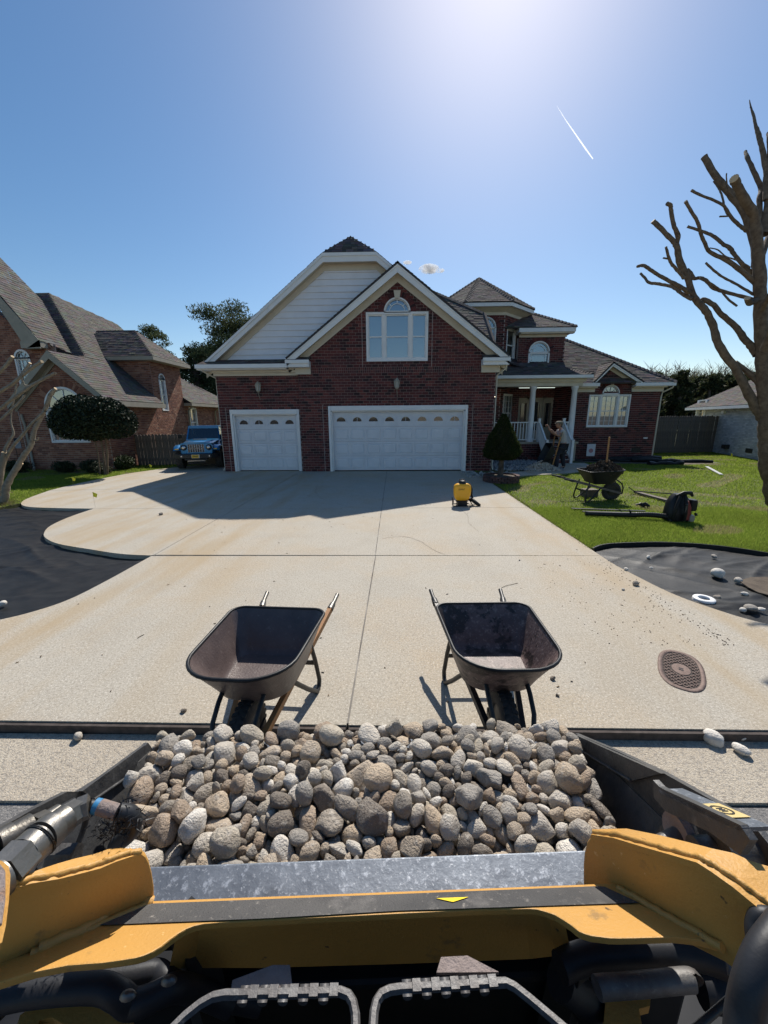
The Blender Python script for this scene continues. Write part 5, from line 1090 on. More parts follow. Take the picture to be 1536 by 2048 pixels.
for s in (-1, 1):
    hl = jb('headlight', 'black_plastic', lambda b: b.loft([circle((s*.5, -.565, .92), .125, 20, 'y'), circle((s*.5, -.60, .92), .12, 20, 'y'), circle((s*.5, -.59, .92), .095, 20, 'y')]))
    jb('lens', 'chrome_trim', lambda b: b.loft([circle((s*.5, -.595, .92), .09, 18, 'y'), circle((s*.5, -.615, .92), .07, 18, 'y'), circle((s*.5, -.622, .92), .03, 18, 'y')]), parent=hl)
    fd = jb('fender', 'blue_car', lambda b: b.loft([[(s*(.62), y, z-.10), (s*.62, y, z), (s*.90, y, z), (s*.94, y, z-.05), (s*.94, y, z-.12)] for (y, z) in ((-.62, .80), (-.50, .95), (-.25, 1.02), (.35, 1.02), (.62, .92), (.75, .70))], close=False, cap0=False, cap1=False))
    jb('turn_signal', 'plate_yellow', lambda b: b.box((s*.70, -.64, .84), (s*.84, -.60, .88)), parent=fd)
    jb('mirror', 'black_plastic', lambda b: b.box((s*.92, .98, 1.24), (s*1.10, 1.06, 1.42)), .02)
    jb('fog_light', 'chrome_trim', lambda b: b.loft([circle((s*.55, -.86, .57), .045, 12, 'y'), circle((s*.55, -.875, .57), .03, 12, 'y')]))
    for y in (0.05, 2.85):
        wh_ = jb('wheel', 'rubber', lambda b: b.loft([circle((s*x, y, .40), r, 28) for (x, r) in ((.68, .26), (.67, .38), (.70, .405), (.92, .405), (.95, .38), (.94, .25), (.90, .24))]))
        jb('rim', 'black_steel', lambda b: b.loft([circle((s*x, y, .40), r, 20) for (x, r) in ((.80, .245), (.92, .24), (.90, .2), (.88, .06), (.93, .05))]), parent=wh_)
        jb('tread', 'rubber', lambda b: [b.obox((s*.81, y+.405*math.cos(R(15*i)), .40+.405*math.sin(R(15*i))), (.25, 0, 0), Vector((0, math.cos(R(15*i)), math.sin(R(15*i))))*.03, Vector((0, -math.sin(R(15*i)), math.cos(R(15*i))))*.055) for i in range(24)], parent=wh_)
jb('bumper', 'black_steel', lambda b: (b.prism([(-.86, -.72, .50), (-.62, -.86, .48), (.62, -.86, .48), (.86, -.72, .50), (.80, -.62, .5), (-.80, -.62, .5)], (0, 0, .17)), b.box((-.45, -.84, .40), (.45, -.70, .46))), .012)
jb('skid_plate', 'chrome_trim', lambda b: b.prism([(-.35, -.80, .36), (.35, -.80, .36), (.3, -.5, .26), (-.3, -.5, .26)], (0, 0, .02)))
pl = jb('number_plate', 'white_paper', lambda b: b.box((-.16, -.885, .49), (.16, -.87, .64))); jb('plate_field', 'plate_yellow', lambda b: b.box((-.15, -.889, .50), (.13, -.886, .63)), parent=pl)
jb('plate_marks', 'black_steel', lambda b: [b.box((-.11+.045*i, -.892, .54), (-.085+.045*i, -.8895, .60)) for i in range(5)], parent=pl)
jb('windshield_frame', 'blue_car', lambda b: (b.bar((-.70, .95, 1.17), (-.62, 1.22, 1.72), .07, .06), b.bar((.70, .95, 1.17), (.62, 1.22, 1.72), .07, .06), b.box((-.66, 1.17, 1.68), (.66, 1.27, 1.76)), b.box((-.72, .9, 1.15), (.72, 1.0, 1.21))))
jb('windshield', 'windshield', lambda b: b.add([(-.67, .97, 1.2), (.67, .97, 1.2), (.60, 1.2, 1.69), (-.60, 1.2, 1.69)], [(0, 1, 2, 3)]))
jb('roof_panel', 'blue_car', lambda b: b.box((-.66, 1.2, 1.74), (.66, 3.5, 1.80)), .02)
jb('cabin', 'curtain', lambda b: (b.box((-.60, 3.3, 1.15), (.60, 3.35, 1.74)), b.box((-.5, 1.9, 1.1), (-.12, 2.05, 1.62)), b.box((.12, 1.9, 1.1), (.5, 2.05, 1.62))))
for s in (-1, 1): jb('side_window', 'windshield', lambda b: b.add([(s*.73, 1.05, 1.2), (s*.73, 3.5, 1.2), (s*.64, 3.5, 1.72), (s*.64, 1.25, 1.72)], [(0, 1, 2, 3)])); jb('door_pillar', 'blue_car', lambda b: (b.bar((s*.73, 2.0, 1.18), (s*.65, 2.0, 1.75), .06, .05, up=(1, 0, 0)), b.bar((s*.73, 3.45, 1.18), (s*.65, 3.45, 1.75), .1, .05, up=(1, 0, 0))))

# ------------------------------------------------------------------ wheelbarrows
def rim_outline(y0, y1, w0, w1, r0, r1, n=10, ymid=None, wm=None):
    """rounded tray outline, y0 rear, y1 front"""
    pts = []
    def corner(cx, cy, r, a0, a1):
        for i in range(n+1): a = R(a0+(a1-a0)*i/n); pts.append((cx+r*math.cos(a), cy+r*math.sin(a)))
    corner(w0-r0, y0-r0, r0, 90, 0) ; 
    if wm: pts.append((wm, ymid))
    corner(w1-r1, y1+r1, r1, 0, -90); corner(-(w1-r1), y1+r1, r1, 270, 180)
    if wm: pts.append((-wm, ymid))
    corner(-(w0-r0), y0-r0, r0, 180, 90)
    return pts
def wheelbarrow(label, loc, rz, wood='wood', tray='tray', scale=1.0, full=False, grp=None):
    t = thing('wheelbarrow', label, 'wheelbarrow', loc, rz, grp); t.scale = (scale,)*3
    rings = []; spec = [(.0, .355, -.20, -.60, .19, .17, .06, .10), (.03, .338, -.17, -.64, .215, .19, .07, .12), (.5, .0, 0, 0, 0, 0, 0, 0), (1, .64, 0, -.86, .325, .30, .09, .24)]
    def outline(f, dz=0, grow=0):
        l = lambda a, b: a+(b-a)*f
        o = rim_outline(l(-.16, 0)+grow, l(-.60, -.80)-grow, l(.235, .325)+grow, l(.22, .30)+grow, l(.06, .09), l(.16, .24), 8)
        return o
    zb, zr = .39, .645
    def zf(f, y): return zb+(zr-zb)*(f**.9)+(.025*f*(-y/.86))
    inner = [[(x, y, zf(f, y)) for x, y in outline(f)] for f in (0.0, .12, .3, .5, .7, .85, 1.0)]
    inner[0] = [(x*.93, y*.96-.015, zb-.008) for x, y in outline(0)]
    outer = [[(x, y, z-.006) for (x, y, z) in r] for r in [[(x, y, zf(f, y)) for x, y in outline(f, grow=.008)] for f in (1.0, .85, .7, .5, .3, .12, 0)]]
    m_ = MB(); m_.loft(inner[::-1]+[[(x*.5, y*.5-.195, zb-.01) for (x, y, z) in inner[0]]], cap0=False, cap1=True); m_.loft(outer, cap0=False, cap1=True); o = m_.build('tray', tray, t)
    rm = MB(); pth = [(x, y, zf(1, y)+.002) for x, y in outline(1, grow=.008)]; rm.tube(pth+[pth[0], pth[1]], .0105, 8, caps=False); rm.build('rim', 'black_plastic', o)
    for s in (-1, 1):
        h = MB(); h.bar((s*.075, -.84, .155), (s*.285, .36, .475), .032, .042); h.build('handle', wood, t)
        g_ = MB(); g_.tube([(s*.281, .34, .470), (s*.29, .40, .484), (s*.295, .43, .49), (s*.305, .53, .51)], [.027, .024, .016, .017], 12); g_.build('grip', 'chrome' if wood == 'wood' else 'black_steel', t)
        l = MB(); l.tube([(s*.215, -.05, .43), (s*.235, .0, .24), (s*.25, .03, .06), (s*.25, .01, .014), (s*.248, -.05, .014), (s*.22, -.16, .12), (s*.17, -.33, .31)], .0165, 8); l.build('leg', 'black_steel', t)
        l = MB(); l.tube([(s*.12, -.64, .47), (s*.12, -.70, .44), (s*.115, -.79, .38), (s*.10, -.84, .28), (s*.09, -.84, .16)], .014, 8); l.build('tray_brace', 'black_steel', t)
        l = MB(); l.prism([(s*.07, -.57, .16), (s*.07, -.82, .15), (s*.07, -.82, .22), (s*.07, -.57, .24)], (s*.012, 0, 0)); l.build('axle_bracket', 'black_steel', t)
    cb = MB(); cb.bar((-.235, .0, .22), (.235, .0, .22), .008, .035); cb.build('leg_brace', 'black_steel', t)
    wy, wz, wr = -.655, .195, .195
    def wc(x, r): return [(x, wy+r*math.cos(2*math.pi*i/36), wz+r*math.sin(2*math.pi*i/36)) for i in range(36)]
    w = MB(); w.loft([wc(x, r) for x, r in ((-.03, .105), (-.045, .12), (-.05, .155), (-.04, .183), (-.02, .193), (0, .195), (.02, .193), (.04, .183), (.05, .155), (.045, .12), (.03, .105))]); wo = w.build('wheel', 'rubber', t)
    tr = MB()
    for i in range(30):
        a = R(12*i); n_ = Vector((0, math.cos(a), math.sin(a))); tg = Vector((0, -math.sin(a), math.cos(a)))
        for s in (-1, 1): tr.obox(Vector((s*.024, wy, wz))+n_*.192, Vector((.03, 0, 0))+tg*.01*s, n_*.012, tg*.02)
    tr.build('tread', 'rubber', wo)
    rmm = MB(); rmm.loft([wc(x, r) for x, r in ((-.032, .107), (-.022, .085), (-.02, .035), (-.035, .028))]); rmm.loft([wc(x, r) for x, r in ((.032, .107), (.022, .085), (.02, .035), (.035, .028))]); rmm.tube([(-.085, wy, wz), (.085, wy, wz)], .012, 8); rmm.build('rim', 'black_steel' if wood != 'wood' else 'bucket_steel', wo)
    return t
wheelbarrow('empty wheelbarrow with orange wooden handles, left of the driveway joint', (-.815, 2.50, 0), R(-3), 'wood', 'tray', 1.0, grp='empty wheelbarrows facing the loader')
wheelbarrow('empty muddy wheelbarrow with dark metal handles, right of the driveway joint', (.63, 2.60, 0), R(1.5), 'black_steel', 'tray_dirty', .99, grp='empty wheelbarrows facing the loader')
gw = wheelbarrow('black wheelbarrow heaped with dug up soil standing on the lawn', (4.52, 9.35, -.02), R(92), 'wood_gray', 'black_plastic', 1.12)
heap = tag(bpy.data.objects.new('soil_heap', None), 'heap of dark dug up soil and roots in the lawn wheelbarrow', 'soil heap'); COL.objects.link(heap)
ctr = Vector((5.0, 9.35, .70)); rg = np.random.default_rng(3); n = 5200
ang = rg.random(n)*6.283; rr_ = np.sqrt(rg.random(n)); hx = ctr.x+rr_*.42*np.cos(ang); hy = ctr.y+rr_*.32*np.sin(ang)
hz = .69+.21*(1-rr_**1.6)+.03*np.sin(hx*31)+.02*np.sin(hy*43+hx*20)+rg.normal(size=n)*.012
P = np.stack([hx, hy, hz], 1); a = rg.normal(size=(n, 3)); a /= np.linalg.norm(a, axis=1)[:, None]; b = np.cross(a, rg.normal(size=(n, 3))); b /= np.linalg.norm(b, axis=1)[:, None]; s = rg.uniform(.01, .045, n)[:, None]
V = np.stack([P-a*s, P+b*s*.5, P+a*s, P-b*s*.5], 1).reshape(-1, 3); pal = np.array([(.05, .035, .025), (.08, .055, .04), (.12, .085, .06), (.03, .022, .017), (.17, .12, .08)])
fast_mesh('soil_clods', V, np.arange(n*4).reshape(n, 4), 'mulch', pal[rg.integers(5, size=n)], heap, 'stuff')
mb = MB(); mb.loft([[(ctr.x+.43*q*math.cos(R(20*i)), ctr.y+.33*q*math.sin(R(20*i)), .66+.20*(1-q**1.6)) for i in range(18)] for q in (1, .8, .6, .4, .2, .05)]); mb.build('soil_core', 'soil', heap)
sv = thing('shovel', 'wooden shovel handle standing up out of the soil heap', 'shovel'); mb = MB(); a = atY(1213, 925, 9.35); b = atY(1219, 874, 9.35); mb.tube([a-(b-a)*.5, b], [.022, .02], 10); mb.build('shaft', 'wood', sv)

# ------------------------------------------------------------------ worker tipping a wheelbarrow
def skin_body(name, verts, edges, radii, m, parent, root=0, sub=2):
    me = bpy.data.meshes.new(name); me.from_pydata(verts, edges, []); o = bpy.data.objects.new(name, me); link(o, parent)
    sk = o.modifiers.new('skin', 'SKIN'); layer = me.skin_vertices[0] if me.skin_vertices else None
    if layer is None:
        bpy.context.view_layer.objects.active = o
    for i, r in enumerate(radii):
        rx, ry = (r if hasattr(r, '__len__') else (r, r)); me.skin_vertices[0].data[i].radius = (rx, ry); me.skin_vertices[0].data[i].use_root = (i == root)
    sk.use_smooth_shade = True; s = o.modifiers.new('sub', 'SUBSURF'); s.levels = sub; s.render_levels = sub; me.materials.append(M[m]); return o
def person():
    t = thing('person', 'person in flat cap, grey shirt and dark trousers tipping a wheelbarrow', 'person', (6.32, 14.85, .015))
    # faces -x; pelvis, spine, neck, head
    def ch(name, pts, m, par=t, sub=2):
        V = [p[:3] for p in pts]; Rr = [p[3] if len(p) == 4 else (p[3], p[4]) for p in pts]; return skin_body(name, V, [(i, i+1) for i in range(len(V)-1)], Rr, m, par, 0, sub)
    # one continuous body: torso, arms, legs, neck
    V = [(0, 0, .92), (-.02, 0, 1.08), (-.07, 0, 1.25), (-.12, 0, 1.41), (-.155, 0, 1.50), (-.19, 0, 1.58),        # 0-5 spine to skull base
         (-.12, -.16, 1.42), (-.25, -.20, 1.24), (-.45, -.19, 1.36), (-.52, -.18, 1.46),                              # 6-9 near arm
         (-.12, .16, 1.42), (-.30, .21, 1.30), (-.50, .19, 1.50), (-.55, .18, 1.62),                                  # 10-13 far arm
         (-.02, -.09, .88), (-.24, -.10, .52), (-.20, -.10, .10), (-.33, -.10, .045),                                 # 14-17 near leg forward
         (.0, .09, .88), (.06, .10, .48), (.16, .10, .10), (.02, .10, .045)]                                          # 18-21 far leg
    E_ = [(0, 1), (1, 2), (2, 3), (3, 4), (4, 5), (3, 6), (6, 7), (7, 8), (8, 9), (3, 10), (10, 11), (11, 12), (12, 13), (0, 14), (14, 15), (15, 16), (16, 17), (0, 18), (18, 19), (19, 20), (20, 21)]
    Rd = [(.15, .12), (.145, .12), (.16, .13), (.13, .12), .055, .05, .062, .048, .038, .028, .062, .048, .038, .028, .10, .072, .05, .04, .10, .07, .05, .04]
    b = skin_body('body', V, E_, Rd, 'skin', t)
    hd = MB(); n = 16
    prof = [(-.115, .03), (-.10, .055), (-.06, .075), (0, .088), (.05, .09), (.09, .075), (.115, .04), (.125, .01)]
    hd.loft([[(-.225+r*1.15*math.cos(2*math.pi*i/n)-(.012 if z < 0 else 0), r*.88*math.sin(2*math.pi*i/n), 1.655+z) for i in range(n)] for z, r in prof])
    hd.loft([[(-.335+x, y, 1.645+z) for (x, y, z) in q] for q in ([(0, -.016, -.02), (-.025, 0, -.02), (0, .016, -.02)], [(.012, -.01, .03), (0, 0, .035), (.012, .01, .03)])])  # nose
    for s in (-1, 1): hd.loft([[(-.215+.018*math.cos(R(45*i)), s*(.078+.01*k), 1.645+.03*math.sin(R(45*i))) for i in range(8)] for k in (0, 1.4)])
    h = hd.build('head', 'skin', b)
    for s in (-1, 1): e = MB(); e.loft([[(-.318, s*.032+.010*math.cos(R(60*i)), 1.665+.006*math.sin(R(60*i))) for i in range(6)], [(-.323, s*.032+.004*math.cos(R(60*i)), 1.665+.003*math.sin(R(60*i))) for i in range(6)]]); e.build('eye', 'black_plastic', h)
    e = MB(); e.box((-.325, -.022, 1.603), (-.318, .022, 1.609)); e.build('mouth', 'red', h)
    hr = MB(); hr.loft([[(-.205+r*1.1*math.cos(2*math.pi*i/n)+.01, r*.95*math.sin(2*math.pi*i/n), 1.655+z) for i in range(n)] for z, r in ((-.05, .062), (-.02, .088), (.03, .097), (.06, .095))]); 
    hr.build('hair', 'bark_dark', h)
    cp = MB(); cp.loft([[(-.22+r*1.15*math.cos(2*math.pi*i/n)+dx, r*math.sin(2*math.pi*i/n), 1.715+z) for i in range(n)] for z, r, dx in ((-.01, .103, 0), (.01, .112, 0), (.04, .105, .005), (.065, .075, .01), (.075, .02, .01))]); cp.prism([(-.30, -.07, 1.705), (-.37, -.04, 1.695), (-.385, 0, 1.692), (-.37, .04, 1.695), (-.30, .07, 1.705)], (0, 0, .012)); cp.build('flat_cap', 'cap', t)
    # shirt and trousers over the body
    V2 = [V[0], V[1], V[2], V[3], V[6], (-.20, -.19, 1.32), V[10], (-.22, .2, 1.36)]; skin_body('shirt', [(0, 0, .93)]+V2[1:], [(0, 1), (1, 2), (2, 3), (3, 4), (4, 5), (3, 6), (6, 7)], [(.185, .155), (.175, .15), (.185, .155), (.15, .14), .095, .075, .095, .075], 'shirt', t)
    skin_body('trousers', [(0, 0, .94), V[14], V[15], (-.20, -.10, .09), V[18], V[19], (.15, .10, .09)], [(0, 1), (1, 2), (2, 3), (0, 4), (4, 5), (5, 6)], [(.165, .15), .125, .092, .075, .125, .092, .075], 'jeans', t)
    for q, hd_ in ((V[16], V[17]), (V[20], V[21])): m_ = MB(); m_.loft([[(q[0]+dx+w*.9*math.cos(R(30*i))*1.7, q[1]+w*math.sin(R(30*i)), z) for i in range(12)] for dx, w, z in ((-.09, .052, 0), (-.085, .055, .03), (-.05, .046, .07), (-.0, .035, .12))]); m_.build('shoe', 'black_plastic', t)
    for (wx, wy_, wz_) in (V[9], V[13]):   # hands closed round the upright handles
        hp_ = MB(); hp_.loft([[(wx+dx, wy_+.034*math.cos(R(45*i)), wz_+dz+.02*math.sin(R(45*i))) for i in range(8)] for dx, dz in ((.01, 0), (-.03, .015), (-.065, .02))])
        ho = hp_.build('palm', 'skin', b)
        for k, L_ in enumerate((.9, 1.0, .95, .8)):
            y = wy_-.028+.019*k; f = MB(); f.tube([(wx-.055, y, wz_+.02), (wx-.088*L_, y, wz_+.022), (wx-.10*L_, y, wz_-.008), (wx-.075, y, wz_-.024)], [.0095, .009, .0085, .007], 6); f.build('finger', 'skin', ho)
        f = MB(); f.tube([(wx-.02, wy_-.03, wz_-.0), (wx-.055, wy_-.035, wz_-.022), (wx-.08, wy_-.02, wz_-.03)], [.011, .01, .008], 6); f.build('thumb', 'skin', ho)
    return t
person()
tw = wheelbarrow('black wheelbarrow with wooden handles tipped on its nose by the worker', (0, 0, 0), 0, 'wood', 'black_plastic', 1.0)
# nose towards -x, pitched forward 72 degrees about the wheel
piv = Matrix.Translation((0, .655, -.195)); tw.matrix_world = Matrix.Translation((5.97, 14.85, .21)) @ Matrix.Rotation(R(-68), 4, 'Y') @ Matrix.Rotation(R(-90), 4, 'Z') @ piv

# ------------------------------------------------------------------ the compact loader in front of the camera
HD = R(3.1); LO = Vector((-.01, .49, 0))
LFW = Vector((-math.sin(HD), math.cos(HD), 0)); LRT = Vector((math.cos(HD), math.sin(HD), 0))
def LP(lx, ly, z): return LO+LRT*lx+LFW*ly+Vector((0, 0, z))
def atL(px, py, lx): return atP(px, py, LRT, LO+LRT*lx)
loader = thing('compact_loader', 'yellow compact loader holding a raised bucket of stones, nearest the camera', 'loader')
K_ = .6; DN = LFW*K_+Vector((0, 0, 1)); D0_ = Vector((0, .49, 1.17))
def deck(px, py, off=0.0): return atP(px, py, DN, D0_+Vector((0, 0, off)))
bucket = bpy.data.objects.new('bucket', None); link(bucket, loader)
XL, XR = -.69, .60
def lx_plate(name, lx, pix, th, m='bucket_steel', parent=bucket, extra=()):
    P = [atL(px, py, lx) for px, py in pix]+[LP(lx, a, z) for a, z in extra]; mb = MB(); mb.prism(P, LRT*th); return mb.build(name, m, parent)
rp = lx_plate('side_plate', XR, [(1150, 1467), (1240, 1505), (1325, 1545), (1400, 1587), (1470, 1626), (1510, 1655), (1560, 1715)], .012, extra=[(-.05, .95), (.12, .84), (.50, .93)])
lq = lx_plate('side_plate', XL, [(296, 1485), (270, 1515), (215, 1548), (160, 1583), (135, 1583), (60, 1622), (0, 1656), (-60, 1700)], -.012, extra=[(-.05, .95), (.12, .84), (.52, .93)])
for (lx, s, a, b, c, d) in ((XR, -1, (1151, 1470), (1322, 1547), (1262, 1562), (1160, 1500)), (XL, 1, (290, 1490), (165, 1582), (188, 1600), (268, 1545))):
    P = [atL(*q, lx+s*.010) for q in (a, b, c, d)]; mb = MB(); mb.prism(P, LRT*(-s)*.009); mb.build('edge_stiffener', 'bucket_steel', bucket)
    mb = MB(); p0 = atL(*c, lx+s*.012); p1 = atL(*d, lx+s*.012); mb.tube([p0, p0.lerp(p1, .5), p1], .004, 6); mb.build('weld_bead', 'bucket_steel', bucket)
mb = MB(); mb.prism([LP(XL, .52, .955), LP(XR, .52, .955), LP(XR, .12, .855), LP(XL, .12, .855)], (0, 0, -.012)); mb.build('bucket_floor', 'bucket_steel', bucket)
for (a, b) in ((XR-.002, .515), (XL+.002, -.605)): mb = MB(); s_ = 1 if a > 0 else -1; mb.prism([LP(a, .10, 1.13), LP(a, .50, 1.0), LP(b+.07*s_, .50, .955), LP(b, .10, .87)], LRT*.006*s_); mb.build('side_liner', 'bucket_steel', bucket)
mb = MB(); mb.prism([LP(XL, .49, .958), LP(XR, .49, .958), LP(XR, .528, .968), LP(XL, .528, .968)], (0, 0, .010)); mb.build('cutting_edge', 'steel_scratched', bucket)
mb = MB(); mb.prism([LP(XL, .15, .80), LP(XR, .15, .80), LP(XR, .10, 1.082), LP(XL, .10, 1.082)], -LFW*.012); mb.build('bucket_back', 'bucket_steel', bucket)
mb = MB(); mb.prism([LP(XL, .105, 1.10), LP(XR, .105, 1.10), LP(XR, .0, 1.085), LP(XL, .0, 1.085)], (0, 0, -.014)); o = mb.build('bucket_top_lip', 'steel_scratched', bucket); bevel(o, .004, 2)
# bracket, pins and sticker on the right-hand end of the bucket
bx = .515
b0 = atL(1306, 1572, bx); b1 = atL(1478, 1655, bx)
mb = MB(); dw = LRT*.045
P = [atL(q[0], q[1], bx) for q in ((1306, 1560), (1318, 1573), (1330, 1580), (1400, 1612), (1480, 1650), (1500, 1680), (1480, 1710), (1420, 1665), (1330, 1622), (1308, 1596))]
mb.prism(P, LRT*.012); mb.build('attachment_plate', 'bucket_steel', loader)
mb = MB(); t0_, t1_ = atL(1318, 1578, bx), atL(1484, 1655, bx); mb.prism([t0_, t1_, t1_+dw, t0_+dw], (0, 0, -.008)); pl_ = mb.build('attachment_bar', 'steel_scratched', loader)
s0, s1 = t0_.lerp(t1_, .48), t0_.lerp(t1_, .82); up3 = Vector((0, 0, .0015)); mb = MB(); mb.prism([s0+dw*.1+up3, s1+dw*.1+up3, s1+dw*.95+up3, s0+dw*.95+up3], (0, 0, .0008)); st = mb.build('sticker', 'sticker', pl_)
def ring_mb(c, r0, r1, n=24):
    mb = MB(); e1 = (s1-s0).normalized(); e2 = dw.normalized()
    for i in range(n):
        a, b = R(360*i/n), R(360*(i+1)/n); mb.add([c+(e1*1.5*math.cos(q)+e2*math.sin(q))*r for (q, r) in ((a, r0), (a, r1), (b, r1), (b, r0))], [(0, 1, 2, 3)])
    return mb
mk = ring_mb((s0+s1)/2+dw*.5+up3*2.2, .0105, .013); cc_ = (s0+s1)/2+dw*.5+up3*2.2; e1 = (s1-s0).normalized(); e2 = dw.normalized()
for q in (-1, 0, 1): mk.bar(cc_+e1*.006*q-e2*.005, cc_+e1*.006*q+e2*.005, .0015, .0006)
mk.build('sticker_mark', 'black_steel', st)
def cyl(name, c0, c1, r, m, parent=loader, n=24, rr=None):
    mb = MB(); mb.tube([c0, c1], [r, rr if rr else r], n); o = mb.build(name, m, parent); bevel(o, r*.12, 2); return o
q = atL(1356, 1668, .53); cyl('pin_disc', q-LRT*.004, q+LRT*.010, .034, 'rusty'); cyl('pivot_pin', q-LRT*.035+Vector((-.0, -.012, -.012)), q+LRT*.02, .018, 'bucket_steel')
q = atL(1425, 1700, .55); cyl('pivot_pin', q-LRT*.03, q+LRT*.03, .021, 'bucket_steel'); q = atL(1500, 1702, .60); cyl('pivot_boss', q-LRT*.05, q+LRT*.06, .027, 'bucket_steel')
mb = MB(); P = [atL(x, y, .545) for x, y in ((1296, 1690), (1322, 1650), (1350, 1632), (1378, 1645), (1392, 1680), (1400, 1720))]; mb.prism(P, LRT*.01); mb.build('pivot_lug', 'bucket_steel', loader)
# cross deck
near = [(1449, 1893), (1422, 1885), (1395, 1879), (1370, 1876), (1348, 1874), (1288, 1876), (1240, 1877), (1220, 1876.5), (1184, 1872), (1170, 1868), (1158, 1863), (1142, 1850), (1125, 1839), (1110, 1830), (1093, 1824), (1075, 1819), (1060, 1817.6), (963, 1819), (800, 1827), (520, 1841), (440, 1845), (406, 1848), (388, 1852), (372, 1858), (355, 1868), (338, 1880), (322, 1893), (304, 1904), (288, 1911), (271, 1916), (240, 1921), (203, 1926), (135, 1931), (68, 1944), (0, 1965), (-60, 1985)]
far = [(-60, 1960), (0, 1925), (70, 1900), (130, 1868), (190, 1845), (232, 1815), (262, 1802), (310, 1801), (1226, 1766), (1245, 1770), (1279, 1807), (1360, 1848)]
topf = [deck(*p) for p in near+far]
mb = MB(); mb.prism([p-Vector((0, 0, .014)) for p in topf], (0, 0, .014)); dk = mb.build('cross_deck', 'yellow', loader); bevel(dk, .0025, 2)
mb = MB(); P = [deck(*p, .0012) for p in ((193, 1851), (267, 1810), (300, 1808), (520, 1799.5), (1195, 1773), (1209, 1774), (1278, 1806), (800, 1822), (520, 1838))]; mb.prism(P, (0, 0, .001)); gt = mb.build('anti_slip_strip', 'grip_tape', dk)
mb = MB(); P = [deck(*p, .003) for p in ((872, 1797), (937, 1794.5), (906, 1804.5))]; mb.prism(P, (0, 0, .0008)); mb.build('warning_triangle', 'decal', gt)
# web plate under the deck edge
webt = [deck(x, y, -.018)+LFW*.024+Vector((0, 0, -.0155)) for x, y in ((338, 1880), (388, 1852), (520, 1841), (800, 1827), (1060, 1817.6), (1110, 1830), (1142, 1850))]
mb = MB(); fr = [p for p in webt]; bt = [atY(x, y, p.y+.004) for (x, y), p in zip(((338, 1938), (388, 1936), (520, 1936), (800, 1928), (1060, 1918), (1110, 1912), (1142, 1905)), webt)]
for i in range(len(fr)-1): mb.add([fr[i], fr[i+1], bt[i+1], bt[i]], [(0, 1, 2, 3)], smooth=True)
for i in range(len(fr)-1): mb.add([bt[i], bt[i+1], bt[i+1]+Vector((0, .08, .0)), bt[i]+Vector((0, .08, .0))], [(0, 1, 2, 3)])
mb.build('cross_tube', 'yellow', loader)
# arms
def arm(j0, j1, inner, outer, face_extra, sgn, nm='lift_arm'):
    p0 = deck(*j0); p1 = deck(*j1); n = (p1-p0).cross(Vector((0, 0, 1))).normalized()
    if n.dot(LRT)*sgn < 0: n = -n
    In = [atP(x, y, n, p0) for x, y in inner]; Ex = [atP(x, y, n, p0) for x, y in face_extra]
    a = bpy.data.objects.new(nm, None); link(a, loader)
    mb = MB(); mb.prism(In+Ex, n*.012); o = mb.build('arm_side', 'yellow', a); bevel(o, .003, 2)
    Out = [atZ(x, y, i.z) for (x, y), i in zip(outer, In)]
    mb = MB(); k = len(In); dz = Vector((0, 0, -.012)); e = -n*.004+Vector((0, 0, .004))
    vs = [p+e for p in In]+Out+[p+e+dz for p in In]+[p+Vector((0, 0, -.10)) for p in Out]
    fs = []
    for i in range(k-1): fs += [(i, i+1, k+i+1, k+i), (2*k+i, 2*k+i+1, i+1, i), (k+i, k+i+1, 3*k+i+1, 3*k+i)]
    mb.add(vs, fs); o = mb.build('arm_flange', 'yellow', a)
    rg_ = random.Random(9); wp = []
    for i in range(k-1):
        for u in np.linspace(0, 1, 6, endpoint=False):
            wp.append(In[i].lerp(In[i+1], u)*.82+Out[i].lerp(Out[i+1], u)*.18+Vector((rg_.uniform(-1, 1), rg_.uniform(-1, 1), rg_.uniform(0, 1)))*.0012+Vector((0, 0, .004)))
    mb = MB(); mb.tube(wp, [.0045*rg_.uniform(.8, 1.25) for _ in wp], 8); mb.build('weld_bead', 'yellow', a)
    mb = MB(); J = [deck(x, y, .001) for x, y in ((j0, j1))]; L_ = [J[0].lerp(J[1], t)-n*(.004)+Vector((rg_.uniform(-1, 1), rg_.uniform(-1, 1), 0))*.0012 for t in np.linspace(0, 1, 24)]; mb.tube(L_, .006, 8); mb.build('weld_bead', 'yellow', a)
    return n, p0
arm((1240, 1774), (1449, 1893), [(1184, 1670), (1229, 1677), (1288, 1695), (1348, 1712), (1395, 1726), (1422, 1743), (1467, 1775), (1511, 1811), (1560, 1850), (1620, 1900)],
    [(1199, 1658), (1253, 1657), (1318, 1670), (1375, 1684), (1425, 1697), (1467, 1706), (1502, 1722), (1545, 1735), (1600, 1770), (1660, 1820)], [(1640, 2060), (1530, 1985), (1449, 1925), (1360, 1880), (1240, 1800), (1166, 1790), (1166, 1730), (1168, 1705), (1173, 1686)], 1)
arm((300, 1803), (60, 1903), [(283, 1708), (262, 1713), (232, 1723), (202, 1736), (160, 1747), (120, 1757), (64, 1766), (19, 1779), (-30, 1800), (-80, 1830)],
    [(279, 1699), (245, 1696), (217, 1698), (189, 1708), (150, 1717), (115, 1727), (79, 1739), (43, 1753), (-20, 1782), (-75, 1812)], [(-80, 2000), (0, 1970), (120, 1905), (232, 1850), (309, 1815), (308, 1775), (304, 1749), (298, 1727), (292, 1715)], -1)
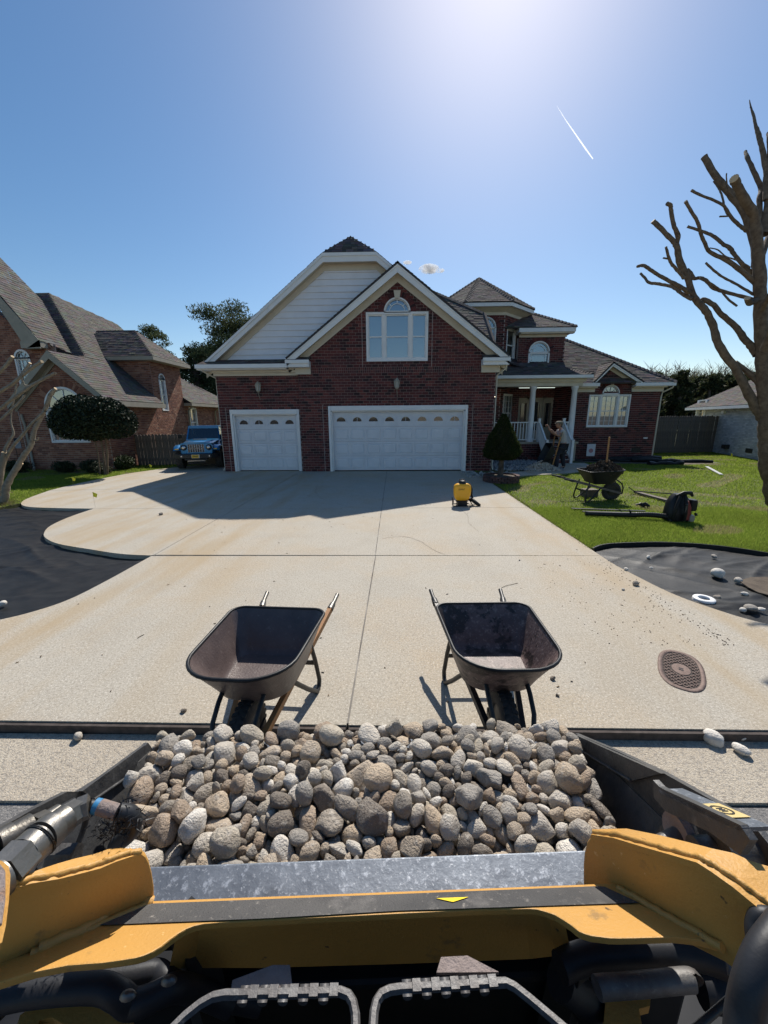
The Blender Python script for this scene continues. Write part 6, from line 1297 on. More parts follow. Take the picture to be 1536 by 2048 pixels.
mb = MB(); P = [(300, 1803), (262, 1803), (238, 1814), (205, 1838), (150, 1866), (75, 1897)]; pp = [deck(x, y, .002) for x, y in P]; mb.tube([pp[0]]+[a.lerp(b, t)+Vector((0, 0, .002*math.sin(i*9+t*30))) for i, (a, b) in enumerate(zip(pp[:-1], pp[1:])) for t in (0.01, .33, .66)]+[pp[-1]], .0085, 8); mb.build('weld_bead', 'yellow', loader)
# hydraulic couplers on the left
def stack(name, segs, parent=loader):
    """segs: (px,py,r_px,z, sides, material) consecutive centres"""
    root = bpy.data.objects.new(name, None); link(root, parent)
    for i in range(len(segs)-1):
        x, y, r, z, n, m = segs[i]; x2, y2, r2, z2, *_ = segs[i+1]; a = atZ(x, y, z); b = atZ(x2, y2, z2)
        dep = (a-EYE).length; rw = r*dep/FPX*.74; d = (b-a).normalized()
        mb = MB(); mb.tube([a, a+d*.002, b-d*.002, b], [rw, rw, rw, rw], n, smooth=n > 8); mb.build('hex_nut' if n < 9 else 'sleeve', m, root)
    return root
stack('hydraulic_coupler', [(-40, 1790, 31, 1.355, 24, 'chrome'), (4, 1755, 33, 1.35, 6, 'chrome'), (46, 1712, 29, 1.345, 24, 'chrome'), (78, 1682, 31, 1.34, 24, 'black_steel'), (82, 1678, 29, 1.34, 24, 'chrome'), (104, 1659, 25, 1.335, 24, 'chrome'), (132, 1638, 22, 1.33, 6, 'chrome'), (156, 1621, 21, 1.325, 6, 'chrome'), (178, 1612, 10, 1.325, 12, 'black_steel'), (190, 1612, 13, 1.32, 16, 'blue_ring'), (200, 1614, 13, 1.318, 20, 'rusty'), (236, 1625, 9, 1.31, 12, 'black_steel'), (250, 1630, 9, 1.30, 12, 'black_steel')])
stack('hydraulic_coupler', [(-50, 1722, 23, 1.32, 24, 'chrome'), (-8, 1694, 25, 1.32, 24, 'chrome'), (24, 1676, 22, 1.315, 24, 'chrome'), (64, 1653, 17, 1.31, 6, 'chrome'), (92, 1640, 14, 1.30, 16, 'chrome'), (118, 1624, 10, 1.295, 12, 'black_steel'), (150, 1606, 9, 1.29, 12, 'black_steel')])
def pt(x, y, z): return atZ(x, y, z)
def hose(name, pts, rpx, m='hose', parent=loader, n=14):
    P = [pt(*p) for p in pts]; r = rpx*(P[0]-EYE).length/FPX*.75; out = []
    for i in range(len(P)-1):
        p0 = P[max(i-1, 0)]; p1 = P[i]; p2 = P[i+1]; p3 = P[min(i+2, len(P)-1)]
        for k in range(6): u = k/6; out.append(.5*((2*p1)+(p2-p0)*u+(2*p0-5*p1+4*p2-p3)*u*u+(3*p1-p0-3*p2+p3)*u*u*u))
    out.append(P[-1]); mb = MB(); mb.tube(out, r, n); return mb.build(name, m, parent)
fh = hose('hose_end', [(236, 1625, 1.31), (258, 1628, 1.30), (268, 1645, 1.28), (258, 1668, 1.25), (232, 1690, 1.2)], 15, 'hose')
rg = np.random.default_rng(2); n = 420; base = [pt(248, 1628, 1.305), pt(266, 1640, 1.29), pt(235, 1650, 1.29), pt(215, 1655, 1.28)]
P = np.array([base[i][:] for i in rg.integers(4, size=n)])+rg.normal(size=(n, 3))*.010; a = rg.normal(size=(n, 3)); a /= np.linalg.norm(a, axis=1)[:, None]; b = np.cross(a, rg.normal(size=(n, 3))); b /= np.linalg.norm(b, axis=1)[:, None]; s = rg.uniform(.006, .02, n)[:, None]
fast_mesh('frayed_sleeve', np.stack([P-b*.0012, P+b*.0012, P+a*s], 1).reshape(-1, 3), np.arange(n*3).reshape(n, 3), 'hose', None, fh)
mb = MB(); q = pt(128, 1712, 1.26); mb.tube([q-LRT*.02, q+LRT*.02], .018, 6, smooth=False); mb.build('hex_nut', 'bucket_steel', loader); hose('pressure_line', [(176, 1625, 1.31), (165, 1665, 1.26), (150, 1700, 1.2), (130, 1735, 1.15)], 5)
# yellow guard at the left edge, control levers and hoses
mb = MB(); P = [atZ(x, y, 1.38) for x, y in ((-30, 1712), (4, 1722), (17, 1732), (21, 1750), (18, 1800), (12, 1850), (4, 1885), (-30, 1900))]; mb.prism(P, LRT*-.008+Vector((0, 0, -.02))); mb.build('guard_plate', 'yellow', loader)
mb = MB(); P = [atZ(x, y, 1.384) for x, y in ((-30, 1722), (2, 1733), (11, 1745), (11, 1800), (4, 1850), (-30, 1880))]; mb.prism(P, (0, 0, .004)); mb.build('guard_liner', 'rusty', loader)
hose('hydraulic_hose', [(-40, 2010, 1.12), (60, 1985, 1.12), (190, 1975, 1.11), (235, 1990, 1.10), (262, 2008, 1.08), (300, 1998, 1.08), (350, 1975, 1.07), (400, 1985, 1.0), (460, 2010, .95)], 17)
hose('hydraulic_hose', [(-40, 1990, 1.08), (100, 1965, 1.08), (240, 1955, 1.07), (310, 1945, 1.06), (345, 1968, 1.05), (420, 1990, .95), (520, 2010, .9)], 15)
hose('hydraulic_hose', [(1120, 1935, 1.1), (1180, 1912, 1.1), (1290, 1905, 1.1), (1380, 1908, 1.1), (1440, 1925, 1.1), (1500, 1955, 1.1), (1560, 1990, 1.1)], 21)
hose('hydraulic_hose', [(1560, 1840, 1.34), (1525, 1832, 1.34), (1512, 1850, 1.33), (1513, 1880, 1.32), (1522, 1930, 1.3), (1545, 1990, 1.28)], 13)
hose('hydraulic_hose', [(1570, 1850, 1.36), (1530, 1905, 1.35), (1505, 1965, 1.33), (1490, 2030, 1.3), (1485, 2090, 1.28)], 22)
hose('hydraulic_hose', [(1400, 1975, 1.0), (1460, 1990, 1.0), (1540, 2010, 1.0)], 24); hose('hydraulic_hose', [(1120, 1960, .95), (1170, 2000, .9), (1200, 2060, .85)], 26)
hose('steel_tube', [(1194, 1976, 1.12), (1210, 1974, 1.12), (1290, 1968, 1.12), (1375, 1960, 1.12), (1388, 1963, 1.12)], 15, 'alu')
hose('steel_rod', [(1390, 2058, 1.18), (1440, 2015, 1.18), (1500, 1962, 1.18)], 5, 'black_steel'); hose('steel_rod', [(1455, 1938, 1.15), (1498, 1962, 1.15)], 7, 'alu')
for (x, y, r) in ((256, 1992, 7), (338, 1962, 6)):
    c = pt(x, y, 1.135); mb = MB(); mb.loft([[c+LRT*(q*.012*math.cos(R(30*i)))+LFW*(q*.007*math.sin(R(30*i)))+Vector((0, 0, h)) for i in range(12)] for q, h in ((1, 0), (.8, .005), (.3, .007))]); mb.build('bolt_head', 'chrome', loader)
def plate(name, pix, z, th, m, parent=loader):
    mb = MB(); mb.prism([atZ(x, y, z) for x, y in pix], (0, 0, -th)); return mb.build(name, m, parent)
plate('frame_gusset', [(1212, 1992), (1302, 1990), (1300, 2012), (1278, 2018), (1290, 2080), (1205, 2080)], .92, .02, 'yellow'); plate('frame_gusset', [(20, 2100), (40, 2030), (90, 1998), (200, 1988), (262, 2010), (275, 2100), (140, 2100), (128, 2050), (105, 2035), (80, 2040), (55, 2100)], .9, .02, 'yellow')
plate('tower_plate', [(465, 1960), (545, 1930), (580, 1930), (584, 1968), (565, 1985), (460, 1990)], 1.145, .006, 'rusty'); plate('tower_plate', [(873, 1945), (882, 1914), (935, 1911), (998, 1944)], 1.165, .006, 'rusty')
# ribbed step loops
def step(pts, zz, scal):
    st = bpy.data.objects.new('step_loop', None); link(st, loader)
    P = [pt(x, y, zz) for x, y in pts]; out = []
    for i in range(len(P)-1):
        for k in range(3): out.append(P[i].lerp(P[i+1], k/3))
    out.append(P[-1]); mb = MB(); mb.tube(out, .0062, 6, smooth=False); mb.build('step_bar', 'alu', st)
    a, b = scal; A = pt(*a, zz); B = pt(*b, zz)
    for k in range(5):
        c = A.lerp(B, (k+.5)/5); d = (B-A).normalized(); s = d.cross(Vector((0, 0, 1))); mb = MB(); mb.loft([[c+d*(.0068*math.cos(R(20*i)))+Vector((0, 0, .002-.009*abs(math.sin(R(20*i)))))+s*w for i in range(10)] for w in (-.0085, .009)], close=True, smooth=True); mb.build('step_notch', 'alu', st)
        mb = MB(); c2 = A.lerp(B, (k+1.0)/5); mb.obox(c2+Vector((0, 0, .0045)), d*.012, s*.013, (0, 0, .005)); mb.build('step_tooth', 'alu', st)
step([(340, 2062), (370, 2032), (400, 2008), (425, 1994), (450, 1989), (470, 1989), (560, 1987), (650, 1985), (680, 1983), (697, 1990), (706, 2005), (711, 2030), (712, 2070)], 1.17, ((468, 1990), (668, 1985)))
step([(745, 2070), (748, 2025), (753, 2003), (763, 1988), (780, 1980), (800, 1977), (900, 1972), (985, 1966), (1012, 1965), (1030, 1974), (1060, 1998), (1100, 2032), (1135, 2062)], 1.17, ((795, 1978), (985, 1967)))
# dark machine body and tracks below
def lbox(name, x0, x1, y0, y1, z0, z1, m):
    mb = MB(); mb.prism([LP(x0, y0, z0), LP(x1, y0, z0), LP(x1, y1, z0), LP(x0, y1, z0)], (0, 0, z1-z0)); o = mb.build(name, m, loader); bevel(o, .01, 2); return o
lbox('machine_frame', -.36, .36, -.9, .34, .18, .60, 'black_plastic'); lbox('console_light_blocker', -.45, .45, -.72, -.30, .6, 1.27, 'black_plastic'); lbox('side_skirt', -1.0, -.362, -.6, .30, .34, .62, 'black_plastic'); lbox('side_skirt', .362, 1.0, -.6, .30, .34, .62, 'black_plastic'); lbox('front_guard', -.6, .6, .02, .06, .60, .90, 'black_plastic'); lbox('cross_member', -.30, .30, -.12, -.04, .60, .66, 'yellow'); lbox('operator_platform', -.3, .3, -1.3, -.95, .15, .2, 'black_steel')  # unseen console added and enlarged to keep sky light off the deck web
lbox('engine_deck', -.33, -.02, -.3, -.06, .60, .64, 'black_steel'); lbox('engine_deck', .05, .33, -.32, -.06, .60, .65, 'black_steel')
for s in (-1, 1):
    tr = MB(); n = 28; rings = []
    for lx in (s*.38, s*.56):
        rings.append([LP(lx, y, z) for y, z in [(.12+.16*math.cos(R(a)), .16+.16*math.sin(R(a))) for a in range(-90, 91, 20)]+[(-.85+.16*math.cos(R(a)), .16+.16*math.sin(R(a))) for a in range(90, 271, 20)]])
    tr.loft(rings, smooth=False); tr.build('track', 'rubber', loader)
    mb = MB(); mb.bar(LP(s*.52, -.45, 1.16), LP(s*.52, -.75, 1.30), .07, .12); mb.bar(LP(s*.52, -.72, 1.3), LP(s*.50, -.80, .5), .08, .12); mb.build('arm_tower', 'yellow', loader)
    mb = MB(); mb.bar(LP(s*.30, -.02, .62), LP(s*.36, .02, 1.10), .05, .05); mb.build('lift_cylinder', 'black_steel', loader)

# ------------------------------------------------------------------ stones heaped in the bucket (positions settled by a dry run of falling stones)
# each row: shape, x y z in millimetres, quaternion x y z in hundredths, size in tenths of a millimetre
STONES = [
9,-378,127,1030,-35,12,10,877,8,-143,227,1054,47,84,-22,868,3,-23,227,1071,-43,-4,-33,810,8,402,198,1058,11,-98,-1,857,6,-200,230,1047,-45,71,-15,856,1,475,143,1021,-6,36,-40,872,9,-12,326,1079,-81,-32,29,833,12,-583,147,1049,-91,-37,12,863,
6,-29,137,1045,-34,42,-68,767,15,-254,165,1041,22,-37,75,786,2,154,116,1040,-81,-10,-23,752,14,132,214,1062,-34,-81,0,769,15,-441,286,1062,26,94,11,833,0,-95,255,1066,-27,37,-23,768,0,-110,333,1043,54,-25,23,828,13,-427,242,1042,-30,-4,-24,829,
7,-161,306,1053,77,-44,-5,762,0,-434,123,1047,85,-30,-41,734,5,508,112,1071,82,31,16,746,7,-55,373,1045,22,25,-93,844,12,-662,315,1061,36,7,-70,857,1,-392,172,1076,-29,-94,-14,725,15,-630,260,1065,0,53,84,819,8,-462,465,1054,88,-41,-21,842,
15,98,206,1024,20,-60,-15,821,3,293,178,1004,32,-58,46,852,11,231,235,1048,10,0,-45,801,1,-542,143,993,-37,-5,90,841,7,228,266,1086,97,-13,17,695,8,2,402,1046,30,-10,-12,839,15,-655,392,1054,80,56,-18,848,3,-567,224,1052,29,80,-50,745,
10,-363,339,1057,23,0,87,765,9,-490,223,1069,69,43,21,712,4,-151,505,1071,82,-49,3,771,15,-400,549,1042,26,-32,89,855,1,402,433,1069,-14,2,-59,813,1,-450,192,1045,72,57,-6,700,7,301,320,1074,-16,45,44,712,7,44,138,1006,83,-42,-26,773,
14,-41,529,1054,70,-70,-8,778,13,377,306,1062,-17,33,-73,749,2,53,341,1058,-86,16,45,764,4,-268,225,1062,2,-13,-91,662,0,492,155,957,-63,-57,30,819,13,-341,175,1014,32,-3,-30,877,14,181,437,1054,-20,-36,-85,770,9,15,284,1054,-9,87,-40,651,
3,477,266,1054,-2,-70,-54,697,14,457,313,1058,36,-13,59,705,3,515,309,1088,67,51,33,703,9,-654,217,1028,-61,77,-12,843,15,-254,304,1022,-16,-75,-34,863,7,261,380,1055,81,-41,17,695,2,-397,312,1046,-8,5,-65,870,0,217,399,1067,-82,-52,-14,683,
11,-111,170,1044,95,-8,-19,605,10,509,218,1066,8,97,-19,671,6,-624,438,1070,69,62,-21,775,12,-83,208,1041,-11,52,81,614,15,533,445,1052,96,25,-1,746,8,47,207,1053,61,64,-26,600,11,579,288,1063,75,56,24,695,2,376,110,1067,0,2,-7,591,
2,-333,462,1052,5,-23,-3,771,4,-289,552,1053,-19,-71,-66,766,6,-164,115,1000,-19,49,83,579,4,54,243,1082,-63,67,-23,574,0,106,133,1040,37,-49,-74,576,3,-203,355,1034,-24,24,-70,826,3,293,116,1055,-82,-9,32,565,5,345,356,1079,68,-71,4,635,
13,-327,227,1010,19,-2,-67,801,6,561,301,1029,82,31,23,853,12,-181,161,1056,90,42,2,552,3,-276,116,1061,-45,51,45,550,5,-215,190,1062,93,-33,8,558,8,-272,274,1078,-15,13,-20,584,12,350,141,1070,-5,92,25,560,7,70,147,1067,43,3,-34,535,
4,169,191,1070,55,-68,-43,554,5,86,316,1069,58,74,31,586,6,-245,109,1028,-78,16,15,550,12,-641,507,1045,34,-11,-58,802,14,243,187,1031,-48,5,65,649,2,-484,335,1044,46,40,16,789,4,-207,449,1067,-85,-49,-10,632,2,-133,109,1045,-90,-9,-7,531,
11,62,515,1034,59,-71,22,836,15,-163,139,955,-49,-31,-19,810,2,155,154,1046,-26,89,23,536,1,405,136,1029,1,39,-38,792,1,-211,282,1090,-23,47,-17,556,13,511,221,961,-58,-77,18,813,8,214,141,952,71,66,-20,623,6,178,362,1065,-14,55,69,608,
3,-418,154,980,-1,-33,-93,797,14,390,534,1032,-57,-77,-18,833,0,-257,163,989,1,39,-89,830,3,574,161,1034,69,-48,2,593,2,559,311,1071,-17,80,-42,615,8,-419,161,1025,-32,-1,23,559,7,-534,328,1033,-19,-32,-91,647,4,209,161,1055,62,-19,70,524,
10,-620,183,1049,0,28,25,591,4,145,484,1059,85,51,-1,664,12,-655,131,987,2,-95,29,802,12,128,370,1069,-16,-74,-56,572,12,88,227,1066,-45,84,26,527,11,-363,231,1047,45,21,62,570,4,112,435,1081,-2,6,94,585,1,177,240,1045,54,40,72,578,
13,579,225,1068,88,-41,-18,592,4,559,115,1056,-4,8,-70,558,15,245,143,1056,12,2,-14,513,1,-588,476,1060,-20,50,79,649,1,310,277,1051,21,41,49,562,8,343,145,1023,-94,23,-22,541,13,479,206,1027,20,33,-91,699,0,262,309,1040,41,-2,-23,851,
8,535,289,973,99,-7,-5,846,7,140,399,1018,-40,-64,-6,872,2,131,153,1013,-95,27,1,737,12,80,132,951,8,-83,-44,611,4,-567,227,973,-23,11,65,878,14,283,213,1076,-67,72,-2,511,6,465,365,1062,-3,-22,25,583,13,429,247,1052,-38,-12,-77,557,
3,502,168,1071,78,-52,-26,532,0,-445,375,1046,-89,8,43,680,4,-488,552,1052,-32,-88,6,637,3,12,164,1046,-69,62,31,488,6,-9,200,1028,-33,21,69,506,15,-204,155,1006,-73,-66,4,697,8,353,137,947,39,-89,-11,560,7,-527,253,1077,-51,-66,40,539,
10,-595,147,983,30,-57,-54,628,0,-312,122,996,93,29,-15,538,0,197,284,1054,-15,39,-87,527,13,241,193,1063,20,-13,-2,491,10,-307,271,1057,-2,28,-95,568,4,211,115,1054,88,40,9,470,15,-292,186,1018,-62,44,-21,578,5,-333,523,1051,88,-42,-15,586,
7,-55,247,1027,9,45,-70,558,4,263,499,1042,-85,36,30,800,4,311,185,1051,77,-43,-22,490,7,-71,128,1025,-15,94,-19,533,4,-256,348,1057,23,67,69,521,8,139,313,1054,19,-28,-39,542,6,-73,169,1048,-12,-56,79,465,14,139,119,996,39,-81,19,484,
8,189,199,1031,-30,-70,56,511,6,-287,373,1049,-79,-47,37,562,0,18,227,1044,-67,71,11,515,6,104,163,1055,-6,76,35,458,14,-215,140,1039,-47,-73,-12,463,10,536,185,1060,70,65,14,552,3,-539,193,1019,23,-58,-66,524,7,56,116,1045,-12,24,-83,448,
3,546,145,956,-70,-22,55,705,7,-125,374,1061,12,-29,74,507,12,-331,364,1074,49,22,4,514,4,4,117,1048,27,55,51,442,0,-322,350,1043,-20,-16,-30,549,0,-339,127,973,34,4,92,535,11,-387,211,1059,31,-6,19,492,11,-297,145,1050,-19,51,-47,481,
8,-157,350,1064,42,-18,-34,499,4,331,510,1040,-33,0,44,627,14,399,139,941,5,9,-8,521,3,170,135,944,59,-10,-73,485,12,-210,110,1045,-51,51,68,447,1,-178,126,1033,-92,31,-17,479,8,-255,389,1053,-21,19,-42,553,8,-221,277,1035,74,25,59,515,
9,-608,421,1021,-65,22,-33,793,9,-393,329,1084,42,-40,-55,498,3,326,215,1081,-59,-78,-15,468,8,85,147,1014,88,-43,-7,507,13,426,332,1062,10,-85,-47,512,11,-168,407,1056,13,-10,-15,568,12,549,351,1067,11,78,-34,699,6,416,148,965,-84,-37,34,504,
9,337,445,1073,-43,52,-61,527,15,-182,172,976,-26,-40,78,706,2,-324,400,1051,-32,3,0,587,8,-610,367,1055,45,2,60,543,8,-318,140,1032,-75,24,-11,450,14,-18,116,1019,-16,-11,48,432,2,285,385,1013,43,-52,-46,796,3,262,147,1020,-61,54,43,483,
12,252,106,1050,-33,69,22,432,3,-287,121,1017,-34,-30,61,453,13,-499,148,1031,-78,19,-56,480,4,476,408,1063,-56,80,0,527,6,-307,238,1046,84,-24,-45,466,4,-569,278,1060,-34,-38,-57,509,9,522,228,1006,55,12,32,847,15,-239,300,1065,-81,56,14,542,
1,-463,220,969,-13,-73,-66,751,12,365,344,1043,28,27,-18,558,3,-353,277,1046,-25,21,8,471,12,-147,202,967,-7,41,-45,849,5,-494,150,992,-57,27,-62,554,13,361,205,1075,-35,1,82,447,8,406,272,1059,45,-66,52,472,11,39,464,1062,10,-26,-92,495,
4,363,109,1037,-61,22,11,440,8,274,111,1019,65,15,-16,432,14,233,117,1028,-98,-3,-1,440,5,-133,196,1031,-38,89,-22,493,10,-90,139,1044,-31,58,-50,419,3,374,153,983,-45,-51,50,598,14,-329,113,1052,18,-77,-7,422,15,283,456,1056,17,-4,-91,567,
4,-275,219,1002,-20,-15,-76,576,12,55,245,1003,85,31,37,849,2,136,331,1020,-63,-72,-20,876,11,-231,484,1042,-81,45,-8,789,7,-614,142,944,8,-17,-75,565,0,-74,436,1057,43,27,6,506,1,522,500,1046,8,-6,-57,534,15,-583,117,1007,-88,28,1,466,
12,117,107,1052,31,26,-89,402,15,118,262,1049,-56,-53,51,456,10,68,376,1067,21,-55,-79,466,11,-506,319,969,48,-75,-38,767,13,490,483,1026,-20,21,51,674,0,-369,191,1043,-20,79,54,453,6,-649,158,1024,72,-39,26,477,14,100,549,1043,-32,-91,-23,651,
1,250,436,1078,-36,-7,-88,475,0,307,433,1038,-3,59,-79,647,1,-20,314,1013,-15,91,-19,757,5,-669,270,970,70,-44,5,579,1,-188,338,1079,-51,23,-73,438,8,-184,270,1013,-57,-79,-13,796,11,372,389,1074,3,13,-39,522,12,-110,143,997,-22,-52,41,684,
4,-379,419,1066,78,-59,-13,470,2,-238,117,999,64,-1,-23,526,3,-225,374,1073,-51,74,-22,447,7,527,545,1039,-48,-83,-19,593,11,-316,427,1058,-8,-96,-14,495,11,476,544,1037,-83,-7,-25,547,2,-384,280,1067,-28,93,14,434,4,-551,427,1051,17,-3,60,540,
11,569,545,1025,-13,1,68,577,7,-61,118,987,-24,59,47,403,10,503,330,1030,-1,-98,-13,500,6,-506,456,1043,12,-20,-73,534,2,-236,214,1036,29,-29,-64,584,6,-86,111,1045,43,5,63,382,8,184,137,991,-9,-6,92,727,2,-456,331,1060,-67,-41,-53,460,
10,370,460,1025,7,-30,-85,736,13,267,246,1064,64,32,29,414,8,32,137,1052,27,-74,-40,386,9,-458,299,1012,21,-18,-58,745,12,319,126,969,-92,21,-9,437,8,-565,143,942,29,-25,81,462,0,-385,200,951,-5,-72,-67,528,6,-134,449,1052,82,-14,-33,458,
0,341,249,1078,-84,26,-22,419,9,-535,381,1045,-52,59,13,587,6,-75,483,1035,22,-85,-42,616,9,509,356,1056,-16,-85,-11,462,5,-464,146,965,-90,-29,22,499,13,91,102,1036,-48,46,27,378,12,430,122,984,71,15,25,423,14,-478,163,1032,75,25,-41,419,
2,263,267,1051,-11,-95,-27,514,8,521,312,1048,8,18,-87,510,10,277,553,1036,68,25,32,591,10,317,386,1053,-25,-51,81,613,2,-421,514,1029,-60,10,-11,596,2,-570,264,1025,-13,-31,1,477,11,-519,255,973,60,73,-28,750,9,-278,485,1051,28,-33,89,476,
8,-497,113,1010,60,45,-45,416,8,191,471,1068,90,-7,37,470,1,5,483,1054,-96,10,-5,492,12,-66,283,1050,-48,-33,-71,433,3,-521,415,1071,43,75,-9,460,1,151,221,1011,6,-1,56,450,11,-91,111,996,-40,-59,-59,386,7,40,554,1053,36,-11,83,542,
3,97,275,1072,-74,-16,29,397,1,-519,138,945,-30,-14,83,513,5,542,465,989,-47,86,-14,591,15,572,390,1056,24,-56,-78,582,12,279,129,950,-65,37,61,413,7,-514,352,1059,5,-80,-23,461,5,179,295,1070,-91,-2,-36,403,3,333,169,1076,-27,55,-74,388,
12,109,120,978,26,75,-16,398,15,82,304,1035,26,28,55,584,3,-252,256,1015,3,-92,-3,533,10,-619,322,1038,-55,7,66,522,1,-461,134,1009,-40,-58,66,497,1,445,132,952,-54,44,69,516,8,-473,111,1031,-13,-97,-10,397,4,-572,383,1070,-12,9,-95,456,
9,-37,179,1050,-33,-34,-36,375,9,-212,551,1012,30,12,-40,622,5,136,125,965,88,10,25,463,8,233,328,1071,-37,83,-21,409,13,-289,133,946,63,12,-74,443,6,209,322,1052,13,54,47,417,8,253,127,960,-22,85,-17,397,1,355,301,1013,-35,-43,74,808,
11,-68,132,1049,61,67,31,365,6,186,146,1022,58,-23,-28,413,14,-29,442,1015,75,-62,-13,808,15,-197,435,1030,-28,21,81,538,13,-224,194,1013,-6,-44,-71,485,1,-583,313,1003,8,-68,-42,861,0,-564,325,1063,18,51,67,436,11,483,513,1039,24,-33,-3,481,
6,-23,148,950,-50,-85,12,803,6,207,211,1050,-48,-18,78,383,13,-164,189,1062,93,11,-28,366,1,-283,446,1050,-25,-33,-39,430,13,385,220,1088,52,84,-1,385,4,-42,469,1053,95,17,20,438,14,402,385,1021,-92,-34,-1,867,3,-218,138,965,-87,-20,-1,564,
9,388,209,989,-87,-29,13,792,6,-293,334,1059,-16,90,-24,410,11,378,176,1019,14,1,34,695,1,566,158,1073,21,15,-92,397,7,307,134,940,-3,5,-75,408,7,422,199,1019,0,12,-64,438,11,-128,408,1057,27,8,-40,451,7,263,166,1060,-41,17,-27,366,
6,171,180,1012,-15,-51,81,602,9,-568,524,1007,3,-40,77,695,5,361,243,1012,27,-8,-92,510,13,-297,117,965,-62,-20,-29,384,3,22,197,1017,-24,61,70,474,14,321,148,1053,-1,50,-39,365,6,-412,310,1014,-33,22,-62,585,15,-24,281,1069,-92,-27,-23,373,
1,575,248,1038,29,91,-25,553,6,253,357,1028,-28,-91,23,606,2,429,360,1064,56,14,74,422,3,529,263,1050,41,35,34,416,6,174,398,1052,5,-82,-46,519,2,-234,416,1038,-76,22,-6,644,15,520,108,1037,-9,13,90,383,7,10,560,1034,-40,81,40,452,
15,-57,165,1021,37,83,-17,443,4,-653,387,989,74,-63,-13,783,13,-600,238,1012,68,-10,4,493,3,568,424,1068,66,2,-57,437,3,-120,141,939,-94,6,13,376,10,-92,124,938,-6,82,-55,386,12,284,256,1003,-28,66,28,553,1,-414,462,1056,-18,56,-28,424,
12,66,173,1037,87,1,6,597,2,-367,301,1063,5,-84,-52,386,11,326,121,1030,50,-27,-26,401,3,-237,115,1058,-26,9,27,344,12,-494,382,1051,52,66,52,415,4,236,131,995,-48,-7,-86,541,0,585,201,1041,64,54,-25,406,4,-596,211,1021,84,-18,4,400,
6,540,400,1014,-16,-38,76,868,7,-367,128,954,-22,91,29,379,12,4,168,1013,96,-8,13,383,15,-40,141,979,-9,-15,82,418,7,496,379,1034,57,33,11,551,11,305,435,1068,-48,65,-40,404,6,167,277,1054,-86,-7,47,366,7,-181,556,1053,-31,26,90,594,
11,-593,489,1010,22,15,91,668,14,-67,220,1000,21,-43,-86,513,14,-382,174,1031,-40,-1,-58,364,3,340,202,1022,77,-46,-31,546,9,579,488,1044,44,16,74,458,8,-313,168,961,73,-53,-19,658,15,577,206,1007,7,-78,-56,579,9,-336,250,1039,-38,75,-17,370,
8,-654,162,1053,-61,26,66,389,12,-630,334,974,-40,-83,10,499,15,190,108,1027,-72,16,-52,339,4,-520,111,1034,-21,82,-27,367,1,-460,411,1061,12,-60,-29,405,7,460,220,1058,-29,-80,-39,379,4,304,368,1079,-42,8,-70,383,7,-677,325,1107,-22,-53,23,406,
0,490,186,991,9,72,67,498,11,-36,261,983,-49,66,-12,543,12,-207,179,1040,-10,-72,65,384,9,328,122,999,17,25,53,450,15,-206,303,1038,41,55,-70,408,3,464,192,1048,-30,64,-1,370,10,-551,237,1019,43,8,-52,427,7,229,230,1004,-40,-81,-4,720,
8,132,171,1058,55,-13,3,336,7,58,288,1064,11,29,-70,372,2,-418,111,994,-4,-61,-78,359,4,512,124,987,72,46,47,396,1,542,129,1014,4,31,-41,589,8,174,320,1066,63,7,-25,380,14,208,154,1015,-47,-7,-85,392,7,-590,559,1042,64,-38,64,442,
14,118,295,1058,-61,-52,56,385,14,-30,422,1071,96,-8,15,378,8,-321,107,1027,-19,89,-39,338,11,104,393,1056,-48,-21,-64,416,2,-342,339,1008,73,61,24,491,8,-472,138,1041,47,12,14,349,13,-376,466,1057,-2,17,-65,399,0,-178,102,1047,23,-4,7,321,
4,-149,171,1048,-49,-35,73,330,14,282,124,991,41,-13,-8,541,4,-585,421,1074,11,-18,-55,409,6,-343,217,1042,39,-55,-63,348,5,408,120,958,-12,-67,-67,361,0,209,353,1070,71,46,52,363,5,91,176,992,17,61,73,502,5,523,149,1045,34,81,32,450,
6,558,210,1058,36,1,90,385,10,-76,324,1042,51,22,-82,362,15,-503,228,1028,-89,11,16,397,0,91,255,1042,93,-30,-13,589,3,-311,303,1015,-49,71,23,788,15,-105,457,1050,30,-7,-28,393,0,-490,191,1008,-30,0,54,520,7,-634,231,978,59,-30,53,432,
4,-430,344,1056,63,10,66,375,7,332,212,967,-18,21,-43,564,2,122,453,1024,23,-10,93,521,8,199,533,1038,14,-26,90,470,8,-333,311,1059,-7,-8,-96,357,8,469,205,954,-27,-3,47,533,1,-250,462,1057,-1,-9,-80,381,11,102,499,1035,57,77,6,644,
4,-127,285,1012,-18,-31,66,625,0,-566,205,1022,63,-70,19,370,1,565,338,984,-29,17,28,692,0,136,128,935,-14,20,-23,390,15,234,178,992,13,-88,-41,592,14,-496,416,1059,-44,88,-12,389,9,83,425,1046,48,-1,10,525,10,-336,291,964,-2,-15,79,749,
12,21,124,975,80,55,-17,327,2,3,450,1060,34,8,88,367,15,-31,118,997,-10,28,-29,340,14,341,276,1070,-96,22,0,354,0,59,298,982,2,6,30,870,6,-571,356,1061,-1,-86,47,380,2,229,158,1016,27,54,75,363,7,284,271,1076,-88,-13,-42,336,
0,-515,526,1041,54,13,-33,408,4,209,117,1020,-54,-67,21,332,7,150,559,1052,-28,17,93,530,1,534,404,1055,26,-23,46,401,2,169,305,1044,-28,-16,89,449,7,139,264,1066,-7,-47,-56,329,12,328,246,1024,17,-10,15,564,15,-554,107,1023,-55,-8,-17,342,
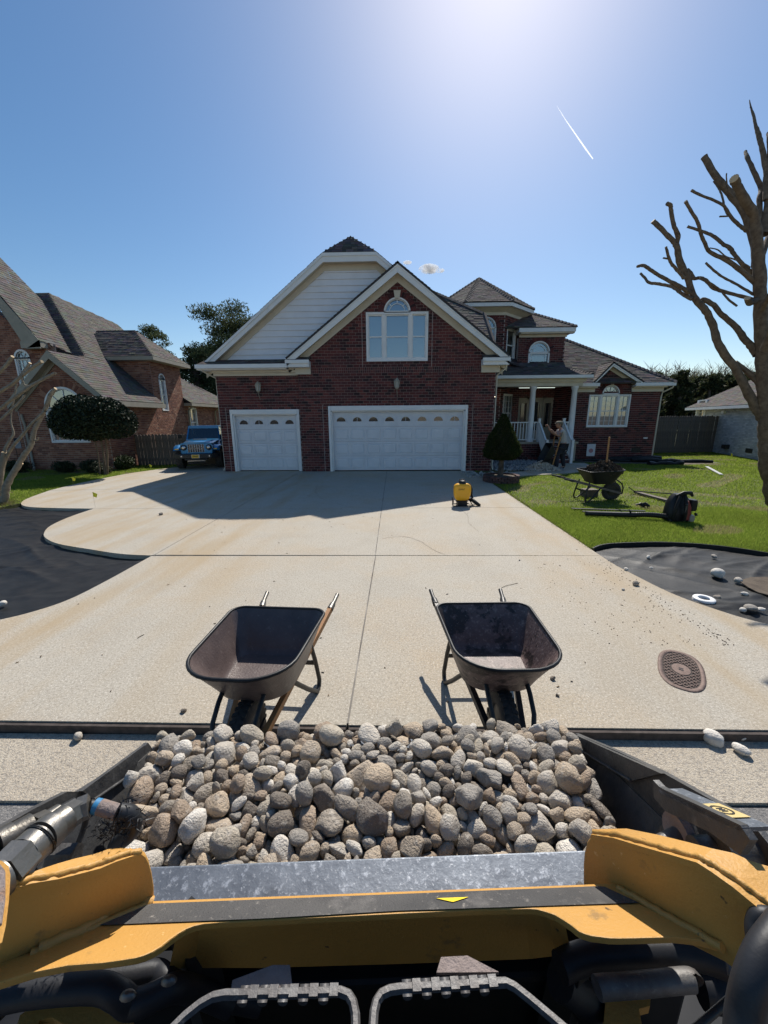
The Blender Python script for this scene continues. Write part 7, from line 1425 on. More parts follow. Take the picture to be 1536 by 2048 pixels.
0,-142,171,1009,9,-23,-32,527,7,-262,130,949,-53,41,2,409,7,94,515,1057,-44,-29,-67,381,13,-527,227,1035,13,-50,0,357,1,354,408,1049,-71,3,46,583,12,47,243,1046,-88,-33,-32,326,4,460,449,1000,0,13,-1,804,9,-585,311,1054,18,-95,17,367,
1,405,350,1052,-25,-72,-63,383,9,171,111,1012,18,91,29,315,13,74,219,1035,-47,58,-45,361,3,-552,490,1042,4,-42,-33,392,5,215,200,1031,42,-48,-39,345,12,-463,184,999,44,73,12,365,7,369,477,1059,-19,-90,-33,423,11,-55,309,1034,-22,-17,84,451,
7,-136,139,1049,-72,-62,-8,304,5,-414,317,966,78,60,6,584,14,-315,194,1046,10,19,-97,318,5,-211,164,943,2,14,-98,556,12,49,153,944,0,-60,69,363,11,34,258,1035,-10,55,-73,364,5,380,238,1067,2,-31,-83,387,12,-295,266,985,-21,-1,24,541,
7,224,276,1028,69,-60,31,415,8,-567,368,1013,-23,-96,-2,538,12,-110,220,1015,-42,72,1,342,13,-356,174,1043,51,-25,51,316,4,330,104,1052,10,88,-19,308,13,210,232,1063,-82,42,-20,322,4,311,109,1022,48,-35,9,313,12,-185,215,1006,-80,-20,-33,501,
6,567,120,988,6,-27,50,343,11,-294,252,1061,-26,30,-84,322,12,45,127,940,-25,-26,-88,318,15,-24,119,971,-42,63,52,311,9,53,416,1063,-21,-53,-26,340,11,3,125,967,-29,41,-75,329,12,-338,376,984,-66,28,54,527,13,-160,506,1027,-31,-29,24,451,
13,548,176,1048,49,76,11,343,8,15,197,1057,28,85,11,304,15,378,213,1027,52,78,2,337,15,584,344,1060,50,-43,-64,468,15,-303,491,1032,-17,23,-93,468,8,75,115,1018,-24,-69,36,311,3,478,238,1011,53,-47,-4,381,6,82,119,979,-3,63,-66,306,
1,-530,558,1036,97,6,13,434,10,-507,213,1012,64,-57,45,337,8,-39,324,1048,8,0,71,325,11,-577,369,1041,8,-10,81,552,1,283,411,1061,74,-15,64,347,3,-650,180,996,2,27,40,354,9,515,177,1015,53,82,-15,333,13,302,143,1028,-9,60,-73,523,
12,-176,477,1043,64,-67,-11,393,5,-109,143,1030,-9,-7,-97,395,6,-515,413,1039,-8,14,86,413,3,-492,123,970,-81,-1,-33,330,11,11,342,1040,34,1,-20,471,13,317,217,1051,-36,51,-13,312,0,2,126,991,37,-85,-35,420,9,-459,541,1019,31,-11,1,396,
5,-520,164,1030,-1,2,-92,329,3,33,311,1072,48,54,-63,310,10,-420,441,1024,-13,-40,89,493,15,-250,452,1036,-44,-11,11,373,7,-101,191,1004,80,-30,27,553,7,-474,408,1032,-4,-4,-98,463,0,-526,226,1006,-3,91,18,373,5,-193,313,984,46,-34,-71,553,
11,-641,461,994,-22,81,-47,838,15,256,408,1072,-47,13,10,329,7,-616,289,1045,-41,86,20,346,11,-614,175,961,-65,-34,64,525,5,380,358,1068,59,-45,37,330,8,311,162,951,48,-69,43,417,13,-678,252,1028,50,20,51,346,3,-7,256,1014,-30,-38,84,605,
0,-3,261,966,-38,44,-44,715,3,-605,336,1062,65,59,-5,345,12,-286,410,1052,-90,26,29,338,12,276,192,1052,-52,69,-35,299,7,-387,258,1052,-21,35,66,314,1,440,222,970,58,61,49,438,3,-428,414,1037,-34,-8,43,450,1,108,113,1015,27,79,52,329,
7,-102,107,1027,3,-72,-19,282,8,-456,454,1003,95,-21,2,572,8,-414,116,1012,18,-94,13,303,8,193,309,1021,-96,-23,-12,716,15,-381,221,1034,-24,37,-7,409,1,-216,251,971,-67,68,7,683,13,-277,144,1028,-29,-74,52,441,15,365,138,1045,-12,55,-66,296,
6,563,218,968,4,8,-67,545,14,-113,127,1045,-65,-55,-40,273,15,-73,387,992,82,47,-1,477,13,257,466,1070,25,30,-88,420,4,480,290,994,-35,51,38,463,3,350,171,1045,-88,-7,14,374,3,220,203,956,-6,98,4,586,14,-121,483,1050,2,10,-6,338,
8,457,236,1031,-54,-78,-6,361,8,-501,301,1001,91,23,-26,332,1,157,342,1065,-36,10,9,309,13,104,291,1039,65,-54,-41,427,8,236,565,1038,2,-55,-81,402,1,-529,311,998,14,-32,-57,414,7,-612,230,1043,35,72,-12,327,7,-78,415,1030,1,35,-93,487,
15,-385,120,965,-74,-45,-46,303,14,-81,407,1061,-31,15,41,314,7,-102,244,1020,15,73,53,333,14,-65,122,947,-50,-15,-62,293,14,-140,232,1012,-16,2,82,499,7,96,144,985,74,38,2,396,13,172,227,991,-4,-4,70,386,12,448,208,999,-54,32,-34,332,
13,-80,167,1025,-71,59,-28,304,15,-69,291,1000,52,-24,44,411,14,-674,468,1046,-73,49,46,399,1,237,536,1015,35,11,50,528,11,-275,325,1052,-30,46,82,310,2,-359,227,1018,-6,-40,38,374,9,-16,192,1003,-12,94,-8,368,8,-346,159,1039,-57,10,2,287,
9,470,450,1053,18,-29,16,345,3,-671,562,1041,7,43,23,382,5,43,432,1045,40,18,45,413,6,-11,140,1006,15,10,-91,411,6,450,429,1035,21,-47,-84,391,7,-558,192,946,-97,14,-11,352,4,-514,288,1051,-24,-47,-7,336,3,142,180,1032,5,82,11,350,
8,417,486,1062,-94,-28,1,370,2,-53,131,933,-93,3,-6,363,14,-187,515,1017,-86,-9,43,566,6,-606,260,1026,7,62,-72,465,12,214,478,1039,31,53,-16,405,9,62,445,1063,-15,24,-77,314,14,-208,113,1021,-77,47,-28,324,15,-247,133,1044,-75,-38,-34,348,
2,110,366,1053,-46,-81,22,330,0,170,538,1011,-60,-75,-6,786,3,288,232,1045,68,56,46,543,5,-581,382,982,2,22,-95,768,1,585,122,976,55,80,-4,320,9,-607,558,1004,-14,-61,-22,399,8,78,413,1073,-22,-19,47,303,8,183,562,1044,-34,20,82,409,
10,441,449,1046,86,-11,46,459,2,493,193,1046,8,10,-97,297,8,414,99,1058,25,67,-41,278,3,437,273,1054,63,35,-54,304,14,-113,292,1050,-44,-72,51,389,11,-495,321,999,30,-76,35,404,3,-201,117,1000,-32,70,53,295,7,-542,265,1004,64,-64,37,537,
14,-446,115,990,57,73,19,293,14,587,193,1069,-41,-65,-55,302,0,-98,491,1053,15,53,55,322,2,-347,422,1044,-31,-69,16,443,15,14,287,998,-7,95,16,360,13,205,190,1006,65,59,32,403,4,-161,318,1004,-23,20,94,374,12,-631,177,975,14,8,43,366,
13,-162,456,1049,25,-7,91,313,1,-373,430,1029,-19,-20,64,520,1,554,258,1066,2,57,78,304,1,-110,427,1055,-73,19,61,309,2,-519,391,1011,-35,90,12,669,1,-256,120,977,5,-66,73,296,13,86,374,1056,14,90,-29,330,11,421,513,1049,15,-58,-68,432,
12,462,202,980,62,76,12,298,14,131,441,1048,-2,51,80,322,3,29,451,1040,69,37,-6,347,7,-586,422,979,-32,-91,-3,381,3,5,114,1008,-54,-79,3,260,11,449,474,1044,-39,-46,-75,470,11,-383,167,1010,0,48,-28,283,9,332,305,1056,-78,1,-54,287,
7,539,513,1010,-99,-4,-1,550,8,-122,285,966,-26,-9,56,539,9,-150,144,1007,9,64,-74,373,9,-209,128,936,68,-60,39,287,0,17,199,976,38,-21,88,587,15,453,222,1011,83,45,-31,292,7,-318,212,1036,-91,12,-12,318,5,-274,311,979,46,-74,-23,514,
6,199,350,1049,-77,-56,-13,376,5,-605,111,1024,85,-32,-36,286,1,6,158,979,-18,-73,-62,528,6,-681,166,966,28,38,64,401,14,136,188,1003,80,-41,-8,285,9,309,240,1067,-30,-36,47,272,9,-51,417,1061,70,9,-48,290,1,69,206,962,34,16,-87,563,
13,306,304,1012,-66,-51,32,595,12,-149,150,1032,-90,-8,17,307,11,351,299,1058,-49,61,-42,404,8,-393,381,1059,-89,0,9,299,10,-431,127,1007,45,-10,70,302,12,-21,490,1028,-55,-40,-72,381,8,473,217,994,78,49,-32,387,9,-507,496,1038,-10,-75,-47,365,
7,539,185,1019,-12,63,47,290,4,145,283,1034,-23,-20,-92,480,15,-256,199,960,13,-1,14,870,3,-613,113,1005,79,-2,-55,306,13,527,379,1058,-15,-57,-77,313,2,38,247,963,-36,90,2,401,9,515,159,985,-54,42,-71,368,1,-677,197,950,7,46,13,320,
15,528,208,1039,-38,-87,-15,364,4,-230,528,1040,-88,29,31,357,10,-247,394,1022,-29,-30,-24,371,12,-672,462,1011,66,53,23,437,2,-409,204,977,37,-81,-23,350,13,-647,311,986,27,93,20,545,14,15,119,954,-75,25,7,260,15,-578,180,993,84,5,52,288,
1,235,445,1040,2,4,-50,551,15,-91,264,1016,-66,-48,55,284,11,-366,213,991,-28,19,18,555,9,-352,302,992,11,2,-84,380,7,-26,176,1024,-43,73,46,315,4,-107,552,1025,-54,51,-59,432,4,-173,172,1026,19,1,-96,368,2,548,235,1050,35,-45,10,354,
11,-124,161,1030,-44,14,-81,257,5,440,343,1034,-69,-69,8,508,9,-677,282,1020,-43,52,-29,357,15,-518,351,992,-38,38,-56,366,14,482,311,1020,3,47,27,362,14,446,427,1056,22,48,-75,297,6,460,306,1022,-49,-58,45,402,2,-250,236,978,-12,-36,89,387,
10,362,432,1076,46,-44,-64,292,12,-25,231,1025,-3,-30,69,282,1,-44,123,956,63,47,-59,257,5,-495,274,1056,73,-65,12,278,9,512,293,1014,-28,-10,-52,507,1,-116,512,1031,38,-5,4,497,11,555,496,1033,-3,2,51,439,0,-194,207,949,50,47,31,470,
13,-448,128,952,50,45,41,275,5,-251,562,1021,-78,-45,-13,366,11,-53,247,980,-65,50,-32,404,13,-679,527,1034,-29,-49,26,418,11,538,222,1051,55,-54,3,299,7,-106,419,1009,-76,-51,-9,340,7,-329,172,1044,24,2,89,252,15,-109,122,1020,0,62,-16,268,
3,-670,342,999,-82,6,7,396,3,-29,542,1011,80,-26,-44,588,4,420,295,1064,-28,-68,-65,274,8,341,353,1015,5,92,-31,349,3,-287,159,940,44,-45,-75,276,7,-84,149,939,12,-97,7,377,10,-198,412,1004,54,-82,-11,598,7,-137,462,1011,3,-16,87,822,
10,39,320,1031,-1,-5,11,362,13,-675,262,1001,78,-57,23,372,8,-653,267,1029,-16,1,-94,367,7,415,306,1045,20,-95,0,331,9,-488,296,1042,29,-73,58,277,5,73,472,1025,-6,0,-46,628,1,23,139,944,-36,-47,-12,400,7,354,262,1048,96,1,-4,442,
4,19,483,1009,13,-22,-34,716,4,-468,250,1008,-41,18,72,271,4,94,465,1053,-14,83,45,380,12,-393,443,987,67,12,56,389,14,-385,206,979,-22,4,-96,355,14,497,102,1038,-9,-77,-60,255,14,-649,444,1029,-36,-12,-84,302,7,107,205,972,11,-24,-66,376,
9,-165,380,1064,-12,21,-90,266,0,151,452,1028,-48,40,-2,305,10,-357,304,1032,37,17,37,347,4,-463,118,971,61,23,-6,263,2,83,167,963,14,-58,-78,529,2,-360,159,980,-4,3,54,476,14,-363,148,939,17,27,-92,417,15,-460,365,1006,-33,-90,-22,506,
2,-371,496,997,-24,31,71,427,15,-335,150,987,18,-34,-91,286,9,-502,260,1030,-90,-35,-1,550,4,118,186,993,-42,-6,44,276,5,253,160,1001,-77,39,34,338,11,-391,302,1010,-64,52,-52,276,13,578,463,1023,-25,4,-37,568,3,-385,512,1040,75,-64,1,302,
1,-41,203,1024,-26,30,-73,413,13,143,252,1046,-74,-51,9,345,15,-365,236,971,-59,-48,-8,439,15,152,470,1010,-3,-17,96,535,5,66,171,1007,10,39,-34,253,2,-532,282,1029,3,3,-91,408,8,-78,518,1036,4,0,96,306,8,412,375,1064,-13,25,-94,271,
2,-130,146,1022,-71,59,27,259,14,-281,491,1014,48,1,-63,419,5,1,352,976,-1,-10,78,782,4,-424,391,1062,38,-4,91,270,4,361,560,1023,0,18,21,344,6,273,314,994,-23,-21,69,877,8,-585,177,950,3,80,51,504,12,-524,447,1011,-53,-38,32,736,
3,-400,258,983,-43,86,-23,842,13,590,222,1028,-66,20,52,292,13,-476,186,1023,-20,41,-29,252,0,-570,121,961,-25,65,63,360,4,-442,564,1034,17,-82,-49,314,8,576,289,997,-42,86,-16,383,12,-3,449,1041,-81,42,0,353,14,-262,515,1033,55,58,19,401,
3,451,264,1012,50,41,-75,427,8,139,171,964,70,20,43,842,6,-611,310,1064,17,-36,55,269,4,-36,294,1053,20,41,-54,325,14,-619,215,950,-20,-18,92,468,5,193,329,1059,45,55,54,281,9,-313,131,938,-1,-6,87,369,5,52,183,1003,76,-15,-41,272,
5,-464,565,1015,-19,57,77,354,3,-64,143,957,43,66,-13,400,2,-376,306,959,21,0,33,398,4,-100,534,1046,17,35,-65,273,7,-356,278,1014,22,32,-2,347,6,-300,517,1039,-42,-37,-38,331,5,141,222,955,6,-96,21,555,15,512,128,933,-43,1,-66,258,
6,350,179,946,65,15,23,517,9,446,506,1025,1,-69,14,600,11,-457,252,994,89,-2,35,282,11,-152,390,1040,13,-1,-97,379,9,-625,553,1030,50,-39,35,298,12,-538,528,1032,-82,-14,54,288,4,-405,207,1010,-4,81,-9,489,8,580,130,932,-21,95,20,264,
1,-680,270,1046,53,52,34,267,4,-631,373,1024,87,47,5,485,13,584,459,1048,9,35,-83,392,12,-40,141,1016,-14,31,-70,354,14,324,235,991,76,-51,6,419,4,-626,222,1061,1,-43,19,253,4,280,162,948,40,45,64,405,1,-172,195,1044,95,25,-4,306,
0,-535,504,1019,65,21,-59,366,0,-611,217,993,54,4,-80,267,9,-329,229,974,-7,87,-12,385,4,46,444,1015,63,49,37,377,11,-94,230,983,-5,-33,-93,283,11,11,222,1017,59,8,-10,322,2,472,173,977,-39,-7,68,343,15,316,246,954,-39,11,-14,370,
5,511,183,1037,-4,-44,-83,406,2,361,374,1023,61,-70,-28,363,12,-487,189,981,-90,-9,-25,377,8,547,190,952,62,-49,49,362,7,-647,264,1005,33,5,-74,356,12,42,286,1022,95,7,22,442,1,-74,559,1023,-16,-5,-18,377,14,-123,268,1048,26,60,43,310,
14,-613,248,960,56,21,18,398,8,432,384,1048,5,-5,83,447,12,588,174,1066,79,-4,-4,262,10,-216,206,984,2,13,45,378,10,-540,257,1036,84,-42,-29,337,11,121,264,985,19,6,-20,548,13,566,443,1010,9,-97,6,570,10,-43,332,982,-1,27,-59,448,
11,-210,331,982,-35,-58,18,431,8,-678,313,966,-41,-75,25,393,7,397,287,1028,60,-10,52,277,14,437,284,1033,-8,-86,-45,367,4,-279,231,1029,73,-64,6,292,13,178,202,1001,-67,-68,-25,414,8,451,404,1036,28,60,73,415,2,-242,375,1011,-29,-2,-95,380,
12,-277,268,1036,12,89,10,308,14,-447,150,939,-21,-11,82,430,11,-528,251,1045,-76,-61,16,320,15,-597,476,988,3,47,86,363,14,-636,254,977,-24,85,-44,322,1,-50,205,983,-65,-20,-22,315,1,-149,425,1035,-38,-73,55,492,4,-425,213,988,42,36,47,271,
14,-636,274,987,-44,10,69,359,9,-492,234,1002,-1,34,81,353,13,220,358,1053,66,59,27,319,7,-366,403,1044,-46,82,25,269,3,-366,323,1020,-33,-44,-4,402,0,461,154,973,-46,20,70,328,4,359,234,1036,-5,21,-90,259,15,-233,126,934,-77,13,-31,284,
11,-296,558,1008,-8,-90,-33,554,2,176,511,1032,-41,-82,17,379,3,-78,253,998,5,-38,-88,448,12,232,334,967,67,-64,-21,373,7,-422,303,993,-76,-30,47,287,8,300,549,1007,60,49,32,545,2,-14,202,963,27,-88,-22,771,5,-640,340,1015,45,-51,56,492,
6,319,465,1053,25,27,-85,412,4,189,180,977,-51,-44,-17,402,9,-670,355,1027,-19,10,78,384,14,211,506,1039,-68,54,46,441,7,462,339,1010,33,90,14,459,11,409,349,963,-97,-10,-3,266,11,-181,392,1056,5,64,73,252,12,-431,467,1025,55,10,-66,269,
15,-447,163,1009,-37,0,-89,318,10,263,422,1049,11,-66,-67,444,0,-164,264,975,-7,14,-41,496,1,-434,191,1002,22,83,-46,337,8,395,190,948,95,11,-19,435,14,-141,336,975,47,14,-42,385,3,-310,381,1027,-88,10,5,407,11,274,235,985,92,-15,-4,344,
13,55,236,948,-91,38,3,360,0,-396,399,1046,-2,88,39,352,0,-308,459,1017,52,-41,-73,411,0,190,324,964,80,23,24,383,2,145,560,1026,71,66,-15,322,10,-119,397,1013,-56,78,-1,373,8,-239,315,967,-77,-58,-9,527,12,94,264,996,-24,49,71,281,
1,-401,430,1046,-59,-35,32,286,4,-504,267,997,-15,-6,92,346,11,424,362,964,47,76,40,264,15,294,318,968,18,-11,-21,491,0,32,410,1021,-14,56,-66,387,9,396,238,1024,5,-39,-85,322,13,-525,177,950,-39,-2,-63,443,7,379,499,1050,61,10,-36,390,
4,-155,394,1011,90,-25,14,535,0,-678,173,1054,35,30,60,384,9,-131,369,1029,55,3,-77,336,15,205,563,1031,10,-6,-50,353,10,-169,330,974,42,-86,-22,271,4,-246,504,1002,-13,-7,82,632,1,-101,439,1031,72,-9,26,277,5,394,380,1056,-58,53,-50,313,
15,-363,356,965,60,75,18,282,10,-50,275,1013,-79,-27,-40,450,6,-389,324,990,-40,21,-37,583,4,-397,134,939,84,44,8,370,12,536,172,999,47,86,-10,356,0,-176,453,1037,83,-36,13,288,1,55,393,1049,-78,35,31,331,6,-350,247,951,8,20,-97,410,
10,308,245,975,-11,-8,-97,414,1,-60,192,1005,37,-11,-90,285,12,349,252,971,-75,25,-56,468,15,-84,169,977,8,54,54,498,7,-589,298,959,-72,66,-17,311,6,373,241,959,-27,81,-17,506,11,-250,197,1012,1,-61,-62,444,7,-57,370,979,69,-47,44,401,
2,-624,294,1025,51,10,55,267,1,423,307,997,3,-13,90,790,14,198,270,1004,31,56,-40,389,5,-149,342,1038,-67,20,69,259,0,-232,402,1007,46,85,19,380,14,-521,188,980,64,7,-75,480,12,311,346,1003,71,-50,-37,411,11,-24,377,1004,-35,71,-53,577,
0,-616,272,957,64,40,19,391,12,-306,359,1009,62,70,9,266,11,-435,316,1039,-13,22,-47,443,0,-158,200,1013,-71,-68,5,338,14,395,295,962,-9,24,-17,490,8,87,361,1045,8,-97,17,282,5,-494,429,1040,13,60,-67,332,11,-294,409,1032,11,14,-63,363,
7,-507,288,981,-41,-64,-14,319,2,-342,217,1026,6,-15,18,266,8,-475,265,982,-12,-95,-15,386,10,-116,467,984,-18,-15,96,378,12,344,193,1055,70,23,-2,334,10,-386,460,1045,-88,-38,22,321,11,397,267,965,-99,-5,7,261,13,48,170,974,-19,93,7,586,
0,-530,342,972,-68,-27,33,451,7,-131,119,1018,-58,-24,-73,385,10,-612,232,973,72,21,60,250,10,-73,455,1013,63,-76,-7,432,3,101,334,1050,-28,-74,55,412,7,-61,144,995,-62,-24,-73,327,9,30,540,1004,60,12,52,520,12,296,230,996,36,70,3,333,
13,-370,508,1032,60,48,47,294,12,581,419,1033,57,-32,-55,476,3,49,300,1046,26,-36,-44,285,5,-373,164,960,58,-53,-48,335,4,340,562,1051,-75,-19,36,405,1,-558,459,995,19,1,91,286,1,91,356,1011,2,-27,71,585,6,-401,488,1033,-75,25,-59,319,
5,-451,348,1050,-61,40,53,268,8,-677,178,996,-39,72,-28,373,11,-578,274,952,-98,-1,-3,252,9,-637,181,944,-40,-7,-47,304,11,-579,337,1049,-88,4,38,391,2,545,332,1027,15,-90,-25,400,12,-358,335,965,45,39,76,269,4,-646,306,1013,5,-1,18,508,
1,-191,474,1017,-34,29,45,375,9,125,252,1016,5,-38,-7,499,15,-307,483,996,-21,39,-21,574,5,-516,560,1004,64,-42,62,346,6,39,373,1045,48,61,-55,320,12,-372,293,1015,29,-60,10,266,14,-397,424,999,68,50,52,264,15,457,376,1019,7,66,-45,506,
1,483,416,1025,20,-15,83,477,9,-59,180,968,-84,33,-20,396,11,130,240,987,5,82,51,252,8,-179,405,980,-64,-29,9,369,10,579,248,994,21,-51,67,514,6,217,176,940,-95,8,4,312,14,-412,381,1044,34,4,-81,323,15,54,360,1005,-44,-74,47,354,
9,-413,486,998,-47,81,-27,599,11,-119,242,965,-56,14,-62,578,11,-369,236,1002,-92,-23,26,349,13,-263,263,963,-50,-23,-37,433,13,-344,379,1050,53,16,-43,408,5,330,543,1022,43,17,-35,420,0,-540,468,1031,-13,84,27,297,8,-595,344,1037,-87,-43,20,274,
12,-657,246,957,-5,-23,96,390,11,31,174,944,76,29,34,463,5,293,335,1024,-33,-72,11,356,6,-178,260,954,21,31,88,381,12,-22,222,1000,-42,-10,-11,392,9,-678,439,1037,-44,-26,-48,311,7,517,346,1009,-32,-11,93,561,4,-351,177,948,-6,83,54,409,
11,194,217,979,-22,-59,-28,456,13,240,484,993,27,-94,-16,839,15,297,526,1030,-93,-16,-16,280,14,424,562,1039,81,34,-40,265,0,-202,347,969,-37,-83,35,333,2,-441,384,1008,0,-32,85,415,2,-56,175,937,11,-10,37,281,1,-343,127,935,-45,23,14,272,
6,-383,556,1004,-2,4,-90,437,11,435,249,951,15,-6,95,444,10,228,345,1046,-50,-32,20,318,8,-669,166,942,34,-92,-7,419,13,-560,462,979,2,11,-80,282,14,167,226,972,-4,16,81,479,1,-273,433,1001,-47,-31,62,789,3,-583,454,988,-67,-18,70,317,
1,-343,411,1004,4,-81,-46,508,14,-433,125,940,-64,-15,-11,344,2,-466,302,969,29,8,61,815,3,263,443,1009,-52,15,-45,512,3,-349,152,962,-27,8,-78,293,10,-614,176,1010,-37,2,67,775,13,28,330,959,-2,2,26,276,1,228,289,991,-33,70,-11,505,
10,-229,329,994,-40,-24,-16,366,0,-602,358,1021,-29,86,-28,412,10,412,327,964,73,52,40,318,2,363,360,974,61,-34,-69,354,0,583,269,984,-80,-37,-33,417,5,267,191,948,-43,-14,-53,340,4,-491,552,1002,-80,49,-29,349,0,423,265,1019,-79,34,25,314,
4,341,402,995,-98,11,-4,863,6,-267,337,1024,-21,-88,19,379,4,-320,432,1031,-6,-8,98,419,15,463,561,1015,-26,-85,-9,382,14,-112,241,996,71,-54,18,327,0,500,525,1023,47,-15,-44,430,0,-557,559,998,-60,31,-22,348,2,99,386,1038,-41,9,-36,430,
4,19,371,1014,94,15,21,523,2,-627,568,1017,-50,-49,-40,301,7,443,542,1034,-77,61,5,262,15,-487,470,1014,-47,-50,-53,384,7,497,262,999,-20,-69,-49,314,3,438,173,983,63,60,-18,580,6,-471,128,937,97,-14,13,410,0,-143,313,984,-14,-97,12,430,
0,-140,550,995,16,14,-85,329,5,63,197,1014,-68,-27,-40,418,0,327,567,1015,-68,-3,-71,251,6,-297,256,1032,-19,-23,93,389,9,-100,411,981,2,92,-9,379,3,8,529,1028,8,24,39,316,2,-497,421,1015,-71,-13,-56,268,2,151,360,1013,-22,87,30,420,
9,587,198,971,-49,-27,-54,304,5,-72,326,978,41,88,19,356,11,-671,222,953,-25,43,-85,396,13,-73,271,965,51,14,67,490,12,-444,423,1017,41,39,-32,299,9,212,399,1021,22,-27,-81,661,1,371,209,947,6,64,-64,279,5,-183,240,949,-2,-13,-63,286,
5,-49,386,1002,89,9,-43,407,0,540,200,974,-30,36,-68,275,9,-454,523,995,24,15,75,367,9,-274,377,1018,-8,-11,77,389,15,-19,232,970,44,-56,53,301,8,-600,182,982,35,-35,-56,318,8,81,395,1057,10,-37,48,273,10,-337,544,1023,-55,9,5,521,
0,324,315,983,51,0,-56,348,8,-366,539,1010,98,10,-4,313,1,179,207,950,-54,38,73,278,5,-85,484,1005,5,27,-65,543,2,335,379,1029,-84,46,-8,417,15,-216,375,971,13,1,-31,359,15,382,235,1045,13,-39,89,344,2,416,235,1034,-5,60,-18,441,
7,336,345,982,-98,-9,2,447,8,-295,235,961,4,-24,-84,570,0,-444,477,1016,77,8,-61,281,14,-87,441,996,22,4,-89,431,14,-63,166,989,-29,-88,20,254,10,-101,394,997,-62,49,58,346,12,586,161,958,-18,84,38,290,1,210,261,977,75,56,-21,311,
15,438,545,1010,39,7,74,595,6,581,378,981,-28,43,83,494,13,-476,168,995,-38,30,20,307,0,109,290,1005,-18,24,94,560,3,-548,122,952,79,-37,39,286,9,342,467,1039,3,-56,-37,364,3,-381,374,1018,-53,-12,-41,794,14,-601,264,988,71,57,-10,592,
2,-305,388,999,-9,-5,-19,491,1,-305,197,984,18,52,82,403,11,294,226,972,72,59,-30,412,2,325,270,952,-67,70,-12,313,14,-428,440,977,-90,-32,-9,285,12,-466,550,998,-46,77,-42,296,8,-304,163,1037,1,14,5,314,4,129,222,984,32,75,-28,268,
11,53,399,1026,-68,-64,-6,484,14,30,222,948,-21,-14,87,369,5,178,394,973,-83,-54,2,424,13,-528,250,948,-95,-25,-8,269,3,530,467,1019,-30,-74,56,425,13,-89,279,1003,-51,-61,-50,306,14,559,218,1035,-17,-69,-66,361,4,-38,437,1052,-62,-44,-14,302,
14,36,266,954,-12,-15,96,362,15,324,145,955,-32,-41,3,250,7,398,440,1003,-52,-52,62,543,13,-32,506,1018,34,18,9,478,0,-133,251,987,-40,13,16,343,7,-82,536,1029,66,17,-6,255,0,-91,131,959,53,-27,-39,343,9,159,300,971,11,-50,69,568,
13,-654,152,954,-7,36,-90,460,4,-477,405,989,84,9,-22,562
]
S0 = np.array(STONES, float).reshape(-1, 8); S_ = np.zeros((len(S0), 9)); S_[:, 0] = S0[:, 0]; S_[:, 1:4] = S0[:, 1:4]/1000; S_[:, 5:8] = S0[:, 4:7]/100; S_[:, 4] = np.sqrt(np.maximum(0, 1-(S_[:, 5:8]**2).sum(1))); S_[:, 8] = S0[:, 7]/10000
S_[:, 3] -= .012*(S_[:, 2]-.1)/.4; S_[:, 2] = .1+(S_[:, 2]-.1)*.89; S_[:, 1] = -.045+(S_[:, 1]+.045)*(.845+.36*(S_[:, 2]-.1)); S_[:, 8] *= .93
PALS = [(.52, .46, .37), (.36, .315, .26), (.68, .62, .53), (.24, .205, .17), (.52, .43, .33), (.56, .51, .44), (.43, .335, .25), (.37, .34, .30), (.80, .75, .67), (.56, .45, .33)]
shapes = [stone_shape(i, 3) for i in range(NSV)]; shapes_lo = [stone_shape(i, 2) for i in range(NSV)]
PALN = ['tan', 'brown', 'pale cream', 'dark brown', 'sandy', 'light grey', 'reddish brown', 'grey', 'whitish', 'honey coloured']
stone_me = {}
def stone_mesh(i, c):
    if (i, c) not in stone_me:
        P, F_ = shapes[i]; mb = MB(); mb.add([tuple(p) for p in P], F_, PALS[c], True); o = mb.build('river_stone', 'stone'); stone_me[(i, c)] = o.data; bpy.data.objects.remove(o)
    return stone_me[(i, c)]
LM = Matrix.Translation(LO) @ Matrix.Rotation(HD, 4, 'Z')
NBIG = 300
slab = {}; V_all = []; F_all = []; T_all = []; off = 0
fwdv = ray(768, 1024).normalized()
def px_of(p):
    v = p-EYE; cy, sy = math.cos(YAW), math.sin(YAW); fx, fy, fz = v.x*cy+v.y*sy, -v.x*sy+v.y*cy, v.z; cp, sp = math.cos(PITCH), math.sin(PITCH)
    d = fy*cp-fz*sp; u = fy*sp+fz*cp; a, b = fx/d, u/d; c, s = math.cos(ROLL), math.sin(ROLL); return 768+FPX*(a*c-b*s), 1024-FPX*(a*s+b*c)
for k, row in enumerate(S_):
    i = int(row[0]); c = (k*7+i*3) % len(PALS); m = LM @ Matrix.Translation(row[1:4]) @ Quaternion(row[4:8]).normalized().to_matrix().to_4x4() @ Matrix.Scale(row[8], 4)
    if k < NBIG:
        o = bpy.data.objects.new('river_stone', stone_mesh(i, c)); link(o); o.matrix_world = m; s = row[8]
        size = 'large' if s > .07 else ('medium' if s > .05 else 'small'); x, y = px_of(m.to_translation())
        shp = 'broken angular' if i % 4 == 3 else ('flat oval' if i % 4 == 1 else 'rounded')
        col_ = 'left' if x < 460 else ('left middle' if x < 680 else ('middle' if x < 860 else ('right middle' if x < 1050 else 'right')))
        rw = 'far edge' if y < 1515 else ('upper part' if y < 1570 else ('centre' if y < 1630 else ('lower part' if y < 1685 else 'near edge')))
        lb = f'{size} {shp} {PALN[c]} stone at the {rw} of the heap, {col_}'; o['category'] = 'stone'; o['group'] = 'river stones heaped in the bucket'; o['label'] = lb; slab.setdefault(lb, []).append((x, o))
    else:
        P, F_ = shapes_lo[i]; P = np.array(P) @ np.array(m.to_3x3()).T+np.array(m.to_translation()); V_all.append(P); F_all.append(np.array(F_)+off); off += len(P); T_all.append(np.tile(np.array(PALS[c]), (len(F_), 1)))
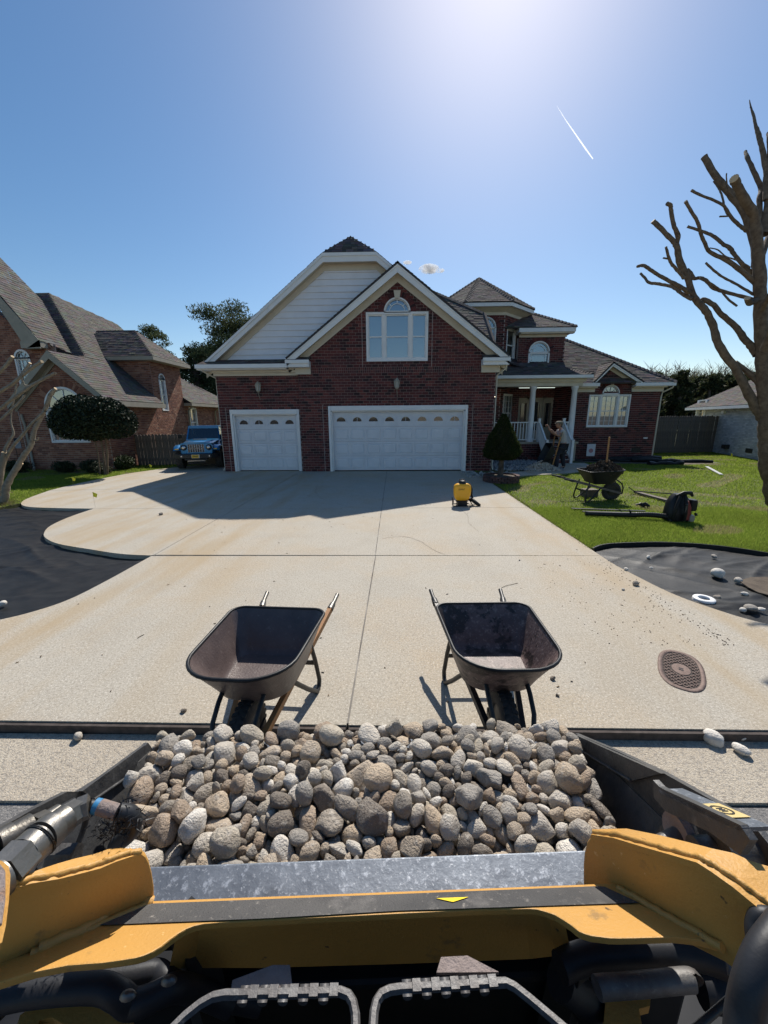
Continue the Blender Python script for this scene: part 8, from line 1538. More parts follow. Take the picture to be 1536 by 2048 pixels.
for lb, q in slab.items():
    q.sort(key=lambda t: t[0]); nm_ = ['left one', 'right one'] if len(q) == 2 else ['leftmost', 'middle one', 'rightmost'] if len(q) == 3 else ['first from left', 'second from left', 'third from left', 'fourth from left', 'fifth from left', 'sixth from left', 'last']
    if len(q) > 1:
        for t, w_ in zip(q, nm_): t[1]['label'] = lb.replace('broken ', '').replace(' of the heap', ' of heap')+', '+w_
if V_all:
    o = fast_mesh('river_stones', np.concatenate(V_all), np.concatenate(F_all), 'stone_small', np.concatenate(T_all), None, 'stuff', True)
    o['label'] = 'smaller river stones filling the gaps of the heap in the bucket'
def loose(px, py, s, i, c, label, z=0.0, grp='loose stones', m=None, cat='stone'):
    p = atZ(px, py, z); sz = s*.74*(p-EYE).length/FPX; o = bpy.data.objects.new('river_stone', stone_mesh(i, c)); link(o); o.scale = (sz,)*3; o.location = (p.x, p.y, z+sz*.24); o.rotation_euler = (random.uniform(-.2, .2), random.uniform(-.2, .2), random.uniform(0, 6))
    o['label'] = label; o['category'] = cat; o['group'] = grp
AZ = -.066
for a in ((157, 1478, 24, 0, 5, 'pale stone on the gutter apron left of the bucket', AZ), (1421, 1481, 36, 4, 8, 'largest of the white stones on the gutter apron, right side', AZ), (1436, 1473, 20, 2, 8, 'small white stone touching the back of the largest one on the apron', AZ),
          (1477, 1473, 28, 5, 8, 'long white stone against the driveway lip at the right', AZ), (1481, 1505, 28, 8, 8, 'white stone on the apron nearest the asphalt on the right', AZ), (1302, 1466, 9, 2, 3, 'tiny brown stone by the driveway lip', AZ),
          (367, 1424, 12, 3, 3, 'small angular stone on the driveway before the left wheelbarrow'), (1271, 1170, 15, 1, 1, 'brown stone on the right driveway edge beside the black fabric'), (1252, 1140, 10, 4, 8, 'small white stone at the right driveway edge, farther back'),
          (1105, 1359, 12, 7, 3, 'small dark stone on the concrete right of the right wheelbarrow'), (1115, 1392, 8, 3, 3, 'tiny dark stone between the right wheelbarrow and the iron cover'), (1039, 1121, 6, 2, 3, 'tiny dark stone by the long cross joint'), (1246, 1180, 8, 6, 8, 'tiny white stone on concrete near the black fabric'),
          (322, 1030, 9, 3, 3, 'dark leaf sized stone on the concrete near the shade of the gable'), (1296, 1116, 11, 0, 8, 'small white stone on the black fabric near its left tip', -.04), (1428, 1116, 14, 6, 7, 'grey stone on the middle of the black fabric', -.04), (1435, 1152, 24, 1, 8, 'big white stone on the black fabric', -.04),
          (1476, 1163, 14, 4, 5, 'pale stone right of the big white stone on the fabric', -.04), (1488, 1190, 13, 8, 8, 'white stone alone on the fabric above the cluster', -.04), (1433, 1198, 13, 3, 1, 'brown stone beside the white plastic ring', -.04), (1500, 1221, 26, 5, 7, 'grey stone in the cluster at the front of the fabric', -.04),
          (1520, 1222, 16, 2, 8, 'white stone in the cluster at the front of the fabric', -.04), (1486, 1222, 11, 4, 8, 'small white stone at the left of the fabric cluster', -.04), (1302, 1137, 8, 2, 8, 'tiny white stone on the fabric near the driveway', -.04), (6, 1210, 14, 4, 8, 'white stone on the black fabric at the left edge of the picture', -.04)):
    loose(*a[:6], *([a[6]] if len(a) > 6 else []))

# ------------------------------------------------------------------ landscape fabric, edging, cover, ring
def fabric(name, label, poly, zbase, seed, folds, count):
    xs = [p[0] for p in poly]; ys = [p[1] for p in poly]; bm = bmesh.new(); st = .03
    rgf = np.random.default_rng(seed); nx = int((max(xs)-min(xs))/st)+1; ny = int((max(ys)-min(ys))/st)+1
    def inside(x, y):
        c = False; j = len(poly)-1
        for i in range(len(poly)):
            if (poly[i][1] > y) != (poly[j][1] > y) and x < (poly[j][0]-poly[i][0])*(y-poly[i][1])/(poly[j][1]-poly[i][1])+poly[i][0]: c = not c
            j = i
        return c
    X = min(xs)+np.arange(nx+1)*st; Y = min(ys)+np.arange(ny+1)*st; XX, YY = np.meshgrid(X, Y, indexing='ij'); ZZ = np.full_like(XX, zbase)
    for _ in range(count):
        a = rgf.uniform(-.7, .7)+folds; k = rgf.uniform(3, 9); w = rgf.uniform(.3, 1.2); cx = rgf.uniform(max(-9.5, min(xs)), min(max(xs), 7)); cy = rgf.uniform(min(ys), max(ys))
        u = (XX-cx)*math.cos(a)+(YY-cy)*math.sin(a); v = -(XX-cx)*math.sin(a)+(YY-cy)*math.cos(a)
        ZZ += rgf.uniform(.009, .034)*np.exp(-np.abs((v+.08*np.sin(u*2))/.05*w))*np.exp(-(u/rgf.uniform(.3, 1.3))**2)*.6
        ZZ += rgf.uniform(.003, .008)*np.exp(-(np.abs(v+.06*np.sin(u*k))/.022))*np.exp(-(u/rgf.uniform(.3, .9))**2)
    ins = np.array([[inside(x, y) for y in Y] for x in X]); vid = -np.ones(XX.shape, int); V = []; F_ = []
    for i in range(nx):
        for j in range(ny):
            if ins[i, j] and ins[i+1, j] and ins[i, j+1] and ins[i+1, j+1]:
                q = []
                for (a, b) in ((i, j), (i+1, j), (i+1, j+1), (i, j+1)):
                    if vid[a, b] < 0: vid[a, b] = len(V); V.append((XX[a, b], YY[a, b], ZZ[a, b]))
                    q.append(vid[a, b])
                F_.append(q)
    o = fast_mesh(name, np.array(V), np.array(F_), 'fabric', smooth=True); tag(o, label, 'landscape fabric'); return o
fab_r = [(2.97, 5.70)]+[(x+.0, y-.03) for x, y in edging_curve]+[(12, 2.0)]+[(x-.03, y-.03) for x, y in right_edge[::-1]]
fabric('landscape_fabric', 'black weed fabric laid between the lawn edging and the right driveway edge', fab_r, -.072, 5, .1, 120)
fab_l = [(-3.55, 5.40), (-4.1, 5.5)]+[(x+.05, y+.03) for x, y in lobe2[4:]]+[(-6.9, 8.55)]+[(x+.03, y+.05) for x, y in lobe1 if x > -9.0]+[(-9.3, 8.5), (-10.2, 7.9), (-14, 7.3), (-14, 2.3)]+[(x+.03, y-.03) for x, y in left_edge[::-1]]
fabric('landscape_fabric', 'black weed fabric filling the bed left of the driveway', fab_l, -.075, 6, .15, 170)
eg = MB(); pth = [Vector((x, y-.01, 0)) for x, y in edging_curve]
for i in range(len(pth)-1):
    a, b = pth[i], pth[i+1]; s = (b-a).cross(Vector((0, 0, 1))).normalized()*.012
    if s.y < 0: s = -s
    eg.add([a-s+Vector((0, 0, -.15)), b-s+Vector((0, 0, -.15)), b-s+Vector((0, 0, .004)), a-s+Vector((0, 0, .004)), a+s+Vector((0, 0, -.15)), b+s+Vector((0, 0, -.15)), b+s+Vector((0, 0, .004)), a+s+Vector((0, 0, .004))], [(0, 1, 2, 3), (5, 4, 7, 6), (3, 2, 6, 7)])
tag(eg.build('lawn_edging', 'black_plastic'), 'black plastic edging strip curving between the right lawn and the fabric', 'edging')
c = atZ(1408, 1199, -.03); tag(MB().loft([[(c.x+r*math.cos(R(12*i)), c.y+r*math.sin(R(12*i)), z) for i in range(30)] for r, z in ((.055, -.05), (.055, -.012), (.06, -.008), (.10, -.012), (.105, -.02), (.105, -.05))], cap0=False, cap1=False).build('plastic_ring', 'trim'), 'white plastic ring lying on the black fabric', 'ring')
mb = MB(); a = [atZ(x, y, -.03) for x, y in ((1478, 1163), (1500, 1156), (1530, 1155), (1580, 1162), (1590, 1190), (1546, 1194), (1515, 1186), (1496, 1176))]; mb.prism(a, (0, 0, .012)); tag(mb.build('soil_patch', 'soil'), 'bare soil showing through the torn fabric at the right edge', 'soil', kind='stuff')
# oval iron cover
cv = thing('oval_utility_cover', 'oval rusty iron utility cover with lattice relief set in the driveway', 'manhole cover', (2.275, 2.755, .0), R(57)); cv.scale = (.97, .88, 1)
def oval(a, b, z, n=36, p=2.6): return [(a*math.copysign(abs(math.cos(t))**(2/p), math.cos(t)), b*math.copysign(abs(math.sin(t))**(2/p), math.sin(t)), z) for t in [2*math.pi*i/n for i in range(n)]]
mb = MB(); mb.loft([oval(.30, .175, -.01), oval(.30, .175, .003), oval(.285, .16, .005), oval(.262, .14, .005), oval(.26, .138, .001)], cap1=False); mb.build('cover_frame', 'iron', cv)
mb = MB(); mb.loft([oval(.262, .14, -.002), oval(.262, .14, .0005)]); mb.build('cover_plate', 'iron_dark', cv)
mb = MB()
for k in range(-9, 10):
    for s in (-1, 1):
        x0 = k*.045; pts = []
        for t in np.linspace(-.2, .2, 41):
            x, y = x0+t*s, t
            if (abs(x)/.255)**2.6+(abs(y)/.133)**2.6 < 1 and (x/.085)**2+(y/.075)**2 > 1: pts.append((x, y))
            else:
                if len(pts) > 2: mb.bar((*pts[0], .003), (*pts[-1], .003), .006, .006)
                pts = []
        if len(pts) > 2: mb.bar((*pts[0], .003), (*pts[-1], .003), .006, .006)
mb.build('lattice', 'iron', cv)
mb = MB(); mb.loft([[(.08*math.cos(R(15*i)), .07*math.sin(R(15*i)), z) for i in range(24)] for z in (0, .004)]); hub = mb.build('hub', 'iron', cv); mb = MB()
for dx in (-.012, .012): mb.box((dx-.006, -.018, .004), (dx+.006, .018, .0055))
mb.build('lifting_slots', 'black_plastic', hub)

# ------------------------------------------------------------------ grass
def in_poly(px, py, poly):
    c = np.zeros(len(px), bool); j = len(poly)-1
    for i in range(len(poly)):
        xi, yi = poly[i]; xj, yj = poly[j]
        k = ((yi > py) != (yj > py)) & (px < (xj-xi)*(py-yi)/((yj-yi) if yj != yi else 1e-9)+xi); c ^= k; j = i
    return c
def grass(name, poly, bounds, n, seed, label, h=.05, w=.006, holes=(), dens=None, zg=-.022):
    rg = np.random.default_rng(seed); x = rg.uniform(bounds[0], bounds[1], n); y = bounds[2]+(bounds[3]-bounds[2])*rg.random(n)**(dens or 1.0)
    k = in_poly(x, y, poly)
    for hpoly in holes: k &= ~in_poly(x, y, hpoly)
    patch = np.sin(x*1.7+np.sin(y*1.3)*2)*np.sin(y*1.9+np.sin(x*.9)*2); dry = (patch > .72) & (rg.random(n) < .75); k &= ~((patch > .8) & (rg.random(n) < .45)); x, y, dry, patch = x[k], y[k], dry[k], patch[k]; n = len(x)
    far = np.clip(y/9, .8, 2.6); hh = h*rg.uniform(.45, 1.25, n)*(1+.25*np.sin(x*3.1)*np.sin(y*2.7)); ww = w*far*rg.uniform(.6, 1.3, n); a = rg.random(n)*6.283; lean = rg.uniform(.1, .9, n)*hh
    dx, dy = np.cos(a)*ww, np.sin(a)*ww; b = rg.random(n)*6.283
    V = np.stack([np.stack([x-dx, y-dy, np.full(n, zg)], 1), np.stack([x+dx, y+dy, np.full(n, zg)], 1), np.stack([x+np.cos(b)*lean, y+np.sin(b)*lean, zg+hh], 1)], 1).reshape(-1, 3)
    pal = np.array([(.22, .30, .04), (.26, .34, .05), (.17, .245, .035), (.31, .36, .075), (.20, .275, .04)]); t = pal[rg.integers(5, size=n)]*rg.uniform(.8, 1.2, n)[:, None]*(1+.12*patch)[:, None]
    t[dry] = np.array([(.34, .31, .14)])*rg.uniform(.7, 1.2, dry.sum())[:, None]
    o = fast_mesh(name, V, np.arange(n*3).reshape(n, 3), 'blade', t, None, 'stuff'); o['label'] = label; return o
houseR = [(3.7, 17.4), (3.7, 40), (12.3, 40), (12.3, 18.2), (8.3, 18.2), (8.3, 17.4)]
walkh = [(4.0, 13.15), (6.05, 13.7), (8.05, 15.05), (8.3, 17.4), (3.7, 17.4), (3.6, 14.9), (3.0, 14.4), (3.0, 13.4)]
grass('grass', lawnR, (2.99, 24, 3.2, 24), 620000, 1, 'short green lawn grass right of the driveway', dens=1.5, holes=(houseR, walkh, [(8.2, 17.2), (12.0, 16.2), (14.0, 16.9), (14.0, 17.9), (8.2, 18.8)]))
grass('grass', lawnR, (3.0, 8.5, 4.4, 8.5), 230000, 2, 'nearest band of lawn grass above the edging strip', h=.055, w=.0042)
grass('grass', lawnL, (-17, -8, 7.6, 19), 230000, 3, 'short green lawn grass between the left house and the driveway')
bedp = [(-19, 14.0), (-12.6, 14.05), (-11.2, 14.6), (-10.9, 15.5), (-11.3, 17.2), (-19, 15.5)]
weeds = []
def tufts(name, label, pts, n, h, seed, pal=((.07, .095, .02), (.12, .13, .04), (.16, .14, .07)), spread=.03, w=.003):
    rg = np.random.default_rng(seed); P = np.array(pts)[rg.integers(len(pts), size=n)]+np.concatenate([rg.normal(size=(n, 2))*spread, np.zeros((n, 1))], 1); a = rg.random(n)*6.283; b = rg.random(n)*6.283; hh = h*rg.uniform(.3, 1.2, n); l = hh*rg.uniform(.3, 1.4, n)
    V = np.stack([P+np.stack([np.cos(a)*w, np.sin(a)*w, 0*a], 1), P-np.stack([np.cos(a)*w, np.sin(a)*w, 0*a], 1), P+np.stack([np.cos(b)*l, np.sin(b)*l, hh], 1)], 1).reshape(-1, 3)
    o = fast_mesh(name, V, np.arange(n*3).reshape(n, 3), 'blade', np.array(pal)[rg.integers(len(pal), size=n)], None, 'stuff'); o['label'] = label
tufts('weeds', 'small weeds growing in the gap before the driveway lip', [tuple(atZ(x, 1464, -.066)) for x in (628, 640, 652, 648, 700, 1060, 1070)]+[tuple(atZ(640, 1458, -.04))]*4, 500, .03, 5, spread=.018)
tufts('moss', 'moss along the seam between apron and asphalt', [tuple(atZ(x, 1588+random.uniform(-2, 3), -.08)) for x in list(range(0, 420, 12))+list(range(1440, 1560, 8))], 4200, .006, 6, spread=.014)
tufts('edge_weeds', 'dry grass along the right driveway edge', [(3.0+random.uniform(-.01, .03), 5.7+.08*i, -.01) for i in range(95)], 5200, .03, 7, ((.2, .17, .09), (.12, .12, .04), (.1, .12, .03)))
tufts('edge_weeds', 'dry weeds by the pruned tree at the left', [(-9.7+random.uniform(-.6, .4), 8.7+random.uniform(-.3, .5), -.02) for i in range(60)], 3800, .10, 8, ((.16, .15, .07), (.1, .12, .03), (.2, .16, .09)), .08)
tufts('joint_weeds', 'moss in the cross joint', [(-.2+random.uniform(0, 3.1), 5.372, -.006) for i in range(80)], 900, .012, 9, ((.08, .10, .03), (.12, .12, .05)), .004, .002)

# ------------------------------------------------------------------ stone bed and the pile being tipped
def pebbles(name, label, n, seed, fn, pal, smin, smax):
    rg = np.random.default_rng(seed); Vs = []; Fs = []; Ts = []; off = 0; lo = [stone_shape(i, 1) for i in range(6)]
    for k in range(n):
        x, y, z = fn(rg); P, F_ = lo[int(rg.integers(6))]; q = Quaternion(tuple(rg.normal(size=4))).normalized().to_matrix(); s = rg.uniform(smin, smax); P = (np.array(P)*s)@np.array(q).T+np.array([x, y, z+s*.2]); Vs.append(P); Fs.append(np.array(F_)+off); off += len(P); Ts.append(np.tile(np.array(pal[int(rg.integers(len(pal)))]), (len(F_), 1)))
    o = fast_mesh(name, np.concatenate(Vs), np.concatenate(Fs), 'stone_small', np.concatenate(Ts), None, 'stuff', True); o['label'] = label
pebbles('stone_bed', 'bed of grey river stones between the porch and the walkway', 1500, 4, lambda r: (lambda x, y: (x, y, .02+.08*math.exp(-((x-5.0)/1.0)**2-((y-16)/1.0)**2)))(r.uniform(3.8, 6.35), r.uniform(14.45, 17.8)), [(.28, .29, .31), (.36, .36, .37), (.22, .22, .23), (.45, .43, .4)], .05, .12)
pebbles('stone_pile', 'fresh pile of tan stones sliding out of the tipped wheelbarrow', 1100, 5, lambda r: (lambda a, q: (5.55+q*.75*math.cos(a), 14.75+q*.45*math.sin(a), .34*(1-q)**1.1))(r.uniform(0, 6.28), r.random()**.6), [(.55, .46, .36), (.46, .38, .3), (.62, .54, .44), (.38, .31, .25)], .04, .09)
pebbles('stone_edge', 'stones around the brick tree ring', 120, 6, lambda r: (2.9+r.uniform(-.5, 1.2), 13.3+r.uniform(-.5, .9), .0), [(.4, .39, .37), (.5, .48, .45), (.3, .29, .28)], .05, .12)

# ------------------------------------------------------------------ yellow backpack sprayer
sp = thing('backpack_sprayer', 'yellow backpack sprayer tank with black harness standing on the driveway', 'sprayer', (1.545, 8.72, 0), R(6)); sp.scale = (.97,)*3
def se(w, d, z, n=28, p=3.2, dy=0): return [(w*math.copysign(abs(math.cos(t))**(2/p), math.cos(t)), dy+d*math.copysign(abs(math.sin(t))**(2/p), math.sin(t)), z) for t in [2*math.pi*i/n for i in range(n)]]
mb = MB(); mb.loft([se(w, d, z) for (z, w, d) in ((.125, .10, .06), (.135, .14, .085), (.17, .17, .10), (.25, .195, .112), (.36, .205, .118), (.44, .203, .116), (.485, .185, .108), (.515, .14, .09), (.525, .09, .07))]); tk = mb.build('tank', 'sprayer_yellow', sp)
for z in (.26, .30, .34): mb = MB(); mb.bar((-.12, -.113, z), (.10, -.113, z), .006, .004); mb.build('moulded_line', 'sprayer_yellow', tk)
mb = MB(); mb.loft([[(r*math.cos(R(15*i)), r*math.sin(R(15*i)), z) for i in range(24)] for z, r in ((.52, .085), (.555, .085), (.56, .075), (.585, .07), (.59, .03))]); mb.build('lid', 'black_plastic', sp)
mb = MB(); mb.tube([(-.07, .05, .55), (-.05, .08, .60), (.05, .08, .60), (.09, .06, .57)], .012, 8); mb.build('carry_handle', 'black_plastic', sp)
tc_ = bpy.data.curves.new('brand_text', 'FONT'); tc_.body = 'DEWALT'; tc_.size = .052; tc_.align_x = 'CENTER'; tc_.extrude = .0008; tmp_ = bpy.data.objects.new('brand_text_curve', tc_); COL.objects.link(tmp_); bpy.context.view_layer.update(); tm_ = bpy.data.meshes.new_from_object(tmp_); bpy.data.objects.remove(tmp_); tm_.materials.clear(); tm_.materials.append(M['black_plastic']); to = bpy.data.objects.new('brand_text', tm_); link(to, tk); to.location = (-.045, -.1205, .385); to.rotation_euler = (R(90), 0, 0); to.scale = (.72, 1, 1)
mb = MB()
for s in (-1, 1): mb.tube([(s*.17, .10, .16), (s*.20, .0, .10), (s*.235, -.10, .015), (s*.15, -.14, .01)], .011, 8)
mb.tube([(-.22, -.13, .012), (.2, -.13, .012)], .011, 8); mb.tube([(-.2, .12, .02), (.2, .12, .02)], .011, 8); mb.box((-.11, -.08, .01), (.11, .08, .10)); mb.prism([(-.14, -.07, .1), (.14, -.07, .1), (.10, -.07, .15), (-.10, -.07, .15)], (0, .14, 0)); mb.tube([(-.235, -.1, .02), (-.24, -.02, .2)], .01, 6); mb.build('base_frame', 'black_plastic', sp)
mb = MB(); mb.tube([(.12, .12, .50), (.21, .12, .47), (.25, .10, .36), (.24, .06, .24), (.26, .0, .15)], [.022, .03, .032, .028, .02], 10); mb.tube([(.14, .10, .14), (.26, -.02, .12), (.34, -.12, .05), (.40, -.16, .015)], [.035, .05, .045, .03], 8); mb.build('shoulder_strap', 'fabric', sp)
mb = MB(); mb.tube([(-.1, -.1, .05), (.02, -.2, .02), (.22, -.19, .03), (.3, -.05, .02), (.12, .02, .03)], .007, 6); mb.build('spray_hose', 'hose', sp)

# ------------------------------------------------------------------ backpack blower on the lawn
bl = thing('backpack_blower', 'black and red backpack blower lying on the lawn with its tube out to the left', 'leaf blower', (5.42, 7.36, -.01), 0)
mb = MB(); mb.loft([se(w, d, z, 24, 3.5, dy) for (z, w, d, dy) in ((.02, .20, .14, 0), (.05, .225, .16, 0), (.20, .215, .15, 0), (.36, .185, .13, .02), (.47, .14, .10, .03), (.53, .09, .07, .03))]); mb.build('harness_pad', 'black_plastic', bl)
mb = MB(); mb.prism([(.05, -.17, .05), (.15, -.165, .05), (.145, -.15, .30), (.09, -.14, .42), (.04, -.15, .40)], (0, .12, 0)); bevel(mb.build('engine_cover', 'red', bl), .012)
mb = MB(); mb.loft([se(w, .10, z, 20, 3.5) for z, w in ((.20, .05), (.23, .075), (.36, .075), (.41, .05))]); o = mb.build('air_filter', 'black_plastic', bl); o.location = (.215, -.03, .02)
mb = MB(); mb.loft([se(w, .08, z, 20, 3) for z, w in ((.03, .05), (.06, .065), (.13, .06), (.15, .035))]); o = mb.build('fuel_tank', 'clear_tank', bl); o.location = (.18, -.10, 0)
mb = MB(); mb.tube([(.25, -.12, .15), (.27, -.14, .17)], .03, 10); mb.build('fuel_cap', 'black_plastic', bl)
mb = MB(); mb.tube([(-.10, -.06, .50), (-.02, -.12, .57), (.12, -.1, .565), (.2, -.04, .50)], [.03, .035, .035, .025], 8); mb.tube([(-.16, -.15, .06), (-.19, -.20, .2), (-.15, -.18, .38), (-.08, -.12, .5)], .028, 8); mb.tube([(.02, -.18, .06), (.0, -.22, .2), (-.0, -.19, .4), (.02, -.1, .52)], .03, 8); mb.build('shoulder_strap', 'fabric', bl)
mb = MB(); mb.box((-.03, -.235, .22), (.0, -.225, .34)); mb.tube([(-.015, -.23, .36), (-.015, -.235, .38)], .022, 10); mb.build('buckle', 'bucket_steel', bl)
mb = MB(); pth = []; rad = []
for i in range(31): t = i/30; pth.append((-.18-.52*t, -.04+.16*t, .09+.02*math.sin(t*3))); rad.append(.055 if i % 2 else .044)
mb.tube(pth, rad, 14); mb.build('corrugated_hose', 'black_plastic', bl)
mb = MB(); mb.tube([(-.69, .12, .09), (-.95, .20, .075), (-1.5, .36, .06), (-1.55, .375, .06)], [.052, .05, .043, .05], 14); mb.tube([(-.78, .15, .06), (-.80, .13, .15), (-.84, .12, .19)], .018, 8); mb.build('blower_tube', 'black_plastic', bl)
mb = MB(); mb.tube([(-.2, -.1, .05), (-.16, -.14, .03)], .02, 8); mb.build('throttle_cable', 'hose', bl)
def board(label, p, q, w, t, m, nm='board', cat='board', z=-.0):
    a = Vector(p); b = Vector(q); mb = MB(); mb.bar(a, b, w, t); o = mb.build(nm, m); tag(o, label, cat); return o
a = atZ(1143, 1017, .03); b = atZ(1290, 1022, .03); board('flat black plastic strip lying behind the blower tube', a, b, .06, .02, 'black_plastic', 'plastic_strip', 'strip')
a = atZ(1165, 1023, .02); b = atZ(1275, 1026, .02); board('second black plastic strip nearest the blower tube', a, b, .07, .02, 'black_plastic', 'plastic_strip', 'strip')
a = atZ(1272, 984, .03); b = atZ(1335, 1001, .03); board('weathered brown plank lying behind the blower', a, b, .12, .04, 'wood_gray'); 
rk = thing('rake', 'thin dark rake lying on the lawn behind the blower', 'rake'); a = atZ(1268, 982, .06); b = atZ(1350, 988, .06); mb = MB(); mb.tube([a, b], .014, 8); mb.build('shaft', 'black_plastic', rk); mb = MB(); c_ = atZ(1296, 975, .0)
mb.tube([a+Vector((-.15, .0, .1)), a, a+Vector((.0, -.02, -.05))], .012, 6)
for k in range(5): mb.tube([a.lerp(b, .12+.0*k)+Vector((.02*k, 0, 0)), a.lerp(b, .12)+Vector((.02*k, 0, -.08))], .004, 4)
mb.build('tines', 'black_steel', rk)
bx_ = atZ(1182, 994, 0); mb = MB(); mb.box((-.17, -.12, 0), (.17, .12, .19)); cb = mb.build('cardboard_box', 'wood_gray'); cb.location = (bx_.x, bx_.y+.12, -.01); cb.rotation_euler = (0, 0, R(8)); tag(cb, 'small brown box standing on the grass under the soil wheelbarrow', 'box')
gv = thing('work_gloves', 'crumpled black gloves and strap heaped beside the blower hose', 'gloves'); c = atZ(1290, 1012, .03)
for k in range(5): mb = MB(); q = c+Vector((random.uniform(-.14, .14), random.uniform(-.06, .06), 0)); mb.tube([q, q+Vector((random.uniform(-.1, .1), random.uniform(-.05, .05), .05)), q+Vector((random.uniform(-.14, .14), .02, .02))], [.03, .04, .015], 7); mb.build('glove', 'black_plastic', gv)
a = atZ(1413, 933, .02); b = atZ(1443, 949, .02); board('pale board lying on the soil strip of the right lawn', a, b, .10, .02, 'blind')
# rolled old fabric and dirt beside the right wing
mb = MB(); rgp = random.Random(5)
def roll(label, p, q, r, m='fabric', nm='fabric_roll', cat='fabric roll'):
    mb = MB(); P = [Vector(p).lerp(Vector(q), t)+Vector((0, rgp.uniform(-.06, .06), rgp.uniform(-.02, .03))) for t in np.linspace(0, 1, 9)]; mb.tube(P, [r*rgp.uniform(.7, 1.25) for _ in P], 8, smooth=False); tag(mb.build(nm, m), label, cat)
roll('long grey roll of old fabric lying from the wing corner into the lawn', (10.4, 17.3, .07), (13.6, 17.0, .05), .09); roll('crumpled fabric roll beside the foundation vent', (9.6, 17.7, .08), (11.9, 17.75, .1), .13)
roll('black plastic bundle in front of the longer fabric roll', (10.5, 16.3, .05), (11.9, 16.35, .05), .08, 'black_plastic'); roll('thin strip of black edging before the wing wall', (8.6, 17.9, .04), (11.0, 17.3, .05), .05, 'black_plastic')
sheet('soil_strip', [(8.3, 17.2), (12.0, 16.6), (14.5, 15.3), (20, 14.0), (20, 14.8), (14.6, 16.2), (12.4, 18.0), (12.4, 18.68), (8.3, 18.65)], -.1, -.012, 'soil', kind='structure')
# marking flags
def flag(label, px, py, hpx, z=-.02):
    p = atZ(px, py, z); dep = (p-EYE).length; h = hpx*dep/FPX; t = thing('marking_flag', label, 'flag', p, 0, 'yellow marking flags'); mb = MB(); mb.tube([(0, 0, 0), (.003, 0, h)], .0018, 5); mb.build('wire', 'chrome_trim', t)
    mb = MB(); mb.add([(.003, 0, h), (.10, .012, h-.05), (.085, -.012, h-.13), (.003, 0, h-.11)], [(0, 1, 2, 3)]); mb.build('pennant', 'flag', t)
flag('yellow marking flag on the concrete between the two left lobes', 191, 1017, 27); flag('yellow marking flag in the grass before the clipped evergreen', 147, 972, 14); flag('yellow marking flag by the round shrub near the picket fence', 300, 939, 9); flag('yellow marking flag on the far right lawn', 1459, 921, 11)
# twigs and leaf scraps on the concrete
mb = MB(); rgt = random.Random(3)
for k in range(150):
    x, y = rgt.uniform(-5.5, 3.2), rgt.uniform(2.3, 11)
    if (x < -3.5 and y < 5.6) or x > 2.9: continue
    a = rgt.uniform(0, 6.28); l = rgt.uniform(.008, .03); mb.obox((x, y, .004), (l*math.cos(a), l*math.sin(a), 0), (-.006*math.sin(a), .006*math.cos(a), 0), (0, 0, .004), rgt.choice([(.1, .07, .04), (.2, .14, .08), (.06, .045, .03)]))
for k in range(230):
    t = rgt.random(); x, y = 2.95-rgt.random()**3*1.1+rgt.gauss(0, .05), 3.1+t**1.5*2.2
    a = rgt.uniform(0, 6.28); l = rgt.uniform(.004, .013); mb.obox((x, y, .003), (l*math.cos(a), l*math.sin(a), 0), (-.005*math.sin(a), .005*math.cos(a), 0), (0, 0, .004), rgt.choice([(.1, .07, .04), (.16, .11, .07), (.06, .045, .03)]))
o = mb.build('leaf_litter', 'mulch', None, 'stuff'); o['label'] = 'bits of soil and leaf scraps scattered on the concrete'
a = [atZ(1003, 1175, .004), atZ(1013, 1171, .006), atZ(1036, 1166, .004)]; mb = MB(); mb.tube(a, .0025, 5); tag(mb.build('twig', 'bark'), 'thin bent twig on the concrete behind the right wheelbarrow', 'twig')
a = [atZ(275, 1276, .004), atZ(283, 1271, .006), atZ(288, 1269, .004)]; mb = MB(); mb.tube(a, .003, 5); tag(mb.build('twig', 'bark'), 'short dark twig on the concrete left of the left wheelbarrow', 'twig')
# flag decoration by the left door
fd = thing('small_flag', 'small striped flag hanging by the front door of the left house', 'flag', (-14.95, 15.2, .8)); mb = MB(); mb.tube([(-.1, 0, -.8), (-.1, 0, .55)], .01, 5); mb.build('stand', 'black_steel', fd)
mb = MB(); mb.box((-.1, -.004, .1), (.16, .0, .5)); fb = mb.build('banner', 'jeans', fd)
for k in range(5): mb = MB(); mb.box((-.08+.05*k, -.008, .1), (-.06+.05*k, -.005, .38)); mb.build('stripe', 'white_paper', fb)

# ------------------------------------------------------------------ house across the street, seen only as a reflection in the wing window
oh = thing('pale_house', 'pale house with a white gable across the street, seen reflected in the wing window', 'house')
mb = MB(); mb.box((2, -26, 0), (16, -17, 3.1)); mb.prism([(4.5, -16.9, 3.1), (12.5, -16.9, 3.1), (8.5, -16.9, 6.3)], (0, -1, 0)); mb.build('wall', 'cream', oh)
for s in (-1, 1): mb = MB(); mb.prism([(8.5, -16.7, 6.5), (8.5+s*4.5, -16.7, 2.9), (8.5+s*4.5, -16.7, 2.6), (8.5, -16.7, 6.15)], (0, -.15, 0)); mb.build('rake_board', 'trim', oh); roof(oh, [(8.5, -16.6, 6.5), (8.5+s*4.5, -16.6, 2.95), (8.5+s*4.5, -26, 2.95), (8.5, -26, 6.5)], SH_L, .3)
Tn, _, _ = frame_T((8.5, -16.88, 0), (-1, 0, 0)); w = bpy.data.objects.new('window', None); link(w, oh); casing(w, Tn, -.8, .8, 1, 2.5, .1); mb = MB(); fbox(mb, Tn, -.8, .8, 1, 2.5, 0, .01); mb.build('pane', 'glass_dark', w)

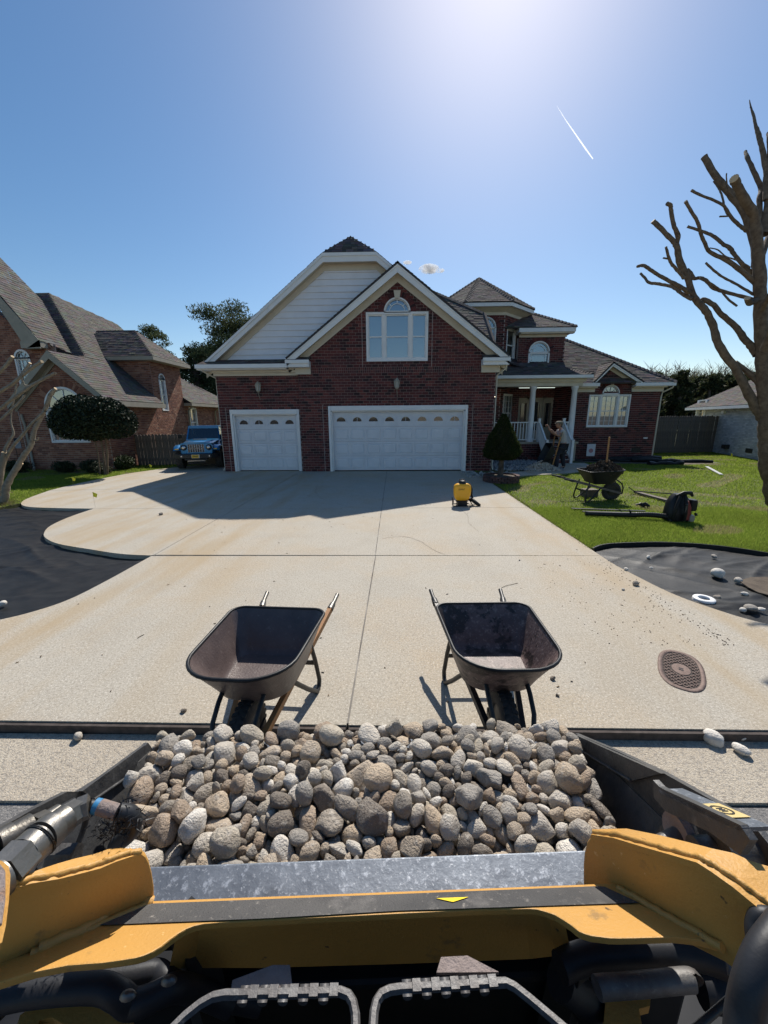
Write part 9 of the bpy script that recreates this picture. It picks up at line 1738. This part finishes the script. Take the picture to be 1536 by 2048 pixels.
# ------------------------------------------------------------------ cloud and contrail, far up
cm = bpy.data.materials.new('cloud_vapour'); cm.use_nodes = True; nt = cm.node_tree; nt.nodes.clear(); oo = nt.nodes.new('ShaderNodeOutputMaterial'); vv = nt.nodes.new('ShaderNodeVolumePrincipled'); nz = nt.nodes.new('ShaderNodeTexNoise'); tcn = nt.nodes.new('ShaderNodeTexCoord'); mrn = nt.nodes.new('ShaderNodeMapRange')
nt.links.new(tcn.outputs['Object'], nz.inputs['Vector']); nz.inputs['Scale'].default_value = .022; nz.inputs['Detail'].default_value = 5; mrn.inputs[1].default_value = .40; mrn.inputs[2].default_value = .60; mrn.inputs[4].default_value = .09; nt.links.new(nz.outputs[0], mrn.inputs[0]); nt.links.new(mrn.outputs[0], vv.inputs['Density']); nt.links.new(vv.outputs[0], oo.inputs['Volume']); vv.inputs['Color'].default_value = (1, 1, 1, 1)
def puff(mb, px, py, rx, rz, D=2600):
    d = ray(px, py).normalized(); c = EYE+d*D; mb.loft([[(c.x+rx*D/900*math.cos(q)*math.cos(R(30*i)), c.y+rx*D/900*.8*math.cos(q)*math.sin(R(30*i)), c.z+rz*D/900*math.sin(q)) for i in range(12)] for q in (-1.4, -.9, -.4, 0, .4, .9, 1.4)])
mb = MB(); puff(mb, 858, 538, 21, 8); puff(mb, 880, 541, 9, 4); puff(mb, 815, 525, 9, 3)
tag(mb.build('cloud', cm), 'small white cloud above the right gable of the house', 'cloud')
ctm = bpy.data.materials.new('contrail_vapour'); ctm.use_nodes = True; nt = ctm.node_tree; nt.nodes.clear(); oo = nt.nodes.new('ShaderNodeOutputMaterial'); tl_ = nt.nodes.new('ShaderNodeBsdfTranslucent'); tp_ = nt.nodes.new('ShaderNodeBsdfTransparent'); mx_ = nt.nodes.new('ShaderNodeMixShader'); mx_.inputs[0].default_value = .35; tl_.inputs[0].default_value = (1, 1, 1, 1); nt.links.new(tp_.outputs[0], mx_.inputs[1]); nt.links.new(tl_.outputs[0], mx_.inputs[2]); nt.links.new(mx_.outputs[0], oo.inputs[0])
mb = MB(); P = [EYE+ray(x, y).normalized()*6000 for x, y in ((1114, 212), (1130, 238), (1150, 267), (1170, 296), (1186, 318))]; mb.tube(P, [1, 3, 6, 8, 5], 8); tag(mb.build('contrail', ctm), 'thin white vapour trail in the upper right sky', 'contrail')
